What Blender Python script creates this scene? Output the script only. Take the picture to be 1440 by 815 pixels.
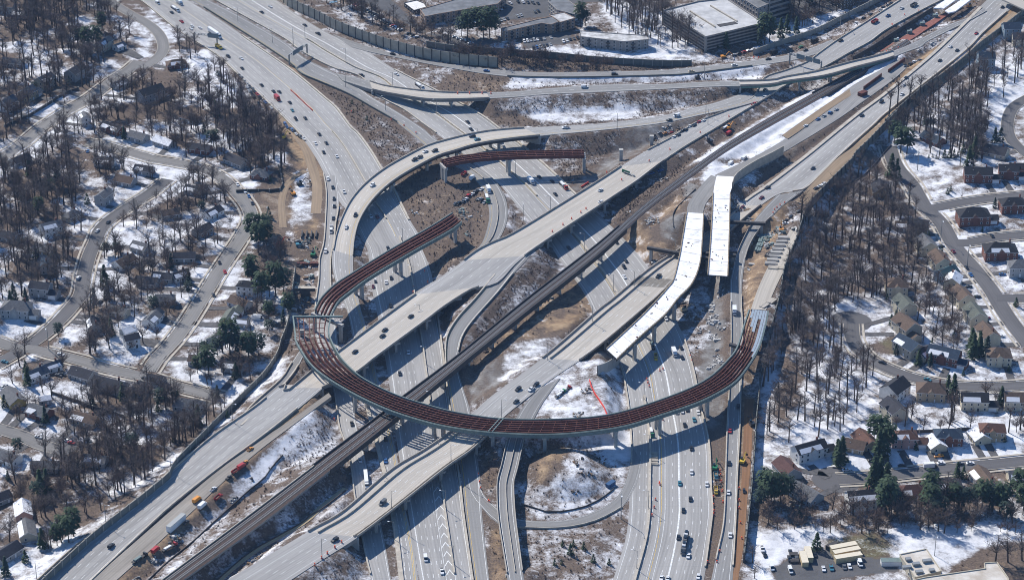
import bpy, math, random, colorsys
import numpy as np
from mathutils import Vector, Matrix
for _o in list(bpy.data.objects): bpy.data.objects.remove(_o)
SC = bpy.context.scene
COL = SC.collection
rnd = random.Random(7)
# ------------------------------------------------------------------ camera, world, sun, exposure
CAM_H, TILT, FPX = 754.0, math.radians(27.5), 3567.0
CAM_D = CAM_H/math.tan(TILT)
cam_d = bpy.data.cameras.new('camera'); cam = bpy.data.objects.new('camera', cam_d); COL.objects.link(cam)
cam.location = (0, -CAM_D, CAM_H); cam.rotation_euler = (math.pi/2-TILT, 0, 0)
cam_d.sensor_width = 36.0; cam_d.lens = FPX/1440*36; cam_d.clip_start = 10; cam_d.clip_end = 40000
SC.camera = cam
SUN_EL = math.radians(40.0)
SDX, SDY = -8.2, 10.7                      # towards the sun, on the ground
world = bpy.data.worlds.new('World'); SC.world = world; world.use_nodes = True
wn = world.node_tree; bg = wn.nodes['Background']
sky = wn.nodes.new('ShaderNodeTexSky'); sky.sky_type = 'NISHITA'; sky.sun_disc = False
sky.sun_elevation = SUN_EL; sky.sun_rotation = math.atan2(SDX, SDY); sky.air_density = 1.3; sky.dust_density = 0.2; sky.ozone_density = 4.0
_mx = wn.nodes.new('ShaderNodeMix'); _mx.data_type = 'RGBA'; _mx.blend_type = 'MULTIPLY'; _mx.inputs[0].default_value = 1; _mx.inputs[7].default_value = (.65, .92, 1.22, 1)
wn.links.new(sky.outputs[0], _mx.inputs[6]); wn.links.new(_mx.outputs[2], bg.inputs[0]); bg.inputs[1].default_value = 0.084
sun_d = bpy.data.lights.new('sun', 'SUN'); sun_d.energy = 5.0; sun_d.angle = math.radians(0.55); sun_d.color = (1.0, .955, .885)
sun = bpy.data.objects.new('sun', sun_d); COL.objects.link(sun)
_sl = Vector((SDX, SDY, math.hypot(SDX, SDY)*math.tan(SUN_EL))).normalized()
sun.rotation_euler = (-_sl).to_track_quat('-Z', 'Y').to_euler(); sun.location = _sl*3000
SC.view_settings.view_transform = 'Standard'; SC.view_settings.look = 'None'
SC.view_settings.exposure = 0.22; SC.view_settings.gamma = 1.0; SC.view_settings.use_curve_mapping = False
SC.render.engine = 'CYCLES'
SC.cycles.filter_width = 1.0; SC.cycles.max_bounces = 3; SC.cycles.diffuse_bounces = 2; SC.cycles.glossy_bounces = 1; SC.cycles.transmission_bounces = 1
SC.cycles.volume_bounces = 0; SC.cycles.transparent_max_bounces = 4
SC.cycles.use_denoising = True; SC.cycles.denoiser = 'OPENIMAGEDENOISE'; SC.cycles.denoising_prefilter = 'ACCURATE'; SC.cycles.use_adaptive_sampling = True; SC.cycles.adaptive_threshold = 0.02
# ------------------------------------------------------------------ photograph <-> place
ST, CT = math.sin(TILT), math.cos(TILT)
def P(x, y, z=0.0):
    """the point of the place at height z seen at pixel (x, y) of the 1440x815 photograph"""
    u = (x-720)/FPX; v = -(y-407.5)/FPX
    d = (u, CT+v*ST, -ST+v*CT)
    t = (z-CAM_H)/d[2]
    return np.array((d[0]*t, -CAM_D+d[1]*t, z))
def proj(p):
    dy = p[1]+CAM_D; dz = p[2]-CAM_H
    zc = dy*CT-dz*ST; yc = dy*ST+dz*CT
    return 720+FPX*p[0]/zc, 407.5-FPX*yc/zc
TILE = dict(a=(160,0),b=(400,0),c=(400,160),d=(600,160),e=(400,320),f=(600,320),g=(400,480),h=(600,480),i=(840,80),j=(840,240),
    k=(960,220),l=(840,400),m=(840,560),n=(640,635),o=(440,635),p=(840,0),q=(1060,0),r=(1200,0),s=(1200,160),t=(1200,320),
    u=(1200,480),v=(1040,635),w=(1200,635),x=(640,0),A=(0,0),B=(0,160),C=(0,320),D=(0,480),E=(0,635),G=(200,160),I=(200,320),J=(200,480))
def T(s, k=4.53):
    """reads points: '#' raw pixels, a letter = the enlarged tile the numbers were read from"""
    out = []; cur = None
    for w in s.split():
        if w == '#': cur = None
        elif w in TILE: cur = TILE[w]
        else:
            a, b = w.split(',')
            a = float(a); b = float(b)
            out.append((a, b) if cur is None else (cur[0]+a/k, cur[1]+b/k))
    return out
# ------------------------------------------------------------------ materials
MATS = {}
def mat(name, col, rough=.8, var=.12, scale=.5, metal=0.0, spec=.3, stretch=None, col2=None, bump=0):
    if name in MATS: return MATS[name]
    m = bpy.data.materials.new(name); m.use_nodes = True; n = m.node_tree; b = n.nodes['Principled BSDF']
    b.inputs['Roughness'].default_value = rough; b.inputs['Metallic'].default_value = metal
    b.inputs['Specular IOR Level'].default_value = spec
    if var <= 0: b.inputs['Base Color'].default_value = (*col, 1)
    else:
        tc = n.nodes.new('ShaderNodeTexCoord'); mp = n.nodes.new('ShaderNodeMapping'); n.links.new(tc.outputs['Object'], mp.inputs[0])
        if stretch: mp.inputs['Scale'].default_value = stretch
        no = n.nodes.new('ShaderNodeTexNoise'); no.inputs['Scale'].default_value = scale; no.inputs['Detail'].default_value = 5; no.inputs['Roughness'].default_value = .65
        n.links.new(mp.outputs[0], no.inputs['Vector'])
        r = n.nodes.new('ShaderNodeValToRGB'); r.color_ramp.elements[0].position = .35; r.color_ramp.elements[1].position = .65
        c2 = col2 or tuple(min(1, c*(1+var)) for c in col); c1 = col if col2 else tuple(c*(1-var) for c in col)
        r.color_ramp.elements[0].color = (*c1, 1); r.color_ramp.elements[1].color = (*c2, 1)
        n.links.new(no.outputs[0], r.inputs[0]); n.links.new(r.outputs[0], b.inputs['Base Color'])
    MATS[name] = m
    return m
def road_mat(name, col, streak=.16, patch=.18, tint=None):
    """worn paving: UV u = metres across, v = metres along; wheel tracks, joints, salt and stains"""
    m = bpy.data.materials.new(name); m.use_nodes = True; n = m.node_tree; L = n.links; b = n.nodes['Principled BSDF']
    b.inputs['Roughness'].default_value = .85; b.inputs['Specular IOR Level'].default_value = .2
    uv = n.nodes.new('ShaderNodeUVMap'); uv.uv_map = 'UVMap'
    def noise(sx, sy, sc, det=4, w=None):
        mp = n.nodes.new('ShaderNodeMapping'); mp.inputs['Scale'].default_value = (sx, sy, 1); L.new(uv.outputs[0], mp.inputs[0])
        no = n.nodes.new('ShaderNodeTexNoise'); no.inputs['Scale'].default_value = sc; no.inputs['Detail'].default_value = det; no.inputs['Roughness'].default_value = .6
        L.new(mp.outputs[0], no.inputs['Vector']); return no.outputs[0]
    def math_(op, a, c, clamp=False):
        q = n.nodes.new('ShaderNodeMath'); q.operation = op; q.use_clamp = clamp
        for k_, v_ in ((0, a), (1, c)):
            if isinstance(v_, (int, float)): q.inputs[k_].default_value = v_
            else: L.new(v_, q.inputs[k_])
        return q.outputs[0]
    s1 = noise(.9, .006, 1.0, 5); s2 = noise(.10, .02, 1.0, 4); s3 = noise(1, 1, .9, 3)
    s4 = noise(.02, .004, 1.0, 2)
    v = math_('MULTIPLY_ADD', s1, streak*2.6); v.node.inputs[2].default_value = 1-streak*1.3
    v2 = math_('MULTIPLY_ADD', s2, patch*2); v2.node.inputs[2].default_value = 1-patch
    v3 = math_('MULTIPLY_ADD', s3, .22); v3.node.inputs[2].default_value = .89
    v4 = math_('MULTIPLY_ADD', s4, .5); v4.node.inputs[2].default_value = .75
    # transverse joints every 4.6 m, faint
    sp = n.nodes.new('ShaderNodeSeparateXYZ'); L.new(uv.outputs[0], sp.inputs[0])
    fr = math_('FRACT', math_('MULTIPLY', sp.outputs[1], 1/15.0), 0); jt = math_('LESS_THAN', fr, .02)
    jv = math_('MULTIPLY_ADD', jt, -.10); jv.node.inputs[2].default_value = 1
    # each lane has aged a little differently; two darker wheel tracks in it
    lane = math_('FLOOR', math_('MULTIPLY', sp.outputs[0], 1/3.55), 0); cx = n.nodes.new('ShaderNodeCombineXYZ'); L.new(math_('MULTIPLY', lane, 5.37), cx.inputs[0]); L.new(math_('MULTIPLY', sp.outputs[1], .004), cx.inputs[1])
    ln = n.nodes.new('ShaderNodeTexNoise'); ln.inputs['Scale'].default_value = 1.0; ln.inputs['Detail'].default_value = 2; L.new(cx.outputs[0], ln.inputs['Vector'])
    lv = math_('MULTIPLY_ADD', ln.outputs[0], .55); lv.node.inputs[2].default_value = .73
    wt = math_('COSINE', math_('MULTIPLY', sp.outputs[0], 2*math.pi/1.775), 0); wv = math_('MULTIPLY_ADD', wt, .045); wv.node.inputs[2].default_value = 1.0
    jv = math_('MULTIPLY', jv, math_('MULTIPLY', lv, wv))
    tot = math_('MULTIPLY', math_('MULTIPLY', math_('MULTIPLY', v, v2), math_('MULTIPLY', v3, v4)), jv)
    c = n.nodes.new('ShaderNodeVectorMath'); c.operation = 'SCALE'; c.inputs[0].default_value = col; L.new(tot, c.inputs['Scale'])
    L.new(c.outputs[0], b.inputs['Base Color'])
    MATS[name] = m; return m
M_conc = road_mat('freeway_paving', (.34, .327, .312), .30, .25)
M_asph = road_mat('grey_asphalt', (.245, .238, .23), .22, .22)
M_deck = road_mat('concrete_deck', (.47, .427, .37), .26, .16)
M_street = road_mat('street_asphalt', (.125, .12, .122), .10, .3)
M_streetl = road_mat('salted_street', (.21, .20, .19), .12, .4)
M_newdeck = mat('new_deck_snow', (.50, .48, .45), .7, .10, .16, col2=(.84, .84, .86))
MATS['new_deck_snow'].node_tree.nodes['Color Ramp'].color_ramp.elements[0].position = .28; MATS['new_deck_snow'].node_tree.nodes['Color Ramp'].color_ramp.elements[1].position = .46
M_dirtrd = road_mat('dirt_track', (.29, .215, .145), .35, .5)
M_gravel = road_mat('gravel_bed', (.27, .26, .25), .2, .5)
M_paint = mat('white_road_paint', (.72, .72, .70), .6, .25, .8)
M_ypaint = mat('yellow_road_paint', (.62, .42, .10), .6, .25, .8)
M_barrier = mat('barrier_concrete', (.46, .41, .34), .8, .18, .3)
M_parapet = mat('parapet_concrete', (.40, .36, .31), .8, .15, .3)
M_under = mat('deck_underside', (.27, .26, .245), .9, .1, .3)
M_pier = mat('pier_concrete', (.42, .40, .37), .85, .12, .4)
M_rust = mat('weathering_steel', (.12, .036, .025), .75, .25, .5)
M_steelg = mat('painted_girder', (.16, .21, .20), .6, .12, .4)
M_green = mat('green_girder', (.13, .22, .19), .6, .12, .4)
M_rail = mat('rail_steel', (.42, .40, .39), .45, .1, 1, metal=.5)
M_ballast = mat('ballast', (.072, .050, .043), .95, .3, .7)
M_dark = mat('dark_steel', (.06, .055, .055), .7, .2, .5)
M_black = mat('black_rubber', (.02, .02, .02), .8, 0)
M_glass = mat('dark_glass', (.02, .03, .04), .12, 0, spec=.6)
M_white = mat('white_paint', (.8, .8, .8), .4, .04)
M_pole = mat('galvanised_pole', (.30, .31, .31), .5, 0, metal=.4)
M_orange = mat('barrel_orange', (.85, .11, .03), .6, 0)
M_wallg = mat('noise_wall_panel', (.17, .175, .16), .9, .15, .2)
M_wallb = mat('noise_wall_beige', (.42, .37, .29), .9, .15, .2)
M_wallcap = mat('noise_wall_cap', (.33, .31, .27), .9, .1, .2)
# ------------------------------------------------------------------ objects
def tag(o, label=None, cat=None, group=None, kind=None):
    if label: o['label'] = label
    if cat: o['category'] = cat
    if group: o['group'] = group
    if kind: o['kind'] = kind
    return o
class MB:
    """collects faces for ONE mesh object"""
    def __init__(s): s.v = []; s.f = []; s.m = []; s.uv = {}; s.mats = []
    def mi(s, m):
        if m not in s.mats: s.mats.append(m)
        return s.mats.index(m)
    def face(s, pts, m, uv=None):
        i = len(s.v); s.v.extend([tuple(p) for p in pts]); s.f.append(tuple(range(i, i+len(pts)))); s.m.append(s.mi(m))
        if uv: s.uv[len(s.f)-1] = uv
    def box(s, c, d, m, rz=0, top=None, skip_bottom=False):
        """c = centre of the base, d = full size, rz about z; top = scale of the top face"""
        hx, hy, h = d[0]/2, d[1]/2, d[2]; t = top or (1, 1)
        ca, sa = math.cos(rz), math.sin(rz)
        i = len(s.v)
        for zz, k in ((0, (1, 1)), (h, t)):
            for a, b in ((-1,-1),(1,-1),(1,1),(-1,1)):
                x, y = a*hx*k[0], b*hy*k[1]
                s.v.append((c[0]+x*ca-y*sa, c[1]+x*sa+y*ca, c[2]+zz))
        F = [(4,5,6,7),(0,1,5,4),(1,2,6,5),(2,3,7,6),(3,0,4,7)]
        if not skip_bottom: F.append((3,2,1,0))
        k = s.mi(m)
        for q in F: s.f.append(tuple(i+a for a in q)); s.m.append(k)
    def prism(s, poly, z0, z1, m, mtop=None):
        n = len(poly); i = len(s.v)
        ar = sum(poly[k][0]*poly[(k+1) % n][1]-poly[(k+1) % n][0]*poly[k][1] for k in range(n))
        if ar < 0: poly = poly[::-1]
        for z in (z0, z1):
            for q in poly: s.v.append((q[0], q[1], z))
        a = s.mi(m); b = s.mi(mtop or m)
        s.f.append(tuple(range(i+n, i+2*n))); s.m.append(b)
        s.f.append(tuple(range(i+n-1, i-1, -1))); s.m.append(a)
        for k in range(n):
            l = (k+1) % n; s.f.append((i+k, i+l, i+n+l, i+n+k)); s.m.append(a)
    def tube(s, a, b, r0, r1, m, n=5, cap=True):
        a = Vector(a); b = Vector(b); d = b-a
        if d.length < 1e-6: return
        d.normalize(); u = d.orthogonal().normalized(); w = d.cross(u); i = len(s.v)
        for p_, r_ in ((a, r0), (b, r1)):
            for k in range(n):
                t_ = 2*math.pi*k/n; q = p_+(u*math.cos(t_)+w*math.sin(t_))*r_; s.v.append(tuple(q))
        k_ = s.mi(m)
        for k in range(n):
            l = (k+1) % n; s.f.append((i+k, i+l, i+n+l, i+n+k)); s.m.append(k_)
        if cap: s.f.append(tuple(range(i+n, i+2*n))); s.m.append(k_); s.f.append(tuple(range(i+n-1, i-1, -1))); s.m.append(k_)
    def mesh(s, name):
        me = bpy.data.meshes.new(name); me.from_pydata(s.v, [], s.f)
        for m in s.mats: me.materials.append(m)
        me.polygons.foreach_set('material_index', s.m)
        if s.uv:
            ul = me.uv_layers.new(name='UVMap')
            for k, uv in s.uv.items():
                p_ = me.polygons[k]
                for j_, li in enumerate(p_.loop_indices): ul.data[li].uv = uv[j_]
        me.update(); return me
    def build(s, name, parent=None):
        o = bpy.data.objects.new(name, s.mesh(name)); COL.objects.link(o)
        if parent: o.parent = parent
        return o
def empty(name, loc=(0,0,0), rz=0):
    o = bpy.data.objects.new(name, None); COL.objects.link(o); o.location = loc; o.rotation_euler = (0, 0, rz); o.empty_display_size = 1; return o
def link(name, me, parent=None, loc=None, rz=0):
    o = bpy.data.objects.new(name, me); COL.objects.link(o)
    if parent: o.parent = parent
    if loc is not None: o.location = loc
    if rz: o.rotation_euler = (0, 0, rz)
    return o
# ------------------------------------------------------------------ ribbons (roads and bridges)
def resample(pts, n):
    pts = np.array(pts, float)
    if len(pts) > 2:                                   # Catmull-Rom, dense
        q = np.vstack([2*pts[0]-pts[1], pts, 2*pts[-1]-pts[-2]]); o = []
        for i in range(1, len(q)-2):
            p0, p1, p2, p3 = q[i-1], q[i], q[i+1], q[i+2]
            for t in np.linspace(0, 1, 12, endpoint=False):
                o.append(.5*((2*p1)+(p2-p0)*t+(2*p0-5*p1+4*p2-p3)*t*t+(3*p1-p0-3*p2+p3)*t**3))
        o.append(pts[-1]); pts = np.array(o)
    d = np.r_[0, np.cumsum(np.linalg.norm(np.diff(pts, axis=0), axis=1))]
    s = np.linspace(0, d[-1], n)
    return np.column_stack([np.interp(s, d, pts[:, k]) for k in range(pts.shape[1])])
class Ribbon:
    def __init__(s, name, L, R, z=0.12, step=7.0, road=''):
        s.name = name; s.road = road or name
        L = T(L) if isinstance(L, str) else L; R = T(R) if isinstance(R, str) else R
        zf = (lambda t: z) if isinstance(z, (int, float)) else (lambda t: float(np.interp(t, [a for a, _ in z], [b for _, b in z])))
        def lift(px):
            px = np.array(px, float); d = np.r_[0, np.cumsum(np.linalg.norm(np.diff(px, axis=0), axis=1))]; d /= d[-1]
            return [P(q[0], q[1], zf(t)) for q, t in zip(px, d)]
        WL = lift(L)
        pl = np.array(L, float); dl = np.r_[0, np.cumsum(np.linalg.norm(np.diff(pl, axis=0), axis=1))]; dl /= dl[-1]
        def nearest_t(q):                     # the other edge takes the height of the nearest point of the first
            best = (1e9, 0)
            for i_ in range(len(pl)-1):
                a_, b_ = pl[i_], pl[i_+1]; u_ = np.clip(np.dot(q-a_, b_-a_)/max(np.dot(b_-a_, b_-a_), 1e-6), 0, 1); e_ = np.linalg.norm(q-a_-(b_-a_)*u_)
                if e_ < best[0]: best = (e_, dl[i_]+(dl[i_+1]-dl[i_])*u_)
            return best[1]
        WR = [P(q[0], q[1], zf(nearest_t(np.array(q, float)))) for q in R]
        length = max(sum(np.linalg.norm(WL[i+1]-WL[i]) for i in range(len(WL)-1)), 1)
        s.n = max(3, int(length/step)+1)
        s.L = resample(WL, s.n); s.R = resample(WR, s.n)
        zz = .5*(s.L[:, 2]+s.R[:, 2]); s.L[:, 2] = zz; s.R[:, 2] = zz
        s.C = .5*(s.L+s.R); s.len = np.r_[0, np.cumsum(np.linalg.norm(np.diff(s.C, axis=0), axis=1))]
        s.W = np.linalg.norm(s.R-s.L, axis=1)
        s.px = np.array([proj(c) for c in s.C])
    def at(s, x, y):
        """nearest station index to a pixel"""
        return int(np.argmin((s.px[:, 0]-x)**2+(s.px[:, 1]-y)**2))
    def pt(s, i, f, dz=0.0): q = s.L[i]*(1-f)+s.R[i]*f; return (q[0], q[1], q[2]+dz)
    def fr(s, t, f, dz=0.0):
        """point at distance t along, fraction f across"""
        a = [np.interp(t, s.len, s.L[:, k]) for k in range(3)]; b = [np.interp(t, s.len, s.R[:, k]) for k in range(3)]
        return (a[0]*(1-f)+b[0]*f, a[1]*(1-f)+b[1]*f, a[2]+dz)
    def dirat(s, i):
        j = min(i+1, s.n-1); k = max(i-1, 0); d = s.C[j]-s.C[k]; return math.atan2(d[1], d[0])
    def surface(s, mb, m, thick=.35, f0=0, f1=1, i0=0, i1=None, side=None, dz=0):
        i1 = s.n-1 if i1 is None else i1; side = side or M_under
        cols = 4 if f1-f0 > .5 else 1
        for i in range(i0, i1):
            for c in range(cols):
                a, b = f0+(f1-f0)*c/cols, f0+(f1-f0)*(c+1)/cols
                mb.face([s.pt(i, a, dz), s.pt(i+1, a, dz), s.pt(i+1, b, dz), s.pt(i, b, dz)][::-1], m,
                    [(a*s.W[i], s.len[i]), (a*s.W[i+1], s.len[i+1]), (b*s.W[i+1], s.len[i+1]), (b*s.W[i], s.len[i])][::-1])
            if thick:
                mb.face([s.pt(i, f0, dz), s.pt(i+1, f0, dz), s.pt(i+1, f0, dz-thick), s.pt(i, f0, dz-thick)], side)
                mb.face([s.pt(i, f1, dz), s.pt(i+1, f1, dz), s.pt(i+1, f1, dz-thick), s.pt(i, f1, dz-thick)][::-1], side)
                mb.face([s.pt(i, f0, dz-thick), s.pt(i+1, f0, dz-thick), s.pt(i+1, f1, dz-thick), s.pt(i, f1, dz-thick)], side)
        if thick:
            for i, fl in ((i0, 1), (i1, 0)):
                q = [s.pt(i, f0, dz), s.pt(i, f1, dz), s.pt(i, f1, dz-thick), s.pt(i, f0, dz-thick)]
                mb.face(q if fl else q[::-1], side)
    def wall(s, mb, m, f=None, off=0, w=.5, h=1.0, i0=0, i1=None, base=0.0, cap=None):
        """a kerb/barrier/parapet running at fraction f, offset metres inward"""
        i1 = s.n-1 if i1 is None else i1
        def q(i, o, dz):
            ff = f+(off+o)/max(s.W[i], .1)*(1 if f < .5 else -1); return s.pt(i, ff, dz)
        sec = [(0, base), (0, h), (w, h), (w, base)]
        for i in range(i0, i1):
            for k in range(3):
                a, b = sec[k], sec[k+1]
                pts = [q(i, *a), q(i, *b), q(i+1, *b), q(i+1, *a)]
                mb.face(pts if f < .5 else pts[::-1], cap if (cap and k == 1) else m)
        for i in (i0, i1):
            mb.face([q(i, *c) for c in sec], m)
    def line(s, mb, m, f, w=.22, dash=0, gap=0, t0=0, t1=None, dz=.035):
        """painted line: f fraction, or a function of t"""
        t1 = s.len[-1] if t1 is None else t1
        ff = f if callable(f) else (lambda t: f)
        t = t0
        st = dash if dash else 8.0
        while t < t1-.5:
            e = min(t+st, t1)
            Wt = np.interp(t, s.len, s.W); hw = w/2/Wt; We = np.interp(e, s.len, s.W); hv = w/2/We
            mb.face([s.fr(t, ff(t)-hw, dz), s.fr(e, ff(e)-hv, dz), s.fr(e, ff(e)+hv, dz), s.fr(t, ff(t)+hw, dz)][::-1], m)
            t = e+gap
ROADS = {}
# ------------------------------------------------------------------ road traces: (edge, other edge, height profile along)
def R_(key, L, R, z=.12, step=7.0, road=''): ROADS[key] = Ribbon(key, L, R, z, step, road); return ROADS[key]
# the wide freeway coming in at the top left; ends in lanes under the overpasses
R_('west', 'a 0,-40 160,0 400,190 650,350 780,470 880,560 1087,760 c 110,150 200,280 250,375 300,470 350,560 # 492,300 501,320 508,335 517,352 522,400 532,448 546,530 555,600 561,640 569,690 581,763 590,815 600,870',
   'a 420,-40 470,0 700,140 870,260 1087,410 b 130,510 260,620 340,690 430,810 c 480,130 560,240 620,340 # 554.5,264 565,286 577,310 589,330 592,346 607,386 621,475 629,540 634,577 648,679 653,723 666,815 674,870', .12, road='wide freeway from the top left')
R_('ramp_west', 'c 245,380 262,480 262,600 248,815 e 220,200 215,330 195,480 # 442,452 446,480 458,515 469,550 476,599 485,625 # 493,657 498,699 510,765 516,792 522,815 532,860',
   'c 330,395 345,540 345,620 330,700 # 470.6,340 466,364 466,402 468,426 472,455 476,485 484,515 493,550 502,600 510,630 513,642 519,670 528,700 541,763 550,815 560,860', .16, road='ramp beside the building site')
# curved flyover: from the upper right, round and down beside the ramp
R_('curved_flyover', 'i 950,222 750,290 600,325 400,375 0,425 d 700,85 450,103 300,125 150,160 # 600,205 568,221 541,237 515,257 495,279 481.7,303.5 473,328 469.5,345 467,364 469.5,384 476,405 486,430 493,457 500,500 504,530 513,570 521,600 533,648 539,670 547,710 555,763 561,815 568,860',
   'i 1050,275 850,330 640,375 400,425 0,470 d 730,140 500,165 320,195 170,240 # 616,219.6 587.6,234 559,250.5 537,268 519,288 506,310 500,330 497,353 497,386 501.5,408 508,437 514,457 524,500 531,530 541,565 549,600 558,640 561,660 569,710 581,763 588,815 596,860',
   [(0,5.5),(.12,8.5),(.22,10.5),(.42,11),(.50,8.5),(.56,5),(.62,1.5),(.66,.2),(1,.2)], road='curved flyover')
# the long diagonal overpass, bottom left to top right
R_('long_overpass', 'E 160,900 240,815 480,600 700,440 J 200,810 450,600 700,425 900,270 # 400,552 440,520 474,495.5 532,452 592,408 640,375 666,355 690,342 728,324.5 840,255 i 250,630 470,510 640,410 790,355 920,300 1000,250 q 60,500 200,450 330,400 420,335 # 1175,58 1214.6,33 1266,0 1300,-20',
   'E 520,880 590,815 860,560 1087,350 J 480,815 800,580 1087,350 # 456,544 499,525 532,500 600,450 626.5,430 666,406 699,397 728,368 768,339 840,292 869,273 895,256 928,231 963.6,207 1003,184 1039,162 1080,137 1112,117 q 450,430 600,345 740,270 850,190 1087,60 # 1326,0 1362,-20',
   [(0,6),(.18,8),(.28,9),(.62,9),(.72,7.5),(.8,5),(1,4)], road='long diagonal overpass')
# second overpass
R_('second_overpass', 'r 880,-20 840,10 740,110 490,350 200,590 0,740 k 770,0 520,190 # 1050,279 1020,304 990,325 955,350 913,377 862,420 840,437 780,489 735,524 690.5,557 660,584 629,610 592,635 o 490,120 190,380 0,490 # 400,767 350,797 285,836 240,862',
   'r 1060,10 1010,50 830,210 700,340 240,700 130,800 k 1000,0 870,130 770,215 # 1095,273 1057,299 1033,320 995,355 935,408 915,426 840,489 788,524 759,545 706,588 688,610 661,635 629,657 o 500,380 270,550 0,720 # 400,820 345,856 320,872',
   [(0,3),(.2,4),(.36,6.5),(.44,9),(.80,9),(1,6.5)], road='second overpass')
# freeway from the top, under the girders, to the bottom right (both carriageways)
R_('centre_freeway', '# 270,-20 301,0 337,20 400,55 424,73 466,95 506,108 524,130 541,141 568,155 594,174 630,200 665,228 690,250 704,261 722,283 746,312 771,340 785,362 804,386.5 822,413 832,434 850,473 873,519 880,552 883,573 887,625 # 886,670 884,723 879,760 862,815 850,860',
   '# 350,-20 385,-2 420,22 460,46 515,72 554.5,97 616,128 675,160 704,181 730,200 759,224 788,250.5 807.5,270 830,290 875,333 911,375 932,412 950,449 964,479 977,524 986,572 994.5,604 999,633 1001,684 1003,714 1002,730 995,783 990,815 985,860', .12, road='freeway under the girders')
R_('side_ramp', 'a 440,-30 490,0 700,130 1087,380 b 100,470 200,515 400,600 560,690 700,770 760,815 # 592,200 606,212 620,222 640,233 660,245 676,262 684,278 687,290 688,306 682,330 675,344 653,364 622,388',
   'a 560,-30 600,0 800,100 1087,265 b 130,370 330,470 460,545 560,620 700,700 880,815 # 610,194 633,208 655,225 683,242 697,255 706,268 712,283 714,297 712.6,312 706,330 697,343 685,352 655,372', [(0,.14),(.72,.14),(.86,3.5),(1,8.9)], road='frontage ramp')
R_('wall_ramp', 'b 300,215 480,280 650,330 800,370 1087,415 # 735,101 800,102 840,101 928,99 994.5,93 q 0,385 220,350 380,300 500,250',
   'b 430,300 520,325 # 554,80 620,93 700,106 770,109 840,108.7 928,106.5 972.5,104 q 0,420 240,385 380,350 520,300', [(0,.16),(.3,1.5),(.8,4),(1,4.4)], road='ramp under the noise wall')
R_('north_flyover', 'b 330,470 480,500 620,545 760,565 900,580 1087,590 # 717,129 764.8,124.7 832,120 880,118 928,118.6 994,115 1080,113 q 200,490 400,455 600,400 760,362 900,320 1000,280 1087,235 r 440,240 600,160 740,108 830,50',
   'b 370,510 540,565 700,600 900,632 1087,635 # 717,137 772,132.5 832,130 928,125.5 1000,122 1080,119.5 q 200,520 450,485 650,430 850,377 960,335 1087,290 r 450,275 600,200 740,130 850,70', [(0,.5),(.06,4),(.12,8),(.30,8),(.5,9.5),(.62,11.5),(.75,10),(.9,4),(1,3.6)], road='north flyover')
R_('east_ramp', 'k 600,245 520,330 440,430 380,540 340,640 310,760 # 1026.5,400 1027.6,466 1026,520 1024,560 1022,593 1020,648 1017,730 1008,776 1000,815 990,860',
   'k 770,215 640,310 580,370 510,440 440,540 400,650 380,790 # 1043,425 1045,466 1043,530 1042,578 1040,626 1037.6,670 1035,740 1030,815 1024,860', [(0,7),(.25,6),(.45,2.5),(.55,.2),(1,.2)], road='east ramp')
R_('loop_off_ramp', '# 731,334 721,344 700,365 f 440,285 400,340 300,460 200,570 140,660 120,720 115,815 # 627,520 633,560 640,600 645,640 650,679 655,723 668,815 676,860',
   '# 765,340 750,353 738,368 721,386 699,413 666,450 651,472 645,495 644,517 652,548 660,573 667,615 672,650 676,680 678,723 688,815 696,860', [(0,8.9),(.2,7.5),(.5,2.5),(.62,.2),(1,.2)], road='curving off-ramp')
R_('south_exit', '# 759,545 735,572 716,610 704,657 698.5,679 699.6,723 706,767 714,815 722,860',
   '# 788,531 763,566 750,590 739,612 728,660 723,679 725,723 730.5,767 737,815 744,860', [(0,8.9),(.3,7.8),(1,6.5)], road='narrow exit bridge')
R_('south_loop', '# 673,664 677,688 687,703 700,714 720,726 741.5,731 772,732 805,729 834,719 858.5,706 872,692 880,675 886,650 888,625',
   '# 656,672 662,695 680,716 695,732 720,741 741,742 772,743 808,740 838.7,732 861,721 876,712 890,690 896,678 903,650', .17, road='loop road under the exit bridge')
R_('merge_left', 'J 1000,60 940,150 880,240 700,400 600,525 # 322,606', 'J 1030,85 970,200 850,340 690,490 620,560 # 342,606', [(0,6),(1,8.1)], road='merging ramp by the noise wall')
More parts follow.
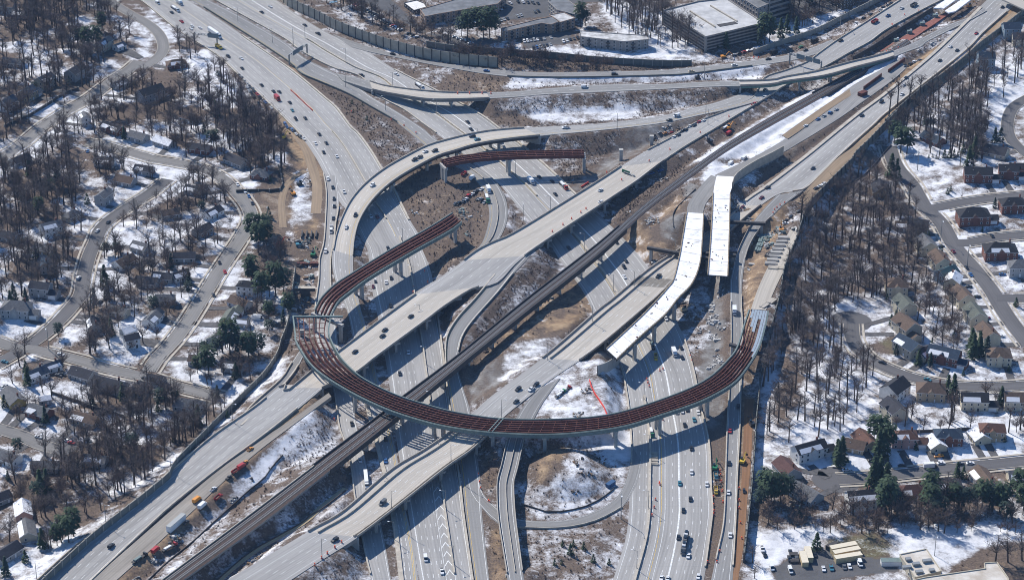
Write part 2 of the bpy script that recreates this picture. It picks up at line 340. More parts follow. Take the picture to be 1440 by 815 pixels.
# local streets
def street(key, s, w, z=.14, road='', ends=0):
    c = T(s); W = [P(*q) for q in c]; L, R = [], []
    W2 = resample(W, max(3, len(W)*3)); 
    for i in range(len(W2)):
        d = W2[min(i+1, len(W2)-1)]-W2[max(i-1, 0)]; d /= np.linalg.norm(d); nn = np.array((-d[1], d[0], 0))
        L.append(proj(W2[i]+nn*w/2)); R.append(proj(W2[i]-nn*w/2))
    return R_(key, L, R, z, 7.0, road)
STREETS = [
 ('s1', '# 196,86 178,101 160,112 125,138 100,152 60,178 30,203 -10,230', 10, 'straight street below the pale houses'),
 ('s2', '# 140,-14 152,0 177,16 207,33 222,46 229,60 228,74 215,86 199,96', 9, 'curving street at the top left'),
 ('s3', '# 122,200 145,203 168,210 200,219 218,224 244,228 288,238 315,253 332,270 348,290 353,306 346,323 332,345 315,370 295,402 279,428 264,452 244,479 222,503 209,522', 9.5, 'long suburban street'),
 ('s4', '# 236,252 210,272 166,300 143,320 134,340 126,358 121,375 117,393 114,413 102,430 84,450 62,470 36,488 -10,515', 9.5, 'winding suburban street'),
 ('s5', '# -10,478 18,488 44,490 73,497 110,506 141,515 177,524 211,531 244,542 288,553 312,558', 9.5, 'cross street'),
 ('s6', '# -10,600 29,612 55,624 82,632', 10, 'short dead-end street'),
 ('s7', '# 252,205 1260,233'.replace('252','1252'), 7, 'top of the hillside lane'),
 ('s8', '# 1250,205 1260,233 1282,259 1299,288 1324,314 1341,344 1372,380 1394,408 1416,444 1448,486', 11, 'diagonal street among brick houses'),
 ('s9', '# 1303,293 1315,292 1376,281 1450,273', 10, 'street beside the brick houses'),
 ('s10', '# 1345,341 1363,341 1399,334 1450,329', 10, 'side street'),
 ('s11', '# 1402,418 1420,419 1450,419', 10, 'lower side street'),
 ('s12', '# 1197,455 1200,478 1214,498 1233,511 1277,529 1332,541 1388,544 1450,541', 9.5, 'curving cul-de-sac street'),
 ('s13', '# 1178,674 1215,672 1261,667 1332,659 1450,647', 10, 'street of the lower houses'),
 ('s14', '# 1450,135 1426,150 1417,172 1422,196 1450,222', 9, 'bend at the right edge'),
]
del STREETS[6]
for _i, (k, s, w, nm) in enumerate(STREETS): street(k, s, w, .12+.012*_i, nm)
R_('rail_line', '# 190,843 227,815 360,716 453,645 546,575 565.6,559 644,500 742,420 840,344 900,292 946,256 1015,206 1080,166 1145,130 1207,97 1245,74 1275,55',
   '# 215,848 257,815 360,741 460,664 554.5,589 640,519 662,501 742,437 840,359 905,300 957,260 1020,214 1080,179 1150,140 1213,102 1252,80 1282,60', [(0,9),(.28,10),(.56,10),(.7,8),(.85,5),(1,4)], road='railway')
street('dirt_track', '# 396,150 402,172 416,190 430,208 438,232 446,262 444,300', 7, .10)
street('rutted_track', '# 430,240 414,249 402,262 396,285 398,320', 5, .13)
R_('service_yard', '# 1005,246 1078,211 1152,163 1192,125 1245,94 1262,82', '# 1032,258 1082,226 1165,176 1212,144 1256,112 1275,95', [(0,8),(.5,6),(1,4.2)])
R_('tan_strip', '# 1100,190 1118,177 1160,148 1198,123 1240,98', '# 1108,195 1126,183 1166,154 1204,130 1246,105', [(0,7),(.5,5.6),(1,4.2)])
R_('dirt_road', '# 1118,283 1170,229 1200,206 1229,181 1256,159 1290,131 1340,91 1383,53 1425,16', '# 1140,290 1182,238 1212,214 1240,188 1265,165 1299,139 1349,99 1392,61 1436,22', [(0,6.3),(.5,4),(1,2.8)])
R_('work_road', '# 462,552 400,596 360,622 296,670 233,724 170,779 125,818 80,858', '# 466,557 408,600 368,630 320,671 262,726 206,777 160,818 116,858', [(0,8.6),(.4,8.4),(1,6.5)])
R_('ramp_bed', '# 1056,434 1066,405 1080,375 1096,348 1112,322', '# 1077,436 1089,408 1101,383 1116,354 1132,330', [(0,12.6),(.4,10),(1,8)])
R_('brown_strip', '# 1047,560 1046,600 1044,650 1041,700 1036,760 1030,815 1026,850', '# 1060,560 1058,600 1056,650 1051,700 1046,760 1038,815 1034,850', .10)
R_('deck_approach', '# 966,300 968,286 984,262 1000,246', '# 988,301 993,286 1006,272 1030,256', [(0,13.9),(1,8.3)], 5)
R_('straight_deck_approach', '# 1003,272 1005,258 1008,247', '# 1026,273 1031,260 1038,249', [(0,13.9),(1,8.4)], 5)
street('sandy_path', '# 486,686 452,712 430,732 400,750 362,772 318,806 296,830', 3.2, .3)
# new flyover in steel, white decks, top girder span
R_('girder_flyover', '# 1078,437 1074,457 1065,488 1047.5,517 1027.6,539 983.5,563 928,582 884,596 840,603.6 776.6,609 701.5,607 644,600.5 598.7,591 543.5,573 488,546 444,516 420,482 417.7,470 414.5,443.6',
   '# 1056,435 1050,453 1039,488 1027.6,504 1003,528 972.5,545.7 928,563 884,577 840,586 776.6,590 701.5,589 640,580 598.7,569.4 554.5,555 510,533 488,515 475,500 464,480 459.6,465 463,443.6', 15.5, 6.0)
R_('girder_branch', '# 444,436 453,419 473,399.5 497,384 532.5,362 554.5,348.7 605,320 637.5,299.5',
   '# 463,443.6 473,424 488,411 515,391 554.5,367 590,346.5 632,323 648.6,310.5', 15.5, 6.0)
R_('girder_span', '# 620,224 644,218.5 688,213.5 730,211.5 775,210.5 821,210', '# 628,232 650,227 688,222.5 730,220.5 775,219.5 822,219', 15, 6.0)
R_('white_deck_curved', '# 966,298.5 960,335 956,359 948,392 941.5,402 926,420 900,447 853,490.5', '# 989,300 987,339 983.5,372 972.5,399 952.6,420 935,442 900,473 867.6,504', 14, 6.0)
R_('white_deck_straight', '# 1003,271 1000,330 995.6,386', '# 1026.5,272 1025,330 1023,388', 14, 6.0)

# which stretches are carried on a structure (between two pixels of the centre line); the rest stands on earth
SPANS = dict(curved_flyover=[((750,186),(492,360))], long_overpass=[((905,228),(700,365)),((632,405),(420,545))],
   second_overpass=[((1060,290),(905,400)),((925,390),(790,505)),((680,590),(460,740))], north_flyover=[((519,121),(680,137)),((1035,118),(1255,80))],
   rail_line=[((878,318),(452,655)),((1150,135),(1215,98))], south_exit=[((724,600),(717,800))], east_ramp=[((1062,302),(1035,370))], side_ramp=[], wall_ramp=[], loop_off_ramp=[], merge_left=[])
ALLB = ('girder_flyover','girder_branch','girder_span','white_deck_curved','white_deck_straight')
def span_idx(key):
    r = ROADS[key]; out = []
    for a, b in SPANS.get(key, []):
        i, j = sorted((r.at(*a), r.at(*b))); out.append((i, j))
    return out
SP = {k: span_idx(k) for k in ROADS}
def on_bridge(key, i): return key in ALLB or any(a < i < b for a, b in SP[key])
# ------------------------------------------------------------------ terrain
GX0, GX1, GY0, GY1, GS = -500, 500, -420, 640, 2.0
NX, NY = int((GX1-GX0)/GS)+1, int((GY1-GY0)/GS)+1
Hs = np.zeros((NX, NY)); Cp = np.full((NX, NY), 1e3); ROADMASK = np.zeros((NX, NY), bool)
def stamp(key, zoff=.3, grow=2.5):
    r = ROADS[key]
    for i in range(r.n-1):
        for s_ in np.linspace(0, 1, 6, endpoint=False):
            a = r.L[i]*(1-s_)+r.L[i+1]*s_; b = r.R[i]*(1-s_)+r.R[i+1]*s_; w = max(np.linalg.norm(b-a), 1)
            g = grow/w; f = np.linspace(-g, 1+g, int((w+2*grow)/1.2)+2)
            q = a[None]*(1-f[:, None])+b[None]*f[:, None]
            ix = np.round((q[:, 0]-GX0)/GS).astype(int); iy = np.round((q[:, 1]-GY0)/GS).astype(int)
            ok = (ix >= 0) & (ix < NX) & (iy >= 0) & (iy < NY); ix, iy = ix[ok], iy[ok]
            if not len(ix): continue
            inner = (f[ok] > -.02) & (f[ok] < 1.02)
            if on_bridge(key, i):
                continue
            z = a[2]-zoff
            if a[2] > .5: Hs[ix[:], iy[:]] = np.maximum(Hs[ix, iy], z)
            Cp[ix, iy] = np.minimum(Cp[ix, iy], max(z, 0.0) if a[2] > .5 else 0.0)
            ROADMASK[ix, iy] = True
for k in ROADS:
    if k not in ALLB: stamp(k)
for q_, rr_ in (((1196,452), 15), ((1177,674), 15.5), ((82,628), 12)):
    c_ = P(*q_); _i = int(round((c_[0]-GX0)/GS)); _j = int(round((c_[1]-GY0)/GS)); _k = int(rr_/GS)
    for a_ in range(-_k, _k+1):
        for b_ in range(-_k, _k+1):
            if a_*a_+b_*b_ <= _k*_k: ROADMASK[_i+a_, _j+b_] = True; Cp[_i+a_, _j+b_] = 0.0
def pxgrid():
    X = GX0+np.arange(NX)*GS; Y = GY0+np.arange(NY)*GS; return np.meshgrid(X, Y, indexing='ij')
XX, YY = pxgrid()
def projgrid(z=0.0):
    dy = YY+CAM_D; dz = z-CAM_H; zc = dy*CT-dz*ST; yc = dy*ST+dz*CT
    return 720+FPX*XX/zc, 407.5-FPX*yc/zc
PXX, PYY = projgrid()
def inpoly(poly, px=None, py=None):
    px = PXX if px is None else px; py = PYY if py is None else py
    c = np.zeros(px.shape, bool); n = len(poly)
    for i in range(n):
        x1, y1 = poly[i]; x2, y2 = poly[(i+1) % n]
        if y1 == y2: continue
        k = ((y1 > py) != (y2 > py)) & (px < (x2-x1)*(py-y1)/(y2-y1)+x1); c ^= k
    return c
# raised platforms of the building sites, spoil mound
for poly, z in ((T('# 742,575 790,533 850,492 872,500 868,520 866,545 858,585 740,602'), 8.6), (T('# 948,270 1000,232 1045,240 1035,262 1020,275 995,300 960,300'), 8.0),
                (T('# 828,345 880,320 935,290 955,300 945,345 915,365'), 5.0), (T('# 690,500 760,440 830,430 790,478 720,530 660,560'), 3.0), (T('# 1060,390 1098,330 1130,300 1110,360 1100,400 1082,440 1050,440'), 9.5)):
    k = inpoly([proj(P(x_, y_, z)) for x_, y_ in poly]) if z < 1 else inpoly(poly, *projgrid(z))
    Hs[k] = np.maximum(Hs[k], z)
mc = P(795, 668); md = np.hypot((XX-mc[0])/21, (YY-mc[1])/27); Hs = np.maximum(Hs, np.clip(9.5*(1-md**2.2), 0, 7))
def spread(A, slope, n, up):
    B = A.copy()
    for _ in range(n):
        for dx, dy in ((1,0),(-1,0),(0,1),(0,-1),(1,1),(1,-1),(-1,1),(-1,-1)):
            st = GS*math.hypot(dx, dy)*slope
            S = np.roll(np.roll(B, dx, 0), dy, 1)
            B = np.maximum(B, S-st) if up else np.minimum(B, S+st)
    return B
HT = np.minimum(spread(Hs, .5, 11, True), spread(Cp, .8, 12, False))
near = spread(np.where(ROADMASK, 0.0, 1e3), 1.0, 5, False)
rr = np.random.RandomState(3)
def smooth_noise(cell):
    a = rr.rand(int((GX1-GX0)/cell)+3, int((GY1-GY0)/cell)+3)
    fx = (XX-GX0)/cell; fy = (YY-GY0)/cell; i = fx.astype(int); j = fy.astype(int); u = fx-i; v = fy-j; u = u*u*(3-2*u); v = v*v*(3-2*v)
    return a[i, j]*(1-u)*(1-v)+a[i+1, j]*u*(1-v)+a[i, j+1]*(1-u)*v+a[i+1, j+1]*u*v
amp = np.clip((near-4)/8, 0, 1)
HT = HT+amp*(smooth_noise(7)*.7+smooth_noise(30)*1.0)+np.where(HT > .6, amp*smooth_noise(4)*.5, 0)
def hz(x, y):
    fx = min(max((x-GX0)/GS, 0), NX-1.001); fy = min(max((y-GY0)/GS, 0), NY-1.001); i = int(fx); j = int(fy); u = fx-i; v = fy-j
    return float(HT[i, j]*(1-u)*(1-v)+HT[i+1, j]*u*(1-v)+HT[i, j+1]*(1-u)*v+HT[i+1, j+1]*u*v)
def G(x, y):
    """the ground point seen at a pixel"""
    z = 0.0
    for _ in range(5):
        p_ = P(x, y, z); z = .5*z+.5*hz(p_[0], p_[1])
    p_ = P(x, y, z); return np.array((p_[0], p_[1], hz(p_[0], p_[1])))
def is_road(x, y, g=0):
    i = int(round((x-GX0)/GS)); j = int(round((y-GY0)/GS))
    return 0 <= i < NX and 0 <= j < NY and near[i, j] <= g
# ---- ground cover: snow, tan dirt, dark brush, gravel, green grass, asphalt
COV = {k: np.zeros((NX, NY)) for k in 'sdbgna'}
COV['s'] += .68; COV['b'] += .34
def cover(poly, **kw):
    m_ = inpoly(T(poly) if isinstance(poly, str) else poly)
    for k, v_ in kw.items(): COV[k][m_] = v_
slopey = HT > 1.8
CL = smooth_noise(26)*.6+smooth_noise(11)*.4; CL = np.clip((CL-.28)/.44, 0, 1); CL = np.clip(CL-np.where((near < 11) & (near > 0), .30, 0), 0, 1)
_lf = PXX < 470
COV['s'][_lf] = (.86-.58*CL)[_lf]; COV['b'][_lf] = (.22+.36*CL)[_lf]
INTER = T('# 190,-40 400,190 452,250 452,330 412,440 400,545 60,830 60,900 1040,900 1070,520 1110,400 1200,240 1440,20 1440,-40')
cover(INTER, s=.45, b=.5, d=.3)
cover('# 400,95 500,118 560,165 600,200 640,240 560,245 535,232 505,185 470,140', s=.12, b=.85, d=.25)
cover('# 500,150 590,185 600,205 545,235 520,205', s=.42, b=.8, d=.1)
cover('# 555,262 600,215 690,262 705,340 630,390 610,380', s=.22, b=.6, d=.45)
cover('# 412,240 455,245 456,450 405,450', s=.42, b=.2, d=.55)
cover('# 395,90 425,95 428,185 455,240 440,330 415,330 415,240 395,180', s=.1, b=.1, d=.9)
cover('# 410,240 440,235 444,300 425,330 412,300', s=.7, b=.2, d=.4)
cover('# 395,240 412,240 408,300 395,350 352,330 360,270', s=.1, d=.6, g=.5)
cover('# 515,72 560,100 620,120 640,100 900,110 900,120 640,132 560,100', s=.12, b=.6, d=.5)
cover('# 660,112 880,108 1075,95 1075,112 880,118 700,128', s=.75, b=.35)
cover('# 640,100 720,115 700,128 620,125', s=.25, b=.6, d=.5)
cover('# 640,66 880,86 1000,88 1000,98 880,106 640,90', s=.30, b=.85, d=.1)
cover('# 640,40 780,66 1000,70 1000,90 640,70', s=.7, b=.2)
cover('# 690,150 740,142 1030,132 1010,155 840,175 700,178', s=.52, b=.75)
cover('# 745,160 900,155 890,172 745,172', s=.8, b=.2, d=.2)
cover('# 700,160 740,165 760,178 700,175', s=.1, b=.6, d=.4)
cover('# 760,190 900,180 880,235 840,250 800,262 770,230', s=.45, b=.8)
cover('# 890,190 1000,165 960,195 850,255 790,285 800,262', s=.15, g=.75, d=.2, b=.1)
cover('# 880,262 965,215 1070,150 1100,165 960,245 900,300', s=.42, d=.5, b=.35)
cover('# 880,290 950,240 1000,215 985,245 940,270 890,330 850,350', s=.06, b=1, d=.1)
cover('# 950,250 1150,130 1260,84 1265,90 1160,160 1060,225 1000,235', s=.92, b=.1)
cover('# 1060,232 1130,180 1265,95 1275,105 1180,180 1080,262', s=.12, g=.5, d=.45)
cover('# 1040,240 1150,165 1160,172 1060,262 1042,280', s=.7, g=.3)
cover('# 870,340 950,285 965,300 958,360 900,370 850,420', s=.38, d=.75, b=.2)
cover('# 925,322 962,320 955,352 925,350', g=.9, s=.2, d=0)
cover('# 660,460 745,362 790,370 700,480 655,500', s=.5, b=.75)
cover('# 700,350 760,345 790,362 720,430 660,455', s=.42, b=.85)
cover('# 690,480 760,420 840,370 865,420 780,470 690,520 660,560 640,540', s=.22, d=.6, b=.45)
cover('# 650,530 720,500 790,470 760,510 700,560 660,580', s=.15, g=.8, d=.3, b=0)
cover('# 715,490 800,478 760,520 705,550 700,520', s=.62, d=.5, b=0)
cover('# 775,460 830,443 800,470 760,485', s=.15, d=.9, b=0)
cover('# 985,265 1000,238 1045,245 1030,272 1000,280', s=.9, d=.2, b=0)
cover('# 958,278 975,268 990,285 985,300 960,298', g=.9, s=.1)
cover('# 740,575 850,490 880,515 875,620 740,620', s=.68, d=.5, b=.2)
cover('# 832,480 870,500 850,520 815,520', s=.1, g=.9, d=0)
cover('# 735,618 890,618 890,640 880,690 850,715 760,730 735,720', s=.62, b=.45, d=.25)
cover('# 755,632 800,628 800,650 770,690 750,690', s=.15, b=.35, d=.75)
cover('# 850,605 893,605 893,650 850,650', s=.9, b=0, d=.2)
cover('# 735,745 870,735 885,760 865,815 860,880 745,880', s=.5, b=.5, d=.2)
cover('# 690,740 704,740 712,815 705,880 688,880', s=.05, b=.55, d=.8)
cover('# 675,650 700,635 697,690 682,690', s=.08, b=.8, d=.5)
cover('# 500,420 520,400 530,500 512,500', s=.5, d=.4)
cover('# 440,560 465,556 480,600 470,650 420,680 400,650', s=.66, b=.75)
cover('# 240,815 330,700 460,560 440,600 300,745 230,840', s=.95, b=.05, d=0)
cover('# 250,850 360,760 480,655 485,720 400,770 300,830', s=.5, b=.8)
cover('# 290,840 440,735 495,690 500,700 330,830', s=.5, d=.6, b=.1)
cover('# 470,735 508,760 520,815 520,870 420,870 430,810', s=.55, b=.7)
cover('# 140,830 330,650 400,570 455,545 470,560 330,690 215,800 180,850', s=.06, d=.8, g=.35, b=0)
cover('# 1000,390 1022,390 1022,600 985,610 975,540 985,470', s=.2, g=.85, d=.15, b=.1)
cover('# 975,400 1000,392 998,480 975,520 960,470', s=.55, d=.4, b=.3)
cover('# 1046,300 1110,280 1100,400 1070,440 1048,600 1042,600', s=.3, d=.8, g=.2, b=0)
cover('# 1095,270 1180,200 1260,130 1230,190 1150,260 1100,300', s=.05, d=.85, b=0)
cover('# 1260,100 1340,60 1440,0 1440,30 1330,110 1230,190', s=.1, d=.95, b=0)
cover('# 1045,560 1066,560 1040,815 1030,880 1036,740', s=.1, d=.85, b=0)
cover('# 1020,600 1003,610 1002,760 990,830 1000,830 1018,740', s=.1, g=.5, d=.5, b=.2)
cover('# 1068,540 1105,400 1200,250 1215,260 1120,420 1090,560 1060,700 1052,700', s=.85, b=.1)
# right-hand neighbourhoods and the wood
cover('# 1230,180 1330,190 1370,240 1310,300 1260,250', s=.88, b=.1)
cover('# 1120,250 1250,200 1270,260 1300,330 1290,440 1180,440 1130,560 1090,600 1100,420', s=.52, b=.45)
cover('# 1160,430 1240,400 1260,470 1210,560 1150,620 1110,600', s=.72, b=.2)
cover('# 1200,440 1440,420 1440,660 1180,680 1160,620', s=.74, b=.2, n=.15)
cover('# 1230,480 1265,470 1270,500 1240,500', n=.7, s=.35)
cover('# 1110,600 1440,590 1440,655 1260,660 1110,670', s=.92, b=0)
cover('# 1060,670 1440,665 1440,730 1060,750', s=.5, b=.6)
cover('# 1070,745 1160,745 1220,748 1350,738 1440,735 1440,800 1330,800 1060,830', s=.95, b=0)
cover('# 1150,760 1230,742 1260,765 1255,790 1180,790', s=.45, n=.75, d=.2)
cover('# 1340,800 1380,775 1440,760 1440,870 1330,870', s=.06, d=.45, b=.5)
cover('# 1260,250 1440,210 1440,420 1400,400 1320,300', s=.72, d=.15)
cover('# 1330,60 1440,40 1440,240 1380,240 1330,170', s=.6, b=.5)
cover('# 1390,90 1440,70 1440,140 1410,180 1400,230 1380,230', s=.88, b=.2)
cover('# 440,-40 470,0 560,45 640,60 780,66 990,80 1060,60 1160,10 1210,-40', s=.5, b=.4, d=.2)
cover('# 840,-10 930,20 985,75 900,80 860,40', s=.85, b=.2)
cover('# 1130,-20 1250,-20 1180,25 1110,60 1060,75 1060,60 1140,25', s=.75, b=.2, g=.2)
_in = inpoly(INTER); COV['s'][_in] = np.clip(COV['s'][_in]+.07, 0, 1)
# asphalt yards and parking
for q in ('# 440,-20 475,-10 540,18 590,45 660,72 700,60 640,52 600,48 560,10 520,-20', '# 690,-20 720,-25 800,10 790,22 700,32 655,28', '# 730,52 800,42 805,62 740,70', '# 1085,800 1115,787 1145,770 1180,775 1262,795 1262,804 1170,818 1100,830',
          '# 1100,-30 1200,-30 1200,10 1120,30', '# 700,-25 840,-25 850,5 720,10'):
    cover(q, a=1.0, s=.08, d=0, b=0)
cover('# 1230,55 1262,40 1262,60 1232,78', s=.2, d=.4)
sl = (HT > 2.0) & inpoly(INTER) & (near > 2)
def blur(a, n=2):
    for _ in range(n): a = (a*2+np.roll(a, 1, 0)+np.roll(a, -1, 0)+np.roll(a, 1, 1)+np.roll(a, -1, 1))/6
    return a
for k in 'sdbgn': COV[k] = blur(COV[k], 5)
def soil_mat():
    m = bpy.data.materials.new('winter_ground'); m.use_nodes = True; n = m.node_tree; L = n.links; b = n.nodes['Principled BSDF']
    b.inputs['Roughness'].default_value = .95; b.inputs['Specular IOR Level'].default_value = .15
    tc = n.nodes.new('ShaderNodeTexCoord')
    def noise(sc, det=6, rough=.65, st=None):
        v_ = tc.outputs['Object']
        if st:
            mp = n.nodes.new('ShaderNodeMapping'); mp.inputs['Scale'].default_value = st[0]; mp.inputs['Rotation'].default_value = (0, 0, st[1]); L.new(v_, mp.inputs[0]); v_ = mp.outputs[0]
        q = n.nodes.new('ShaderNodeTexNoise'); q.inputs['Scale'].default_value = sc; q.inputs['Detail'].default_value = det; q.inputs['Roughness'].default_value = rough; L.new(v_, q.inputs['Vector']); return q.outputs[0]
    def mth(op, a, c, cl=False, d=None):
        q = n.nodes.new('ShaderNodeMath'); q.operation = op; q.use_clamp = cl
        for k_, v_ in ((0, a), (1, c), (2, d)):
            if v_ is None: continue
            if isinstance(v_, (int, float)): q.inputs[k_].default_value = v_
            else: L.new(v_, q.inputs[k_])
        return q.outputs[0]
    def mix(f, a, c):
        q = n.nodes.new('ShaderNodeMix'); q.data_type = 'RGBA'; L.new(f, q.inputs[0])
        for k_, v_ in ((6, a), (7, c)):
            if isinstance(v_, tuple): q.inputs[k_].default_value = (*v_, 1)
            else: L.new(v_, q.inputs[k_])
        return q.outputs[2]
    A = n.nodes.new('ShaderNodeAttribute'); A.attribute_name = 'covA'; B = n.nodes.new('ShaderNodeAttribute'); B.attribute_name = 'covB'
    sa = n.nodes.new('ShaderNodeSeparateColor'); L.new(A.outputs[0], sa.inputs[0]); sb = n.nodes.new('ShaderNodeSeparateColor'); L.new(B.outputs[0], sb.inputs[0])
    big = noise(.028, 4); mid = noise(.11, 6, .7); fine = noise(.9, 5, .7); streak = noise(.42, 5, .7, ((.6, 1.3, 1), .9))
    def mask(amount, src, gain=9.0):
        """amount 0..1 against a noise of mean .5"""
        t_ = mth('SUBTRACT', 1.0, amount); t_ = mth('MULTIPLY_ADD', t_, .36, False, .32)
        return mth('MULTIPLY', mth('SUBTRACT', src, t_), gain, True)
    mixn = mth('ADD', mth('MULTIPLY', mid, .50), mth('MULTIPLY', big, .30)); mixn = mth('ADD', mixn, mth('MULTIPLY', fine, .20))
    litter = mix(mth('MULTIPLY', mth('SUBTRACT', fine, .3), 2.4, True), (.07, .052, .044), (.205, .155, .12))
    tan = mix(mth('MULTIPLY', mth('SUBTRACT', mid, .3), 2.4, True), (.24, .145, .08), (.44, .32, .20))
    c = mix(mask(sa.outputs[1], mixn, 6), litter, tan)
    grav = mix(mth('MULTIPLY', mth('SUBTRACT', mid, .3), 2.2, True), (.13, .125, .12), (.31, .295, .28))
    c = mix(mask(sb.outputs[0], mixn, 6), c, grav)
    grass = mix(fine, (.09, .085, .035), (.17, .16, .08)); c = mix(mask(sb.outputs[1], mixn, 6), c, grass)
    brush = mix(mth('MULTIPLY', mth('SUBTRACT', fine, .35), 3.0, True), (.020, .016, .015), (.105, .08, .067))
    bn = mth('ADD', mth('MULTIPLY', streak, .55), mth('MULTIPLY', mid, .45))
    # snow, ragged
    sm = mask(sa.outputs[0], mixn, 8); c = mix(sm, c, mix(mth('MULTIPLY', mth('SUBTRACT', mid, .35), 3, True), (.50, .505, .53), (.84, .84, .86)))
    bm_ = mth('MULTIPLY', mask(mth('MULTIPLY', sa.outputs[2], .64), bn, 12), .9); c = mix(bm_, c, brush)
    asp = mix(mid, (.075, .075, .08), (.15, .145, .145)); c = mix(sb.outputs[2], c, asp)
    L.new(c, b.inputs['Base Color'])
    bp = n.nodes.new('ShaderNodeBump'); bp.inputs['Strength'].default_value = .6; bp.inputs['Distance'].default_value = 1.2; L.new(mid, bp.inputs['Height']); L.new(bp.outputs[0], b.inputs['Normal'])
    return m
M_ground = soil_mat()
def make_ground():
    ext = np.array([-9000, -5000, -2500, -1300, -800]); X = np.r_[ext, GX0+np.arange(NX)*GS, -ext[::-1]]; Y = np.r_[np.array([-9000,-4000,-2200,-1500,-900,-600]), GY0+np.arange(NY)*GS, np.array([750,1000,1500,3000,6000,12000])]
    gx, gy = np.meshgrid(X, Y, indexing='ij'); Z = np.zeros(gx.shape); a0, b0 = len(ext), 6; Z[a0:a0+NX, b0:b0+NY] = HT
    co = np.stack([gx, gy, Z], -1).reshape(-1, 3).astype(np.float32); nx, ny = len(X), len(Y)
    i, j = np.meshgrid(np.arange(nx-1), np.arange(ny-1), indexing='ij'); k = (i*ny+j).ravel(); F = np.stack([k, k+ny, k+ny+1, k+1], 1).astype(np.int32)
    me = bpy.data.meshes.new('ground'); me.vertices.add(len(co)); me.vertices.foreach_set('co', co.ravel()); me.loops.add(F.size); me.loops.foreach_set('vertex_index', F.ravel())
    me.polygons.add(len(F)); me.polygons.foreach_set('loop_start', np.arange(0, F.size, 4)); me.polygons.foreach_set('loop_total', np.full(len(F), 4)); me.update()
    for nm, ks in (('covA', 'sdb'), ('covB', 'gna')):
        C_ = np.zeros((nx, ny, 4), np.float32); C_[..., 3] = 1
        dft = dict(s=.6, b=.4)
        for q, k_ in enumerate(ks): C_[..., q] = dft.get(k_, 0); C_[a0:a0+NX, b0:b0+NY, q] = COV[k_]
        at = me.color_attributes.new(nm, 'FLOAT_COLOR', 'POINT'); at.data.foreach_set('color', C_.ravel())
    me.polygons.foreach_set('use_smooth', np.ones(len(F), bool)); me.materials.append(M_ground); me.update()
    o = bpy.data.objects.new('ground', me); COL.objects.link(o); o['kind'] = 'structure'
make_ground()
# ------------------------------------------------------------------ building the roads
def marks(r, spec, name, parent=None):
    """spec: list of (kind, fraction or (f_start, f_end), t-range as pixel pair or None)"""
    mb = MB()
    for q in spec:
        kind, f = q[0], q[1]; t0, t1 = 0, r.len[-1]
        if len(q) > 2 and q[2]:
            a, b = sorted((r.len[r.at(*q[2][0])], r.len[r.at(*q[2][1])])); t0, t1 = a, b
        if isinstance(f, tuple): ff = (lambda t, f=f, t0=t0, t1=t1: f[0]+(f[1]-f[0])*min(max((t-t0)/(t1-t0), 0), 1))
        else: ff = f
        if kind == 'd': r.line(mb, M_paint, ff, .26, 3.6, 8.6, t0, t1)
        elif kind == 's': r.line(mb, M_paint, ff, .24, 0, 0, t0, t1)
        elif kind == 'w': r.line(mb, M_paint, ff, .9, 0, 0, t0, t1)
        elif kind == 'y': r.line(mb, M_ypaint, ff, .24, 0, 0, t0, t1)
    o = mb.build(name, parent); return o
def ground_road(key, m, spec=(), name='road', skirt=None):
    r = ROADS[key]; mb = MB(); r.surface(mb, m, skirt or (.35 if r.C[:, 2].max() < 1 else 2.2))
    o = mb.build(name); tag(o, kind='structure')
    if spec: tag(marks(r, spec, 'road_markings'), kind='structure')
    return o
M_workr = road_mat('work_road_paving', (.29, .26, .225), .3, .55); M_browns = road_mat('brown_earth', (.24, .13, .07), .3, .5)
M_sand = road_mat('pale_sand', (.46, .36, .22), .2, .3)
# freeway surfaces
DP = lambda a, b: (a, b)
Wt = ((200,10),(440,250)); 
ground_road('west', M_conc, [('s', .07), ('d', (.12,.13), ((230,0),(520,320))), ('d', (.21,.25), ((230,0),(520,320))), ('d', (.30,.37), ((230,0),(520,320))), ('d', (.39,.46), ((230,0),(540,320))), ('d', (.48,.52), ((230,0),(540,320))),
    ('s', .59, ((230,0),(560,330))), ('y', .605, ((230,0),(560,330))), ('d', (.70,.70), ((230,0),(560,330))), ('d', .80, ((230,0),(560,330))), ('d', .89, ((230,0),(560,330))), ('s', .95), 
    ('s', .08, ((545,360),(600,850))), ('d', .17, ((545,360),(625,815))), ('d', .27, ((545,360),(625,815))), ('d', .37, ((545,360),(625,815))), ('d', .46, ((545,500),(625,815))), ('s', .50, ((590,600),(630,850))), ('s', .67, ((590,650),(630,850))), ('d', .82, ((560,360),(625,815)))], 'freeway')
ground_road('ramp_west', M_conc, [('s', .08), ('s', .92), ('d', .5)], 'freeway_ramp')
ground_road('side_ramp', M_asph, [('y', .15), ('s', .88), ('d', .5)], 'frontage_road')
ground_road('centre_freeway', M_conc, [('s', .04), ('d', .12), ('d', .20), ('d', .28), ('s', .36), ('y', .385), ('s', .43), ('d', .52), ('w', (.60,.60)), ('d', .68), ('d', .77), ('d', .86), ('s', .945)] , 'freeway')
ground_road('wall_ramp', M_asph, [('s', .1), ('s', .9), ('d', .5)], 'freeway_ramp')
ground_road('loop_off_ramp', M_asph, [('y', .12), ('s', .88)], 'freeway_ramp')
ground_road('south_loop', M_asph, [('s', .12), ('s', .88)], 'loop_road')
ground_road('merge_left', M_asph, [('s', .1), ('s', .9)], 'freeway_ramp')
for k, _s, _w, _n in STREETS: ground_road(k, M_streetl if k in ('s1','s2','s3','s6','s5') else M_street, [], 'street', .12)
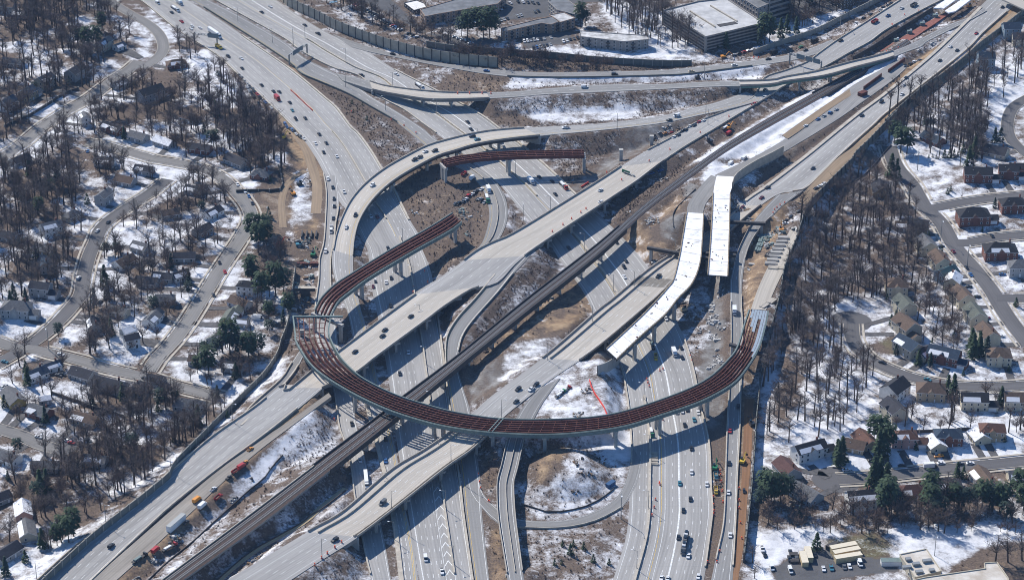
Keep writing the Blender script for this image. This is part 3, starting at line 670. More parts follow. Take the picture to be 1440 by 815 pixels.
ground_road('dirt_track', M_dirtrd, [], 'dirt_track', .1); ground_road('rutted_track', M_dirtrd, [], 'dirt_track', .1); ground_road('service_yard', M_gravel, [], 'service_yard'); ground_road('tan_strip', M_dirtrd, [], 'dirt_strip')
ground_road('dirt_road', M_dirtrd, [], 'dirt_road'); ground_road('work_road', M_workr, [], 'work_road'); ground_road('ramp_bed', M_deck, [], 'ramp_bed'); ground_road('brown_strip', M_browns, [], 'dirt_strip', .1)
ground_road('sandy_path', M_sand, [], 'dirt_path', .5)
ground_road('deck_approach', M_gravel, [], 'deck_approach', 7); ground_road('straight_deck_approach', M_newdeck, [], 'deck_approach', 7)
# turning circles at the street ends
for q_, rr_ in (((1196,452), 13.5), ((1177,674), 14), ((82,628), 11)):
    c_ = P(*q_); mb = MB(); mb.prism([(c_[0]+rr_*math.cos(a_*math.pi/16), c_[1]+rr_*math.sin(a_*math.pi/16)) for a_ in range(32)], -.3, .10, M_street); tag(mb.build('turning_circle'), kind='structure')
DENSE = {k: resample(ROADS[k].C, ROADS[k].n*4) for k, _s, _w, _n in STREETS}
def clear_runs(k, off):
    """stretches of a street whose edge is not inside another street"""
    r = ROADS[k]; out = {}
    for f in (0, 1):
        ok = []
        for i in range(r.n):
            q = np.array(r.pt(i, f+(off/r.W[i])*(1 if f else -1))); bad = False
            for k2, _s, w2, _n in STREETS:
                if k2 != k:
                    C_ = DENSE[k2]
                    if np.min(np.hypot(C_[:, 0]-q[0], C_[:, 1]-q[1])) < w2/2+1.2: bad = True; break
            ok.append(not bad)
        runs = []; s_ = None
        for i, o_ in enumerate(ok+[False]):
            if o_ and s_ is None: s_ = i
            if not o_ and s_ is not None:
                if i-1 > s_: runs.append((s_, i-1))
                s_ = None
        out[f] = runs
    return out
# pale kerbs of the streets
kb = MB()
for k, _s, _w, _n in STREETS:
    r = ROADS[k]; rr_ = clear_runs(k, .4)
    for f in (0, 1):
        for a_, b_ in rr_[f]: r.wall(kb, M_barrier, f, -.35, .35, .16, a_, b_)
tag(kb.build('kerb'), kind='structure')
pv = MB()
for k in ('s8','s9','s10','s11','s12','s13','s3','s4','s5','s1'):
    r = ROADS[k]; rr_ = clear_runs(k, 2.4)
    for f in (0, 1):
        for a_, b_ in rr_[f]: r.wall(pv, M_barrier, f, -3.2, 1.5, .17, a_, b_)
tag(pv.build('pavement'), kind='structure')
# chevrons painted in the gore between the lanes
ch = MB(); r = ROADS['west']
for i in range(11):
    t = np.interp(690+i*13, r.px[:, 1], r.len); 
    for a, b in ((.515, .585), (.655, .585)):
        ch.face([r.fr(t, a, .05), r.fr(t+5.0*(-1 if r.px[-1,1] > r.px[0,1] else 1), b, .05), r.fr(t+5.0*(-1 if r.px[-1,1] > r.px[0,1] else 1)+1.3, b, .05), r.fr(t+1.3, a, .05)], M_paint)
tag(ch.build('road_markings'), kind='structure')
# barriers on the ground: each a thing
def barrier(key, f, label, a=None, b=None, off=0, w=.7, h=1.1, m=None, name='concrete_barrier', cat='barrier', base=0.0):
    r = ROADS[key]; i0, i1 = 0, r.n-1
    if a: i0, i1 = sorted((r.at(*a), r.at(*b)))
    if i1-i0 < 1: return None
    mb = MB(); r.wall(mb, m or M_barrier, f, off, w, h, i0, i1, base); return tag(mb.build(name), label, cat)
barrier('west', 1, 'tan concrete edge barrier between the top left freeway and the frontage road', (330,0),(545,300), 0, 1.5, .8)
barrier('west', 0, 'tan shoulder barrier along the wooded side of the top left freeway', (200,0),(430,230), 0, 1.2, .8)
barrier('west', .60, 'low median barrier dividing the top left freeway before the curved flyover', (462,180),(545,300), 0, .8, 1)
barrier('west', .68, 'concrete barrier between the chevron gore and the curving off-ramp lanes', (565,330),(640,800), 0, .9, 1.1)
barrier('west', 1, 'concrete barrier right of the chevron lanes running to the lower edge', (600,400),(660,815), 0, 1.0, 1.2)
barrier('ramp_west', 0, 'outer concrete barrier of the ramp beside the building site', (450,250),(455,460), 0, .8, 1.1)
barrier('ramp_west', 1, 'concrete barrier between the ramp and the foot of the curved flyover', (470,285),(460,430), 0, .9, 1.1)
barrier('ramp_west', 0, 'concrete barrier below the steel arc along the westmost lower lanes', (480,560),(515,815), 0, .8, 1.1)
barrier('curved_flyover', 0, 'concrete barrier between the two lower left carriageways', (515,560),(560,815), 0, 2.6, .9)
barrier('centre_freeway', .385, 'median barrier of the freeway that passes under the north flyover', (440,60),(745,300), 0, 1.2, 1.0)
barrier('centre_freeway', 1, 'pale edge barrier of the freeway beside the noise wall ramp', (520,80),(790,250), 0, 1.6, .8)
barrier('centre_freeway', 0, 'tan edge barrier between frontage road and freeway at the top', (320,10),(640,215), 0, 1.1, .9)
barrier('centre_freeway', .40, 'median barrier of the freeway between the rail viaduct and the second overpass', (790,335),(880,440), 0, 1.6, 1.0)
barrier('centre_freeway', 1, 'dark topped barrier on the outer side of the lower right freeway', (945,460),(1000,815), 0, .9, 1.1)
barrier('centre_freeway', .23, 'snow lined concrete barrier separating the loop road lanes from the lower right freeway', (900,560),(890,815), 0, 1.2, 1.2)
barrier('centre_freeway', 0, 'short barrier beside the snowy lot where the loop road begins', (875,530),(884,650), 0, .9, 1.1)
barrier('side_ramp', 0, 'guard barrier between the top left freeway slope and the frontage road', (300,10),(560,180), 0, .6, 1.4, M_wallg)
barrier('side_ramp', .5, 'thin barrier on the bend of the frontage ramp beside parked trucks', (655,240),(690,345), 0, .5, 1.0)
barrier('east_ramp', 0, 'concrete barrier on the freeway side of the east ramp', (1027,420),(1012,780), 0, .8, 1.1)
barrier('east_ramp', 1, 'tan barrier on the construction side of the east ramp', (1044,420),(1032,800), 0, .8, 1.1)
barrier('loop_off_ramp', 1, 'dark topped barrier round the bend of the curving off-ramp', (722,386),(646,497), 0, .6, 1.0)
barrier('loop_off_ramp', 0, 'curved barrier on the tan verge inside the off-ramp bend', (690,380),(628,520), 0, .8, 1.2)
barrier('wall_ramp', 1, 'dark guard barrier on the freeway side of the ramp under the noise wall', (700,108),(1060,95), 0, .5, 1.0, M_wallg)
barrier('south_loop', 1, 'dark edged barrier on the lower side of the loop road', (740,742),(880,700), 0, .6, .9)
barrier('merge_left', 1, 'barrier between the merging ramp and the long overpass approach', (415,515),(345,600), 0, 1.0, 1.1)
barrier('merge_left', 0, 'barrier between the merging ramp and the snowy verge by the noise wall', (410,510),(335,600), 0, .8, 1.0)
barrier('long_overpass', 1, 'barrier between the long overpass approach and the tan work strip at the lower left', (400,590),(100,860), 0, .9, 1.1)
barrier('long_overpass', 0, 'barrier beside the snowy gutter of the long overpass approach', (400,550),(90,820), 0, .7, 1.0)
barrier('long_overpass', 0, 'barrier along the site trucks side of the diagonal freeway at the top right', (930,200),(1290,-10), 0, .8, 1.0)
barrier('long_overpass', 1, 'barrier between the diagonal freeway and the railway cutting at the top right', (880,254),(1330,-10), 0, .8, 1.0)
barrier('second_overpass', 0, 'tan barrier on the parking side of the freeway beside the tall bare trees', (1380,0),(1060,285), 0, 2.6, .8)
barrier('second_overpass', 1, 'barrier on the dirt side of the freeway beside the tall bare trees', (1410,30),(1100,270), 0, .9, 1.0)
# ------------------------------------------------------------------ bridges
def bridge(key, name, label, m, spans, depth=1.9, par=1.15, parw=.55, spec=(), piers=(), pier_w=1.6, girder=None, cols=3, inner=None, apron=None):
    r = ROADS[key]; root = empty(name, tuple(r.C[(spans[0][0]+spans[0][1])//2])); tag(root, label, 'bridge'); root.location = (0, 0, 0)
    i0 = min(a for a, b in spans); i1 = max(b for a, b in spans)
    mb = MB()
    for a, b in spans: r.surface(mb, m, .5, i0=a, i1=b)
    mb.build('deck', root)
    gd = MB()
    for a, b in spans:
        for f in ((.04,.28,.52,.76) if r.W.mean() > 14 else (.1,.5)):
            r.wall(gd, girder or M_under, f, 0, .7, -.45, a, b, -depth)
        for f in (.94,): r.wall(gd, girder or M_under, f, 0, .7, -.45, a, b, -depth)
    gd.build('girders', root)
    for f in (0, 1):
        for a, b in spans:
            p_ = MB(); r.wall(p_, M_parapet, f, 0, parw, par, a, b, -.5); p_.build('parapet', root)
    if inner:
        for f, w, h in inner:
            for a, b in spans:
                p_ = MB(); r.wall(p_, M_barrier, f, 0, w, h, a, b, 0); p_.build('inner_barrier', root)
    if spec: marks(r, spec, 'lane_markings', root)
    for q in piers:
        i = r.at(*q); top = r.C[i][2]-depth; p_ = MB()
        d = (r.R[i]-r.L[i])/r.W[i]; ang = math.atan2(d[1], d[0]); c = r.C[i]
        p_.box((c[0], c[1], top-1.3), (r.W[i]*.94, pier_w, 1.3), M_pier, ang)
        for k in range(cols):
            f = (k+.5)/cols; g_ = r.L[i]*(1-f)+r.R[i]*f; zb = hz(g_[0], g_[1])-.5
            p_.box((g_[0], g_[1], zb), (1.5, pier_w*.8, top-1.3-zb), M_pier, ang)
        p_.build('pier', root)
    # abutments
    for a, b in spans:
        for i in (a, b):
            if i in (0, r.n-1): continue
            p_ = MB(); d = (r.R[i]-r.L[i])/r.W[i]; ang = math.atan2(d[1], d[0]); c = r.C[i]
            p_.box((c[0], c[1], -1), (r.W[i]+1, 1.4, c[2]+.4), M_pier, ang); p_.build('abutment', root)
    return root
def approach(key, m, name, spec=()):
    """the stretches of an elevated road that stand on earth"""
    r = ROADS[key]; sp = sorted(SP[key]); segs = []; s_ = 0
    for a, b in sp:
        if a > s_: segs.append((s_, a))
        s_ = b
    if s_ < r.n-1: segs.append((s_, r.n-1))
    for a, b in segs:
        mb = MB(); r.surface(mb, m, 2.4 if r.C[a:b+1, 2].max() > 1 else .35, i0=a, i1=b); tag(mb.build(name), kind='structure')
        if spec:
            pass
    if spec: tag(marks(r, spec, 'road_markings'), kind='structure')
approach('curved_flyover', M_conc, 'flyover_approach')
bridge('curved_flyover', 'flyover_bridge', 'curved concrete flyover sweeping round and down over two freeways', M_deck, SP['curved_flyover'], 2.6, 1.15, .6,
    [('s', .10), ('y', .80), ('d', .38), ('d', .62)], [(700,190),(640,203),(590,217),(543,252),(512,283)], 2.2, M_dark, 2)
tag(marks(ROADS['curved_flyover'], [('s', .1, ((500,420),(560,850))), ('d', .36, ((500,420),(560,850))), ('d', .62, ((500,420),(560,850))), ('y', .88, ((500,420),(560,850))), ('s', .1, ((1000,150),(760,186))), ('s', .9, ((1000,150),(760,186))), ('d', .5, ((1000,150),(760,186)))], 'road_markings'), kind='structure')
LO = [('s', .06), ('d', .20), ('d', .34), ('d', .48), ('d', .62), ('d', .76), ('s', .93)]
approach('long_overpass', M_conc, 'freeway', LO)
sp_ = SP['long_overpass']
bridge('long_overpass', 'overpass_bridge', 'wide pale overpass deck with four dark cars beside the steel arc', M_deck, [max(sp_, key=lambda q: ROADS['long_overpass'].px[(q[0]+q[1])//2][1])], 2.0, 1.2, .6, (), [(575,468),(535,498),(480,530),(620,440)], 1.8, None, 5)
bridge('long_overpass', 'overpass_bridge', 'wide pale overpass deck crossed by orange cones above the centre freeway', M_deck, [min(sp_, key=lambda q: ROADS['long_overpass'].px[(q[0]+q[1])//2][1])], 2.0, 1.2, .6, (), [(775,315),(820,285),(865,255),(735,338)], 1.8, None, 5)
SO = [('s', .26), ('d', .42), ('d', .56), ('d', .70), ('s', .9)]
approach('second_overpass', M_conc, 'freeway', SO)
sp_ = sorted(SP['second_overpass'], key=lambda q: ROADS['second_overpass'].px[(q[0]+q[1])//2][1])
for sq, lab, pr in zip(sp_, ('freeway bridge in the shade beneath the two snowy decks', 'overpass bridge partly covered by the curved white deck, above the centre freeway', 'broad overpass bridge at the lower left casting a long shadow on the chevron lanes'),
        ([(980,340)], [(895,420),(850,450),(825,470)], [(640,615),(590,650),(545,685),(500,715)])):
    bridge('second_overpass', 'overpass_bridge', lab, M_deck, [sq], 2.0, 1.2, .6, (), pr, 1.8, None, 4, inner=[(.20, .7, 1.1)]+([(.93, .6, 1.0)] if 'broad' in lab else []))
approach('north_flyover', M_asph, 'flyover_approach', [('s', .12), ('s', .88), ('d', .5)])
sp_ = sorted(SP['north_flyover'], key=lambda q: ROADS['north_flyover'].px[(q[0]+q[1])//2][0])
bridge('north_flyover', 'flyover_bridge', 'slim concrete ramp bridge over the freeway near the noise wall', M_deck, [sp_[0]], 2.2, 1.1, .5, (), [(632,132),(590,127)], 1.6, None, 2)
bridge('north_flyover', 'flyover_bridge', 'long green girder ramp bridge over the railway at the top right', M_deck, [sp_[1]], 2.4, 1.2, .5, (), [(1120,115),(1165,105),(1215,92)], 1.6, M_green, 2)
approach('south_exit', M_asph, 'exit_ramp')
bridge('south_exit', 'exit_bridge', 'narrow two lane exit bridge running down beside the snowy mound', M_asph, SP['south_exit'], 2.0, 1.2, .5, [('s', .15), ('s', .85)], [(715,640),(712,700),(716,745)], 1.6, None, 2, inner=[(.55, .4, .9)])
approach('east_ramp', M_asph, 'freeway_ramp', [('s', .12), ('s', .85), ('d', .5)])
bridge('east_ramp', 'ramp_bridge', 'grey curved ramp bridge shaded by the straight white deck', M_asph, SP['east_ramp'], 2.0, 1.2, .5, (), [(1045,335)], 1.6, None, 2)
# railway: ballast bed, rails, sleepers, viaduct
rl = ROADS['rail_line']
for a, b in [(0, SP['rail_line'][0][0] if SP['rail_line'][0][0] < SP['rail_line'][0][1] else 0)]: pass
spn = sorted(SP['rail_line']); bed = MB(); rl.surface(bed, M_ballast, 1.2); tag(bed.build('railway_bed'), kind='structure')
vr = empty('rail_viaduct'); tag(vr, 'twin track railway viaduct on concrete piers crossing under the steel arc', 'viaduct')
vr2 = empty('rail_viaduct'); tag(vr2, 'short railway bridge under the green girder flyover', 'viaduct')
for (a, b), root in zip(sorted(spn, key=lambda q: q[0]-q[1]), (vr, vr2)):
    for f in (0, 1):
        p_ = MB(); rl.wall(p_, M_dark, f, -.6, .5, .9, a, b, -2.6); p_.build('edge_girder', root)
    p_ = MB(); rl.surface(p_, M_under, .6, i0=a, i1=b, dz=-1.3); p_.build('deck', root)
    if root is vr:
        for f in (.12, .86):
            p_ = MB(); rl.wall(p_, M_steelg, f, 0, .6, -1.9, a, b, -3.2); p_.build('girder', root)
    for i in range(a+2, b-1, 4 if root is vr else 3):
        c = rl.C[i]; zb = hz(c[0], c[1])-.5; d = (rl.R[i]-rl.L[i])/rl.W[i]; ang = math.atan2(d[1], d[0]); top = c[2]-3.1
        if is_road(c[0], c[1], -1) : pass
        p_ = MB(); p_.box((c[0], c[1], top-1.4), (rl.W[i]*.9, 1.8, 1.4), M_pier, ang); p_.box((c[0], c[1], zb), (rl.W[i]*.42, 1.6, top-1.4-zb), M_pier, ang); p_.build('pier', root)
tr = MB()
for f in (.20, .33, .63, .76):
    rl.wall(tr, M_rail, f, 0, .16, .26, 0, rl.n-1, 0.05)
tag(tr.build('railway_rails'), kind='structure')
td = MB()
for f in (.265, .695): rl.wall(td, M_dark, f, -1.2, 2.4, .10, 0, rl.n-1, 0)
tag(td.build('railway_sleepers'), kind='structure')
wk = MB(); rl.wall(wk, M_barrier, .02, 0, .5, .7, 0, spn[0][0] if spn[0][0] > 2 else 3, 0); tag(wk.build('cable_trough'), 'pale cable trough along the upper side of the railway', 'trough')
# steel flyover under construction
def girders(key, name, label, fr_, depth=2.3, cross=7, fascia=None, piers=(), w=.38, cap=None):
    r = ROADS[key]; root = empty(name); tag(root, label, 'bridge')
    for f in fr_:
        mb = MB(); r.wall(mb, M_rust, f, 0, w, 0, 0, r.n-1, -depth); r.wall(mb, M_rust, f, -.05, w+.1, .1, 0, r.n-1, 0); mb.build('girder', root)
    t = 2.0
    while t < r.len[-1]-1:
        cf = MB(); p0, p1 = r.fr(t, fr_[0], -.35), r.fr(t, fr_[-1], -.35); cf.tube(p0, p1, .2, .2, M_rust, 4); cf.build('cross_frame', root); t += cross
    if fascia:
        for f in fascia:
            mb = MB(); r.wall(mb, M_steelg, f, -1.0 if f < .5 else -1.0, .35, .3, 0, r.n-1, -depth-.2); r.wall(mb, M_steelg, f, -1.5, .8, .12, 0, r.n-1, -.1); mb.build('fascia', root)
    for q in piers:
        i = r.at(q[0], q[1]); d = (r.R[i]-r.L[i])/r.W[i]; ang = math.atan2(d[1], d[0]); c = r.C[i]; top = c[2]-depth-.1; p_ = MB()
        if len(q) > 2:
            p_.box((c[0]+d[0]*q[2], c[1]+d[1]*q[2], top-1.8), (q[3], 2.2, 1.8), M_dark if len(q) > 4 else M_pier, ang)
            for o_ in ((q[2]-q[3]*.42), (q[2]+q[3]*.42)):
                g_ = (c[0]+d[0]*o_, c[1]+d[1]*o_); zb = hz(*g_)-.5; p_.box((g_[0], g_[1], zb), (1.8, 1.8, top-1.8-zb), M_pier, ang)
        else:
            p_.box((c[0], c[1], top-1.8), (r.W[i]*1.0, 2.2, 1.8), M_pier, ang)
            for o_ in (-.28, .28):
                g_ = (c[0]+d[0]*o_*r.W[i], c[1]+d[1]*o_*r.W[i]); zb = hz(*g_)-.5; p_.box((g_[0], g_[1], zb), (1.9, 1.9, top-1.8-zb), M_pier, ang)
        p_.build('pier', root)
    return root
gf = girders('girder_flyover', 'steel_flyover', 'great arc of rust red girders without a deck, sweeping across the interchange', [.07,.24,.41,.58,.75,.92], 2.4, 6.5, (0,1),
    [(1057,488,0,26,1),(995,548),(930,575),(860,592),(775,601),(702,599),(620,586),(560,563),(505,540)])
gb = girders('girder_branch', 'steel_flyover', 'straight branch of three dark red girders ending above the dirt island', [.08,.36,.64,.92], 2.4, 12, (0,1), [(455,440,4,26),(505,393),(560,356),(636,310)], .7)
gs = girders('girder_span', 'steel_span', 'short rust red girder span resting on tall pale piers over the centre freeway', [.06,.35,.65,.94], 2.4, 6.5, None, [(625,228),(720,216),(819,215)], .5)
# a concrete joint across the arc and the cap beam where the branch starts
r = ROADS['girder_flyover']; i = r.at(702, 598); jb = MB()
for dt in (-1.1, 1.1):
    a, b = r.fr(r.len[i]+dt, -.02, .2), r.fr(r.len[i]+dt, 1.02, .2); jb.tube(a, b, .35, .35, M_steelg, 4)
jb.build('joint_beam', gf)
a, b = P(413, 445, 15.7), P(482, 445, 15.7); jb = MB(); jb.tube(a, b, .8, .8, M_steelg, 4); jb.build('end_beam', gf)
# deck pans on the east end
dp = MB()
for f0, f1, pxend in ((.08,.23,(1052,496)),(.25,.40,(1070,452)),(.42,.57,(1064,470)),(.59,.74,(1058,462)),(.76,.91,(1066,450)),(-.04,.06,(1054,500))):
    r.surface(dp, MATS.get('deck_pans') or mat('deck_pans', (.33,.38,.42), .5, .15, .6, metal=.3), .15, f0, f1, 0, max(2, r.at(*pxend)), dz=.2)
dp.build('deck_pans', gf)
# white decks
def white_deck(key, label, piers, caps):
    r = ROADS[key]; root = empty('snowy_deck_bridge'); tag(root, label, 'bridge')
    mb = MB(); r.surface(mb, M_newdeck, .5); mb.build('deck', root)
    for f in (0, 1):
        p_ = MB(); r.wall(p_, mat('formwork_edge', (.30,.24,.17), .9, .4, .6), f, -.5, .7, .55, 0, r.n-1, -.6); p_.build('edge_form', root)
        p_ = MB(); t = 1.0
        while t < r.len[-1]-1: q = r.fr(t, f, 0); p_.tube(q, (q[0], q[1], q[2]+1.3), .07, .07, M_dark, 4); t += 2.4
        p_.build('guard_rail', root)['kind'] = 'stuff'
    t = 9.0
    while t < r.len[-1]-4:
        a_, b_ = r.fr(t, .03, .03), r.fr(t, .97, .03); p_ = MB(); p_.tube(a_, b_, .09, .09, MATS['formwork_edge'], 4); p_.build('deck_seam', root); t += rnd.uniform(13, 24)
    p_ = MB()
    for k in range(16):
        q = r.fr(rnd.uniform(2, r.len[-1]-2), rnd.uniform(.08, .92), 0); p_.box(q, (rnd.uniform(.4,1.8), rnd.uniform(.3,.7), rnd.uniform(.2,.6)), rnd.choice((M_dark, M_steelg, MATS['formwork_edge'], M_rust)), rnd.uniform(0,3))
    p_.build('site_items', root)['kind'] = 'stuff'
    gd = MB()
    for f in (.06,.3,.54,.78,.94): r.wall(gd, M_dark, f, 0, .6, -.5, 0, r.n-1, -2.5)
    gd.build('girders', root)
    for q in piers:
        i = r.at(q[0], q[1]); d = (r.R[i]-r.L[i])/r.W[i]; ang = math.atan2(d[1], d[0]); c = r.C[i]; top = c[2]-2.6; p_ = MB()
        ln = q[2] if len(q) > 2 else r.W[i]*.95; of = q[3] if len(q) > 3 else 0
        p_.box((c[0]+d[0]*of, c[1]+d[1]*of, top-2), (ln, 2.2, 2), M_dark if len(q) > 2 else M_pier, ang)
        for o_ in (-.44, .44):
            g_ = (c[0]+d[0]*(of+o_*ln), c[1]+d[1]*(of+o_*ln)); zb = hz(*g_)-.5; p_.box((g_[0], g_[1], zb), (1.8, 1.8, top-2-zb), M_pier, ang)
        p_.build('pier', root)
    return root
wd1 = white_deck('white_deck_curved', 'snow covered new deck curving over the second overpass', [(955,352,44,-8),(935,410),(910,440),(885,465)], ())
wd2 = white_deck('white_deck_straight', 'straight snow covered new deck standing alone east of the curved one', [(1012,305,40,10),(1010,350,30,-4)], ())
ORD = ['first','second','third','fourth','fifth','sixth','seventh','eighth','ninth','tenth','eleventh','twelfth','thirteenth','fourteenth','fifteenth','sixteenth','seventeenth','eighteenth','nineteenth','twentieth']+['twenty-'+a for a in ('first','second','third','fourth','fifth','sixth','seventh','eighth','ninth')]+['thirtieth']+['thirty-'+a for a in ('first','second','third','fourth','fifth','sixth','seventh','eighth','ninth')]+['fortieth']
PENDING = {}        # (description, where) -> [(object, px x, px y)] : labels are finished at the end with an ordinal
def later(o, desc, where, loc, horizontal=False):
    PENDING.setdefault((desc, where, horizontal), []).append((o, proj(loc)))
def finish_labels():
    for (d, w, hor), it in PENDING.items():
        if len(it) == 1: it[0][0]['label'] = f'{d} {w}'; continue
        it.sort(key=lambda q: q[1][0] if hor else q[1][1])
        if len(f'{d} {w}'.split()) > 11: d = d.replace(' parked', '').replace(' standing', '')
        for k, (o, _) in enumerate(it):
            nm = ORD[k] if k < len(ORD) else 'later'
            o['label'] = f"{d} {w}, {nm} {'from the left' if hor else 'from the top'}"
# ------------------------------------------------------------------ noise walls, fences
def wall_line(name, label, s, h, m, z=None, w=.5, post=7.5, cat='noise wall', capm=None, dz=0, panel=True):
    pts = [P(*q, z)+np.array((0,0,0)) if z is not None else G(*q) for q in T(s)]
    n = max(3, int(sum(np.linalg.norm(pts[i+1]-pts[i]) for i in range(len(pts)-1))/(post or 7.5))+1)
    q = resample(pts, n) if len(pts) > 2 else np.linspace(pts[0], pts[1], n)
    root = empty(name); tag(root, label, cat)
    mb = MB(); nv = []
    for i in range(n):
        d = q[min(i+1, n-1)]-q[max(i-1, 0)]; d /= max(np.linalg.norm(d[:2]), .01); nv.append(np.array((-d[1], d[0], 0)))
    for i in range(n-1):
        for sgn in (1, -1):
            a, b = q[i]+nv[i]*w/2*sgn, q[i+1]+nv[i+1]*w/2*sgn
            mb.face([(a[0], a[1], a[2]-1.5), (b[0], b[1], b[2]-1.5), (b[0], b[1], b[2]+h), (a[0], a[1], a[2]+h)], m)
        a, b, c, d = q[i]+nv[i]*w/2, q[i+1]+nv[i+1]*w/2, q[i+1]-nv[i+1]*w/2, q[i]-nv[i]*w/2
        mb.face([(p_[0], p_[1], p_[2]+h) for p_ in (a, b, c, d)], capm or m)
    mb.build('panel', root)
    if post and panel:
        pm = MB()
        for i in range(0, n):
            d = nv[i]; pm.box((q[i][0], q[i][1], q[i][2]-1), (.7, w+.5, h+1.35), M_dark if h > 5.5 else M_wallcap, math.atan2(-d[0], d[1]))
        o = pm.build('posts', root); o['kind'] = 'stuff'
    return root
wall_line('noise_wall', 'tall beige panelled noise wall with dark posts beside the ramp at the top', '# 384,-14 b 0,22 60,60 200,125 300,178 400,220 600,292 760,338 900,372 1087,402 # 700,95', 8.5, M_wallb, capm=M_wallg)
wall_line('noise_wall', 'dark noise wall along the snowy bank below the apartment buildings', '# 600,66 640,72 700,76 740,79 780,82 840,88 928,93 972,93', 5, M_wallg)
wall_line('noise_wall', 'long grey green noise wall between the houses and the long overpass approach', 'I 975,290 960,400 950,500 930,620 905,700 880,760 J 870,85 830,160 770,240 700,310 620,390 560,450 480,530 400,615 300,710 200,815 E 1087,165 960,275 800,400 670,500 550,600 430,710 300,830 # 40,845', 4.6, M_wallg, capm=M_wallcap)
wall_line('noise_wall', 'dark noise wall from the bare wood up beside the freeway dirt strip', '# 1046,790 1054,720 1060,650 1063,600 1067,560 1070,532 1080,490 1088,455 1097,420 1103,385 1119,346 1134,306 k 900,235 1087,45 s 0,300 90,215 200,100 290,10 r 200,810 300,715 420,610 530,530', 6, M_wallg)
wall_line('noise_wall', 'grey noise wall beside the blue townhouses at the top right edge', 'r 530,530 700,400 800,310 900,235 1000,160 1087,90', 5, M_wallg)
wall_line('retaining_wall', 'pale grey noise wall beside the snowy verge at the top right', 'q 0,350 180,285 390,215 560,130 700,60 860,-20', 4.5, M_wallcap, cat='retaining wall')
wall_line('retaining_wall', 'curved concrete retaining wall beside the row of parked site vehicles', 'k 315,225 330,180 380,135 470,80 560,35 640,-10', 7, M_barrier, post=0, cat='retaining wall')
wall_line('wooden_fence', 'long dark wooden fence beside the pale houses at the upper left', 'A 30,810 200,735 350,640 420,600 500,570', 2, M_dark, cat='fence')
wall_line('wooden_fence', 'dark fence around the houses behind the snowy building yard', 'G 600,500 720,495 880,488 885,400 870,340', 2, M_dark, cat='fence')
wall_line('wooden_fence', 'wooden fence running diagonally through the middle left gardens', 'D 330,335 450,375 600,430 700,455 800,490', 2, M_dark, cat='fence')
wall_line('wooden_fence', 'dark garden fence behind the row of lower right houses', 'u 330,580 480,578 640,570 760,565 950,565', 1.8, M_dark, cat='fence')
wall_line('safety_fence', 'orange safety fence bending round the snowy site yard', '# 829,536 833,549 840,560 848,572 854,585', 1.2, mat('safety_orange', (.75,.07,.05), .7, 0), w=.4, post=0, cat='fence')
wall_line('safety_fence', 'short orange safety fence on the verge of the long overpass', 'd 985,470 1030,440', 1.2, MATS['safety_orange'], w=.4, post=0, cat='fence')
wall_line('retaining_wall', 'tan retaining wall below the snowy platform south of the arc', '# 737,612 765,613 800,612 832,611 858,609', 4.2, M_barrier, post=0, cat='retaining wall')
wall_line('retaining_wall', 'panelled abutment wall under the end of the curved white deck', '# 840,528 852,524 864,516 872,508', 7, M_pier, post=0, cat='retaining wall')
for lab, s_ in (('wavy black silt fence along the snow strip at the lower left','# 398,640 384,655 372,672 350,690 330,708 300,735 272,762 240,788 208,818 190,840'),('black silt fence below the railway bank at the bottom','# 486,690 452,716 440,722 425,735 395,752 350,778 303,818'),
    ('dark silt fence curving round the snow below the right noise wall','s 240,200 190,260 130,330 60,400 0,440 # 1185,262 1165,285'),('black silt fence along the brown knoll beside the railway','j 625,125 560,190 500,250 480,300 485,360'),('dark silt fence round the foot of the mound terrace','n 400,390 450,330 520,370 600,385 700,380 830,350 930,300 1010,240')):
    wall_line('silt_fence', lab, s_, .9, M_dark, w=.35, post=0, cat='fence')
# ------------------------------------------------------------------ houses
ROOFS = dict(dark=(.045,.045,.055), grey=(.14,.14,.145), brown=(.13,.09,.068), blue=(.035,.055,.085), maroon=(.10,.05,.045), teal=(.05,.10,.11), tan=(.25,.19,.14), black=(.03,.03,.035), snow=(.78,.78,.80), olive=(.12,.13,.11), red=(.13,.068,.05))
WALLS = dict(white=(.72,.71,.68), cream=(.56,.50,.38), beige=(.48,.43,.34), tan=(.40,.32,.22), grey=(.36,.36,.36), brick=(.19,.085,.065), bluegrey=(.24,.31,.37), pink=(.42,.27,.24), yellow=(.55,.40,.12))
def rmat(c): return mat('roof_'+c, ROOFS[c], .9, .22, .8)
M_asphd = mat('driveway_asphalt', (.10,.095,.095), .9, .3, .4)
def wmat(c): return mat('wall_'+c, WALLS[c], .85, .1, .5)
WIN = MB(); WIN.box((0,0,0), (1.35,.10,1.6), M_white); WIN.box((0,.03,.12), (1.05,.10,1.36), M_glass); WINM = WIN.mesh('window')
DOORM = {c: None for c in ('white','dark')}
for c, m_ in (('white', M_white), ('dark', M_dark)):
    d_ = MB(); d_.box((0,0,0), (1.1,.12,2.2), m_); DOORM[c] = d_.mesh('door')
GD = MB(); GD.box((0,0,0), (4.6,.12,2.3), M_white); GDM = GD.mesh('garage_door')
HOUSES = []
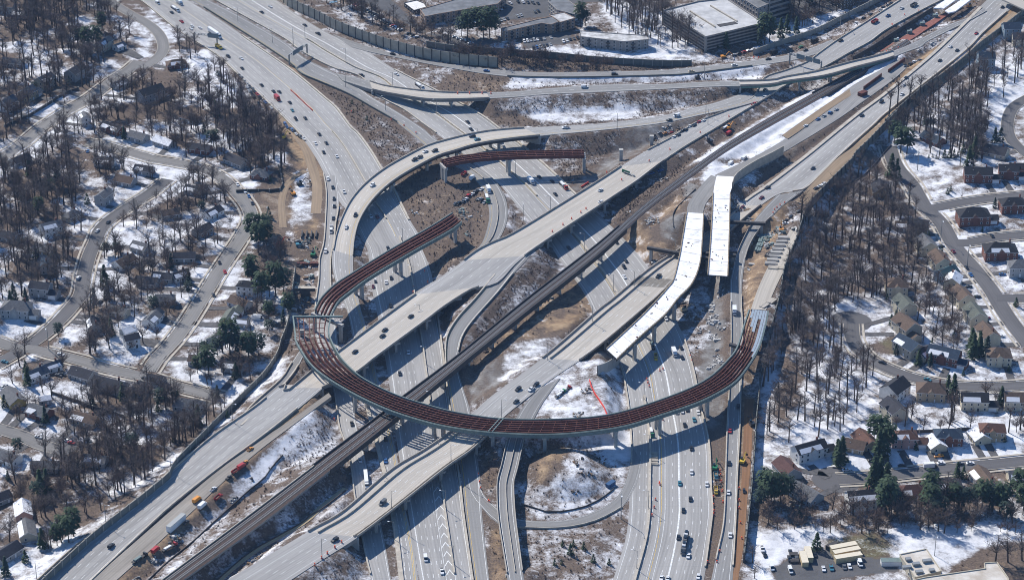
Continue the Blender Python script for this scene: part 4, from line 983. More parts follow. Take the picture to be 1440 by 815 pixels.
def roof_part(mb, w, d, z, rise, m, kind, over=.5, snow=None, off=(0,0)):
    hx, hy = w/2+over, d/2+over; ox, oy = off; t = .22
    ridge = (hx if kind == 'gable' else max(hx-hy*.95, .6))
    A = [(-hx,-hy,z-.1),(hx,-hy,z-.1),(hx,hy,z-.1),(-hx,hy,z-.1)]; r0, r1 = (-ridge,0,z+rise), (ridge,0,z+rise)
    sh = lambda q, dz=0: (q[0]+ox, q[1]+oy, q[2]+dz)
    F = [[A[0],A[1],r1,r0],[A[2],A[3],r0,r1]]
    for f in F: mb.face([sh(q) for q in f], m)
    if kind == 'hip':
        mb.face([sh(q) for q in (A[1],A[2],r1)], m); mb.face([sh(q) for q in (A[3],A[0],r0)], m)
    for f in F: mb.face([sh(q, -t) for q in f][::-1], m)
    for a, b in ((A[0],A[1]),(A[2],A[3])): mb.face([sh(a),sh(b),sh(b,-t),sh(a,-t)], M_white)
    if kind == 'gable':
        for a, b, c in ((A[1],A[2],r1),(A[3],A[0],r0)):
            mb.face([sh(a),sh(c),sh(c,-t),sh(a,-t)], M_white); mb.face([sh(c),sh(b),sh(b,-t),sh(c,-t)], M_white)
def walls_part(mb, w, d, h, rise, m, kind, off=(0,0)):
    ox, oy = off; x0, x1, y0, y1 = ox-w/2, ox+w/2, oy-d/2, oy+d/2
    Z = -1.0
    for a, b in (((x0,y0),(x1,y0)),((x1,y0),(x1,y1)),((x1,y1),(x0,y1)),((x0,y1),(x0,y0))):
        mb.face([(a[0],a[1],Z),(b[0],b[1],Z),(b[0],b[1],h),(a[0],a[1],h)], m)
    if kind == 'gable':
        for x_ in (x0, x1): mb.face([(x_,y0,h),(x_,y1,h),(x_,oy,h+rise*.93)], m)
def house(px, py, dx, dy, w, d, st, roof, wall, kind='gable', ext=None, snow=0, chim=1, where=''):
    """px,py = middle of the house in the photo, dx,dy = image direction of the ridge"""
    hgt = 3.0*st+.3
    p0 = G(px, py+2.0*st+1.5); q0 = G(px+dx*12, py+2.0*st+1.5+dy*12); rz = math.atan2(q0[1]-p0[1], q0[0]-p0[0])
    root = empty('house', tuple(p0), rz); root['category'] = 'house'; root['group'] = 'houses of the '+where
    rise = d*.34
    mb = MB(); walls_part(mb, w, d, hgt, rise, wmat(wall), kind); mb.build('wall', root)
    mb = MB(); roof_part(mb, w, d, hgt, rise, rmat(roof), kind); rf = mb.build('roof', root)
    if chim: mb = MB(); mb.box((w*.3, d*.12, hgt+rise*.3), (.9,.9,rise*.7+1.3), wmat('brick')); mb.build('chimney', rf)
    if snow:
        mb = MB(); hx, hy = w/2+.35, d/2+.4; k = .97 if kind == 'gable' else .7
        sgn = -1 if math.sin(rz) * 0 + math.cos(rz) > 0 else 1
        zz = lambda y: hgt-.02+(hy-abs(y))/hy*rise*.97+.06
        x0_, x1_ = (-hx*k, hx*k) if snow > 1 else (-hx*k*.9, hx*k*rnd.uniform(-.1, .9))
        ya, yb = sgn*hy*.97, sgn*hy*(.05 if snow > 1 else rnd.uniform(.2,.5))
        mb.face([(x0_,ya,zz(ya)),(x1_,ya,zz(ya)),(x1_*.9,yb,zz(yb)),(x0_*.95,yb,zz(yb))], mat('roof_snow_patch', (.8,.8,.82), .7, .05))
        mb.build('snow_patch', rf)
    for s_ in (-1, 1):                                  # windows along both long sides
        for fl in range(st):
            nn = max(2, int(w/3.6))
            for k in range(nn):
                x_ = (k+.5)/nn*w-w/2
                if fl == 0 and k == nn//2 and s_ == -1:
                    link('door', DOORM['dark' if wall in ('white','cream') else 'white'], root, (x_, -d/2-.06, 0)); continue
                link('window', WINM, root, (x_, s_*(d/2+.06), .9+3.0*fl), 0 if s_ > 0 else math.pi)
    for s_ in (-1, 1):
        for fl in range(st): link('window', WINM, root, (s_*(w/2+.06), 0 if d < 8 else -d*.18, .9+3.0*fl), -s_*math.pi/2)
    if wall == 'brick' or (st > 1 and w > 13 and rnd.random() < .6):      # a gable in the middle of the front
        gw = 3.6; gy = -d/2-.5; g_ = MB(); g_.prism([(-gw/2, gy), (gw/2, gy), (gw/2, -d/2+.1), (-gw/2, -d/2+.1)], -1, hgt+.2, wmat(wall)); g_.face([(-gw/2, gy, hgt+.2), (gw/2, gy, hgt+.2), (0, gy, hgt+1.6)], wmat(wall)); g_.build('front_gable', root)
        g_ = MB(); yb = -d/2+2.6
        for s_ in (-1, 1): g_.face([(0, gy-.3, hgt+1.75), (s_*(gw/2+.3), gy-.3, hgt+.1), (s_*(gw/2+.3), yb-1.6, hgt+.1), (0, yb, hgt+1.75)], rmat(roof))
        g_.build('gable_roof', rf)
    if snow == 0 and rnd.random() < .5: mb = MB(); mb.box((-w*.2, -d*.22, hgt+rise*.45), (.5,.5,.7), M_pole); mb.build('roof_vent', rf)
    if rnd.random() < .4: mb = MB(); mb.box((rnd.uniform(-.2,.2)*w, d/2+1.6, -.4), (4.2, 3.2, 1.0), mat('deck_wood', (.20,.14,.09), .9, .2, 1)); mb.build('rear_deck', root)
    if ext:                                             # garage or side wing
        ew, ed, eh, ex, ey, rf2 = ext
        g_ = MB(); walls_part(g_, ew, ed, eh, ed*.3, wmat(wall), 'gable', (ex, ey)); go = g_.build('garage', root)
        g_ = MB(); roof_part(g_, ew, ed, eh, ed*.3, rmat(rf2), 'gable', .4, off=(ex, ey)); g_.build('garage_roof', root)
        link('garage_door', GDM, root, (ex, ey-ed/2-.07, 0), 0)
    HOUSES.append((p0[0], p0[1], max(w, d)*.62+(3 if ext else 0)))
    nm = {'dark':'black roofed','grey':'grey roofed','brown':'brown roofed','blue':'navy roofed','maroon':'maroon roofed','teal':'teal roofed','tan':'tan roofed','black':'black roofed','snow':'snow roofed','olive':'olive roofed','red':'red brown roofed'}[roof]
    wl = {'bluegrey':'slate'}.get(wall, wall)
    later(root, f"{'tall' if st > 1 else 'low'} {nm} {wl} house", where, p0)
    return root
HL = """A 665,290 1,-.55 15 8 2 blue beige gable 0 1 | A 760,300 1,-.4 9 7 1 blue white gable 0 1 | A 485,470 1,-.6 17 10 2 dark grey gable 1 0 | A 290,525 1,-.5 14 10 2 blue beige gable 0 1 | A 180,605 1,-.6 12 10 2 blue tan gable 1 0 | A 55,670 1,-.6 13 10 2 blue white gable 0 0
A 85,400 1,.1 16 8 1 grey grey gable 0 0 | A 960,605 1,-.3 20 11 2 black grey gable 1 0 | A 545,765 .6,1 8 7 2 grey white gable 0 1 | A 40,50 1,.1 16 9 2 brown grey gable 0 0 | A 130,95 1,.1 12 8 1 grey grey gable 0 1
B 720,95 1,.3 18 9 1 dark brick gable 0 1 | B 885,150 1,.3 14 9 1 grey grey gable 0 0 | B 1050,185 1,.3 16 9 1 snow grey gable 0 0 | B 670,310 1,.1 14 9 1 grey white gable 0 1 | B 665,540 .7,-.5 12 8 2 grey grey gable 0 0 | B 460,650 1,-.5 12 8 1 grey beige hip 0 0 | B 330,740 1,-.2 14 9 2 grey white gable 0 1 | B 800,430 1,.2 14 9 1 brown grey gable 0 0 | B 920,360 1,.2 13 8 1 dark grey gable 0 1 | B 130,300 1,-.4 14 9 1 dark grey gable 0 0
C 290,145 1,.2 13 8 1 grey tan gable 0 0 | C 290,250 .2,1 11 8 2 blue grey gable 0 0 | C 265,400 1,.1 13 9 2 dark grey gable 1 0 | C 110,530 1,.1 18 12 2 grey grey hip 1 0 | C 795,225 .9,-.5 15 9 1 brown white gable 0 0 | C 600,625 .3,1 12 8 1 dark grey gable 0 1 | C 820,665 1,-.3 9 7 1 snow white gable 0 1 | C 840,730 1,-.2 9 7 2 dark white gable 0 0 | C 985,570 .7,-.7 12 8 1 grey white gable 0 1 | C 1040,320 1,.1 13 8 1 dark grey gable 0 1 | C 760,540 1,.3 12 8 1 grey beige gable 0 0 | C 60,60 1,.2 12 8 1 dark grey gable 0 0 | C 900,130 1,.3 12 9 1 grey grey gable 0 1
D 230,215 1,-.4 14 9 1 blue white gable 0 1 | D 335,165 1,-.2 10 7 1 blue white gable 0 1 | D 85,365 .8,.9 17 10 1 grey yellow gable 0 0 | D 255,455 1,.3 14 10 1 grey brick gable 0 1 | D 285,375 1,-.1 7 5 1 snow grey gable 0 0 | D 545,500 1,.25 17 9 1 brown tan gable 0 1 | D 700,285 1,.2 20 12 1 dark grey gable 1 0 | D 530,215 1,.3 15 10 1 dark grey gable 0 0 | D 885,315 .4,-1 11 8 1 dark grey gable 0 0 | D 50,745 1,.4 15 9 1 grey white gable 0 0 | D 290,800 1,0 15 8 1 grey grey gable 0 0
E 150,380 .15,1 14 9 1 snow pink gable 0 0 | E 175,510 .2,1 15 9 1 grey beige gable 0 2 | E 45,650 1,-.6 16 9 1 dark grey gable 0 0 | E 10,300 1,-.4 10 8 1 dark grey gable 0 0 | E 610,60 1,.1 13 8 1 grey grey gable 0 1
a 400,410 1,-.1 15 9 1 brown brick hip 0 1 | a 490,755 1,.3 15 9 1 brown grey hip 0 0 | a 40,540 1,-.4 12 8 1 grey grey gable 0 1
G 370,225 1,.15 16 9 1 dark brick gable 0 0 | G 605,305 1,.4 18 10 1 dark grey gable 0 0 | G 760,390 1,.2 13 10 1 grey brick hip 0 0 | G 450,635 1,-.5 14 8 1 dark white gable 0 1 | G 385,745 1,-.5 13 8 1 dark grey gable 0 0 | G 330,490 1,.2 12 8 1 dark grey gable 0 1 | G 180,640 1,-.2 12 8 1 brown grey gable 0 0
I 240,310 1,-.3 11 8 1 dark white gable 0 1 | I 665,390 1,.1 11 8 2 black white hip 0 0 | I 625,485 1,.35 14 9 1 brown white gable 0 0 | I 560,580 .65,-.9 14 9 1 olive brick gable 1 1 | I 480,710 .7,-.5 12 8 1 olive grey gable 0 1 | I 65,590 .7,-.6 12 8 1 grey white gable 0 1 | I 270,190 1,0 14 8 1 dark grey gable 0 0 | I 150,460 1,.1 12 8 1 grey beige gable 0 0 | I 640,610 1,.1 8 6 1 grey beige gable 0 1 | I 40,350 1,.1 13 9 1 dark grey gable 0 0
J 365,125 1,.1 12 8 1 brown grey gable 0 0 | J 580,165 1,.1 13 8 1 dark grey gable 0 1 | J 300,410 1,.2 17 10 1 grey grey hip 0 0 | J 90,250 1,.2 10 8 1 dark grey gable 0 0"""
HRR = """s 505,165 1,.4 15 9 1 blue brick gable 0 0 | s 900,245 1,.25 16 11 1 dark beige gable 0 0 | s 790,395 1,0 17 10 2 black brick gable 1 0 | s 985,375 1,.05 12 9 2 black brick gable 1 0 | s 1062,368 1,.05 14 9 2 black brick gable 1 0 | s 170,485 .2,1 14 10 1 dark tan gable 0 0 | s 760,660 1,.05 19 12 2 black brick hip 1 0 | s 1010,590 1,0 15 10 2 black brick hip 1 0 | s 410,725 1,.2 12 9 2 dark tan gable 0 0 | s 320,720 1,.1 10 7 1 brown grey gable 0 1
t 460,125 .55,.65 13 10 2 grey beige gable 0 0 | t 545,225 .55,.65 14 10 2 brown cream gable 0 0 | t 590,310 .9,-.3 12 9 2 teal bluegrey gable 0 0 | t 632,355 .3,-.6 10 9 2 snow beige gable 0 0 | t 690,455 .55,.65 14 10 2 brown cream gable 0 0 | t 770,570 .55,.65 14 10 2 olive beige gable 0 0 | t 850,695 .55,.65 14 10 2 brown cream gable 0 0 | t 270,385 1,0 12 11 2 brown cream hip 0 0 | t 320,510 .5,.5 13 10 2 olive cream gable 0 0 | t 335,640 .5,.4 15 11 2 brown beige gable 1 0 | t 930,160 1,0 19 12 2 black brick hip 0 1 | t 1050,265 1,0 12 10 2 grey grey hip 0 0
u 345,45 .8,.5 15 10 2 blue beige gable 0 1 | u 450,80 .7,-.4 11 9 1 dark cream gable 0 1 | u 575,100 1,.2 17 10 2 blue brick gable 1 1 | u 920,105 1,0 13 11 2 brown cream hip 0 0 | u 262,320 .7,-.5 14 11 2 black white gable 0 0 | u 255,450 .6,.5 13 10 2 dark cream gable 0 0 | u 490,330 1,.1 15 11 2 brown tan hip 0 0 | u 765,390 1,0 14 10 2 black cream gable 1 1 | u 1040,390 1,0 14 10 2 brown beige gable 0 1 | u 75,640 .7,.7 14 10 1 red tan gable 0 0
u 320,630 1,0 13 9 2 red pink hip 1 1 | u 600,620 1,0 14 9 2 blue brick hip 0 0 | u 520,660 .4,.5 10 9 1 snow cream gable 0 0 | u 800,610 .4,.5 10 9 1 snow cream gable 0 0 | u 880,585 1,0 13 9 2 red tan hip 0 0 | u 10,670 1,.2 11 9 1 brown tan gable 0 0 | v 440,5 1,-.3 17 9 2 black white gable 1 1
v 300,115 .6,.6 14 10 1 maroon grey gable 0 0 | v 415,270 .9,.5 17 10 1 grey bluegrey gable 0 0 | v 770,315 1,-.05 14 10 2 black white gable 0 2 | w 365,260 1,-.05 15 10 1 maroon tan hip 0 1 | w 590,220 1,0 15 10 1 dark tan hip 0 1 | w 835,190 .55,.7 18 10 1 brown grey gable 1 1 | w 1065,165 1,0 13 9 1 grey cream gable 0 1
r 1000,205 1,-.1 12 10 3 blue bluegrey gable 0 0 | r 840,395 1,0 11 10 3 blue bluegrey gable 0 0 | r 1065,260 1,0 12 10 2 dark beige gable 0 0"""
ZW = dict(A='by the top left curving street', B='around the winding western street', C='beside the winding western street', D='near the lower left dead-end street', E='in the lower left corner', a='near the top left freeway', G='near the muddy building yard', I='along the long suburban street', J='above the long noise wall',
    s='near the brick corner on the right', t='along the right diagonal street', u='on the right curved street', v='above the container lot', w='in the shaded lower right row', r='behind the top right wall')
for blk in (HL+'\n'+HRR).replace('\n', ' | ').split('|'):
    w_ = blk.split()
    if not w_: continue
    tl = w_[0]; X_, Y_ = map(float, w_[1].split(',')); dx, dy = map(float, w_[2].split(','))
    px, py = TILE[tl][0]+X_/4.53, TILE[tl][1]+Y_/4.53
    W_, D_, st = float(w_[3]), float(w_[4]), int(w_[5])
    if tl in 'stuvwr': W_ *= 1.12; D_ *= 1.1
    ext = (6.5, 7.5, 3.2, W_/2+2.6, -1.5, w_[6] if w_[6] != 'snow' else 'grey') if w_[9] == '1' else None
    house(px, py, dx, dy, W_, D_, st, w_[6], w_[7], w_[8], ext, int(w_[10]), 1 if rnd.random() < .6 else 0, ZW[tl])
# driveways from the houses to the nearest street
dv = MB()
for hx, hy, r_ in HOUSES:
    best = (1e9, None)
    for k, _s, _w, _n in STREETS:
        C_ = ROADS[k].C; d_ = np.hypot(C_[:, 0]-hx, C_[:, 1]-hy); j = int(np.argmin(d_))
        if d_[j] < best[0]: best = (d_[j], C_[j])
    if best[0] > 48 or best[0] < 12: continue
    c_ = best[1]; u_ = np.array((c_[0]-hx, c_[1]-hy))/best[0]; n_ = np.array((-u_[1], u_[0])); off = rnd.choice((-1, 1))*4.5
    a_ = np.array((hx, hy))+u_*(r_*.55)+n_*off; b_ = np.array((c_[0], c_[1]))-u_*4.0+n_*off
    for q in range(5):
        p0_, p1_ = a_+(b_-a_)*q/5, a_+(b_-a_)*(q+1)/5
        dv.face([(p_[0]+s_*n_[0]*2.3, p_[1]+s_*n_[1]*2.3, hz(p_[0], p_[1])+.22) for p_, s_ in ((p0_,-1),(p1_,-1),(p1_,1),(p0_,1))], M_asphd)
tag(dv.build('driveway'), kind='structure')
# ------------------------------------------------------------------ larger buildings
def block(name, label, cat, poly, h, wallm, roofm, storeys, bay=4.5, win=(1.5,1.6), base=0.0, parapet=.6, strip=False, slab=False, balc=False):
    """poly: roof corners in the photo; extruded down from height h"""
    pts = [P(x_, y_, h+base) for x_, y_ in T(poly)]; c = sum(pts)/len(pts)
    root = empty(name, (c[0], c[1], base)); tag(root, label, cat)
    pp = [(q[0]-c[0], q[1]-c[1]) for q in pts]
    if sum(pp[k][0]*pp[(k+1) % len(pp)][1]-pp[(k+1) % len(pp)][0]*pp[k][1] for k in range(len(pp))) < 0: pp = pp[::-1]
    mb = MB(); mb.prism(pp, -1, h, wallm, wallm); mb.build('wall', root)
    mb = MB(); sc_ = .985; mb.prism([(x_*sc_, y_*sc_) for x_, y_ in pp], h, h+.12, roofm); rf = mb.build('roof', root)
    mb = MB(); n = len(pp)
    for k in range(n):
        a, b = pp[k], pp[(k+1) % n]; L_ = math.hypot(b[0]-a[0], b[1]-a[1]); mb.box(((a[0]+b[0])/2, (a[1]+b[1])/2, h), (L_, .5, parapet), wallm, math.atan2(b[1]-a[1], b[0]-a[0]))
    mb.build('parapet', root)
    sh = h/storeys
    for k in range(n):
        a, b = pp[k], pp[(k+1) % n]; L_ = math.hypot(b[0]-a[0], b[1]-a[1]); ang = math.atan2(b[1]-a[1], b[0]-a[0])
        nx_, ny_ = math.sin(ang), -math.cos(ang)
        wc = P(0, 0) if False else None
        if L_ < 5: continue
        # only the faces with a view of the open
        for fl in range(storeys):
            z_ = fl*sh+sh*.35
            if strip:
                mb = MB(); mb.box(((a[0]+b[0])/2+nx_*.12, (a[1]+b[1])/2+ny_*.12, z_), (L_*.94, .3, sh*.5), M_dark if slab else M_glass, ang); mb.build('opening' if slab else 'window_band', root)
            else:
                nb = min(14, max(1, int(L_/bay)))
                for j in range(nb):
                    f = (j+.5)/nb; wx, wy = a[0]+(b[0]-a[0])*f, a[1]+(b[1]-a[1])*f
                    link('window', BWIN, root, (wx+nx_*.08, wy+ny_*.08, z_), ang)
                    if balc and j % 3 == 1 and fl: link('balcony', BALC, root, (wx+nx_*.5, wy+ny_*.5, z_-.9), ang)
    return root, pp
q_ = MB(); q_.box((0,0,0), (1.9,.14,1.7), M_white); q_.box((0,-.05,.12), (1.6,.12,1.46), M_glass); BWIN = q_.mesh('window')
q_ = MB(); q_.box((0,0,0), (3.2,1.3,.2), M_dark); q_.box((0,-.6,.2), (3.2,.1,1.0), M_dark); BALC = q_.mesh('balcony')
M_flat = mat('flat_roof', (.17,.175,.185), .9, .25, .15); M_flatsnow = mat('flat_roof_snowy', (.30,.29,.28), .9, .1, .12, col2=(.72,.71,.70)); M_brick = wmat('brick'); M_brickt = mat('tan_brick', (.34,.24,.18), .9, .12, .4); M_greyb = mat('grey_brick', (.33,.30,.275), .9, .12, .4)
M_tanroof = mat('tan_membrane', (.46,.40,.33), .9, .35, .12, col2=(.66,.62,.56))
block('apartment_building', 'brick apartment block with grey roof beside the parking lot', 'apartment block', '# 598,24 612,21 700,6 712,-6 690,-14 591,14', 8.5, M_brickt, M_flat, 3, balc=True)
block('apartment_building', 'long tan apartment block with dark balconies behind the pine trees', 'apartment block', 'x 292,185 310,205 550,150 610,160 660,140 620,108 510,130', 8.5, M_brickt, M_flat, 3, balc=True)
block('apartment_building', 'short brick apartment wing with a snowy flat roof', 'apartment block', 'x 600,98 670,145 765,118 690,82', 8.5, M_brickt, M_flatsnow, 3, balc=True)
block('apartment_building', 'dark roofed apartment block standing end on near the parking bend', 'apartment block', 'x 592,12 650,66 760,95 765,40 700,-10 640,-20', 8.5, M_greyb, M_flat, 3)
block('apartment_building', 'grey apartment block with snow covered roof above the dark noise wall', 'apartment block', 'x 795,235 1075,268 # 912,56 911,51 x 1000,215 800,200', 8.5, M_greyb, M_flatsnow, 3, balc=True)
block('pool_house', 'low dark building with white roof beside the blue sports court', 'pool house', 'b 762,22 825,70 905,48 890,25 840,5', 4, M_dark, mat('white_membrane', (.75,.72,.68), .8, .1, .3), 1)
ct = MB(); ct.prism([P(x_, y_, .4)[:2] for x_, y_ in T('b 850,-5 905,42 965,30 985,-10')], -.5, .4, mat('court_blue', (.05,.16,.26), .8, .1)); tag(ct.build('sports_court'), 'blue sports court beside the pool house at the top', 'court')
ct = MB(); ct.prism([P(x_, y_, .3)[:2] for x_, y_ in T('b 905,45 930,68 1010,45 985,-10 960,30')], -.5, .3, mat('court_green', (.05,.16,.08), .8, .1)); tag(ct.build('court_surround'), 'green surround of the blue sports court', 'court')
ct = MB(); ct.prism([P(x_, y_, .3)[:2] for x_, y_ in T('b 215,10 310,75 400,60 330,-5')], -.5, .3, M_deck); ct.prism([P(x_, y_, .4)[:2] for x_, y_ in T('b 245,0 275,22 340,15 320,-5')], -.4, .4, mat('pool_cover', (.14,.26,.36), .5, .1)); tag(ct.build('swimming_pool'), 'covered pool on a pale deck at the top edge', 'pool')
ga, gp = block('parking_garage', 'large open parking garage with pale snowy top deck', 'parking garage', 'p 420,72 690,240 1055,152 1040,140 820,-5 640,15', 13, M_greyb, mat('garage_deck', (.40,.395,.39), .85, .2, .08, col2=(.60,.59,.58)), 5, strip=True, slab=True, parapet=1.1)
for s_, lab in (('p 590,75 750,175','a'), ('p 720,40 890,140','b')):
    a, b = [P(x_, y_, 13.2) for x_, y_ in T(s_)]; c = (a+b)/2; mb = MB(); mb.box((c[0]-ga.location.x, c[1]-ga.location.y, 13.1), (np.linalg.norm(b-a), 1.0, 1.2), M_barrier, math.atan2(b[1]-a[1], b[0]-a[0])); mb.build('ramp_wall', ga)
a, b = [P(x_, y_, 13.2) for x_, y_ in T('p 770,165 885,145')]; c = (a+b)/2; mb = MB(); mb.box((c[0]-ga.location.x, c[1]-ga.location.y, 13.1), (np.linalg.norm(b-a), 5, .3), M_dark, math.atan2(b[1]-a[1], b[0]-a[0])); mb.build('ramp_opening', ga)
block('office_building', 'office tower with horizontal window bands beside the parking garage', 'office building', '# 1040,-30 1083,-8 1113,-17 1112,-22 1075,-48', 24, M_greyb, M_flat, 6, strip=True)
block('office_building', 'stone grey office wing with square windows behind the garage', 'office building', '# 1021,-16 1066,12 1083,5 1070,-22 1030,-40', 15, M_greyb, M_flat, 4)
block('steel_frame_building', 'dark open framed building at the top edge beside the snowy verge', 'building', '# 1160,-12 1186,2 1222,-16 1196,-30', 9, M_dark, M_flat, 3)
block('school_wing', 'flat tan roofed building with rooftop ducts in the lower right corner', 'building', 'w 295,655 465,620 560,760 395,800', 6, wmat('beige'), M_tanroof, 1)
sb, sp2 = block('retail_building', 'long tan flat roof cut by the lower edge of the photo', 'building', '# 1238,826 1300,812 w 840,745 835,710 915,705 985,805 # 1425,850 1260,880', 7, wmat('beige'), M_tanroof, 1)
for k, s_ in enumerate(('w 350,690', 'w 400,720', 'w 470,700', 'w 500,760', 'w 420,770', 'w 340,740')):
    p_ = P(*T(s_)[0], 6.1); mb = MB(); mb.box((0,0,0), (3.0+k % 3, 2.2, 1.5), M_pole, .2); o = mb.build('rooftop_unit'); o.location = tuple(p_); tag(o, None, 'rooftop unit', 'roof units on the tan roofed building'); later(o, 'grey rooftop unit on the tan flat roofed building', '', p_, True)
# station platforms and red lined trench at the top right
def slab(name, label, cat, s, z, th, m, kind=None):
    pl = [P(x_, y_, z)[:2] for x_, y_ in T(s)]; mb = MB(); mb.prism([tuple(q) for q in pl], z-th, z, m); o = mb.build(name); tag(o, label, cat if not kind else None, None, kind); return o
slab('station_roof', 'white station platform roof nearer the diagonal freeway', 'station roof', 'r 512,50 600,-10 665,-10 575,55', 7, 1, M_newdeck)
slab('station_roof', 'white station platform roof beside the yard of site vehicles', 'station roof', 'r 585,68 700,-10 760,-10 650,72 # 1334,18', 7, 1, M_newdeck)
slab('footbridge', 'pale concrete bridge crossing at the top right corner', 'bridge', 'r 950,-30 1120,-30 1120,75 1087,60 940,-8', 9, 1.2, M_deck)
wall_line('station_wall', 'dark trench wall along the railway by the station', 'r 0,388 120,320 240,240 400,140 505,72', 4, M_dark, post=0, cat='wall')
slab('trench_floor', 'rust red steel deck in the trench below the station roofs', 'work platform', 'r 170,325 230,335 400,232 610,90 560,92 430,165 300,245', 2.2, .8, mat('rust_platform', (.26,.10,.075), .9, .2, .5))
for s_ in ('r 275,265', 'r 358,212', 'r 440,160', 'r 522,108'):
    p_ = P(*T(s_)[0], 2.3); mb = MB(); mb.box((0,0,0), (4,3,2.2), M_steelg); mb.box((1,1,2.2), (1.5,1,.8), M_white); o = mb.build('machine_cabin'); o.location = tuple(p_); tag(o, None, 'cabin', 'cabins in the red trench'); later(o, 'small pale machine cabin standing in the rust red trench', 'by the station', p_, True)
# ------------------------------------------------------------------ trees
M_bark = mat('bark', (.075,.058,.050), .95, .3, 1.5); M_twig = mat('twigs', (.135,.094,.078), .95, .3, .08); M_twig2 = mat('grey_twigs', (.175,.138,.12), .95, .3, .08)
M_pine = mat('pine_needles', (.022,.042,.022), .9, .35, .6, col2=(.055,.085,.04)); M_pine2 = mat('blue_needles', (.018,.035,.028), .9, .35, .6, col2=(.04,.065,.045))
M_brush = mat('brush_twigs', (.11,.078,.062), .95, .35, .1, col2=(.20,.15,.12))
def tri(mb, a, b, w, m, rg):
    d = (b[0]-a[0], b[1]-a[1], b[2]-a[2]); l = math.sqrt(d[0]**2+d[1]**2+d[2]**2) or 1
    s_ = (rg.gauss(0,1), rg.gauss(0,1), rg.gauss(0,1)); c = (d[1]*s_[2]-d[2]*s_[1], d[2]*s_[0]-d[0]*s_[2], d[0]*s_[1]-d[1]*s_[0]); k = math.sqrt(sum(q*q for q in c)) or 1
    c = tuple(q/k*w/2 for q in c); i = len(mb.v); mb.v += [(a[0]-c[0],a[1]-c[1],a[2]-c[2]), (a[0]+c[0],a[1]+c[1],a[2]+c[2]), tuple(b)]; mb.f.append((i,i+1,i+2)); mb.m.append(mb.mi(m))
def bare_tree(seed, h, spread_, n_limbs=9, twigs=14, tm=M_twig, tall=False):
    """trunk with limbs; crown = branches and twigs"""
    rg = random.Random(seed); tk = MB(); cr = MB(); th = h*(.62 if tall else .42); lean = (rg.uniform(-.05,.05)*h, rg.uniform(-.05,.05)*h)
    P0 = (0,0,-.6); P1 = (lean[0]*.5, lean[1]*.5, th*.6); P2 = (lean[0], lean[1], th); P3 = (lean[0]*1.3, lean[1]*1.3, h*.8); r0 = .020*h
    tk.tube(P0, P1, r0*1.15, r0*.85, M_bark, 5, False); tk.tube(P1, P2, r0*.85, r0*.6, M_bark, 5, False); tk.tube(P2, P3, r0*.6, r0*.2, M_bark, 4, False)
    for i in range(n_limbs):
        f = rg.random(); z = th*(.55+.45*f) if not tall else th*(.62+.5*f); a = i*2.4+rg.uniform(-.4,.4); base = (lean[0]*z/h, lean[1]*z/h, z)
        up = rg.uniform(.35,1.1); ln = spread_*rg.uniform(.6,1.0); tip = (base[0]+math.cos(a)*ln, base[1]+math.sin(a)*ln, min(z+ln*up, h))
        mid = tuple((base[k]+tip[k])/2+(0,0,ln*.10)[k] for k in range(3))
        tk.tube(base, mid, r0*.40, r0*.25, M_bark, 3, False); tk.tube(mid, tip, r0*.25, r0*.07, M_bark, 3, False)
        for j in range(twigs):
            u = rg.uniform(.2,1); s_ = tuple(base[k]+(mid[k]-base[k])*u*2 if u < .5 else mid[k]+(tip[k]-mid[k])*(u*2-1) for k in range(3))
            b_ = rg.uniform(0, 6.28); l2 = spread_*rg.uniform(.25,.55); e = (s_[0]+math.cos(b_)*l2*.8, s_[1]+math.sin(b_)*l2*.8, s_[2]+l2*rg.uniform(.1,1.1))
            tri(cr, s_, e, .17, tm, rg)
            for q in range(3):
                v_ = rg.uniform(.3,1); s2 = tuple(s_[k]+(e[k]-s_[k])*v_ for k in range(3)); b2 = rg.uniform(0,6.28); l3 = l2*rg.uniform(.35,.7)
                tri(cr, s2, (s2[0]+math.cos(b2)*l3*.7, s2[1]+math.sin(b2)*l3*.7, s2[2]+l3*rg.uniform(-.1,1)), .15, tm, rg)
    for j in range(twigs*3):
        s_ = (P2[0]+(P3[0]-P2[0])*rg.random(), P2[1]+(P3[1]-P2[1])*rg.random(), P2[2]+(P3[2]-P2[2])*rg.random()); b_ = rg.uniform(0,6.28); l2 = spread_*rg.uniform(.2,.6)
        tri(cr, s_, (s_[0]+math.cos(b_)*l2, s_[1]+math.sin(b_)*l2, s_[2]+l2*rg.uniform(.3,1.2)), .15, tm, rg)
    return tk, cr
def conifer(seed, h, r, m=M_pine, clump=False):
    rg = random.Random(seed); tk = MB(); cr = MB(); tk.tube((0,0,-.5), (0,0,h*.92), .018*h+.05, .03, M_bark, 5, False)
    n = int(190*(h/10)**.8)
    for i in range(n):
        if clump:
            t_ = rg.random(); z = h*(.38+.62*t_); rr_ = r*(1-.9*abs(t_-.45)**1.5)*rg.uniform(.3,1.05)
        else:
            t_ = rg.random()**1.25; z = h*(.08+.92*t_); rr_ = r*(1-t_)*rg.uniform(.45,1.1)+.1
        a = rg.uniform(0,6.28); c = (math.cos(a)*rr_, math.sin(a)*rr_, z+rg.uniform(-.5,.5)); sz = rg.uniform(.5,1.15)*(.055*h+.35)
        u = (math.cos(a), math.sin(a), -.45); w_ = (-math.sin(a), math.cos(a), rg.uniform(-.4,.4)); i0 = len(cr.v)
        for p_, q_ in ((-.6,-.6),(-.2,.7),(1.0,.1),(.3,-.8)): cr.v.append(tuple(c[k]+u[k]*p_*sz+w_[k]*q_*sz*.8 for k in range(3)))
        cr.f += [(i0,i0+1,i0+2),(i0,i0+2,i0+3)]; k_ = cr.mi(m); cr.m += [k_, k_]
    return tk, cr
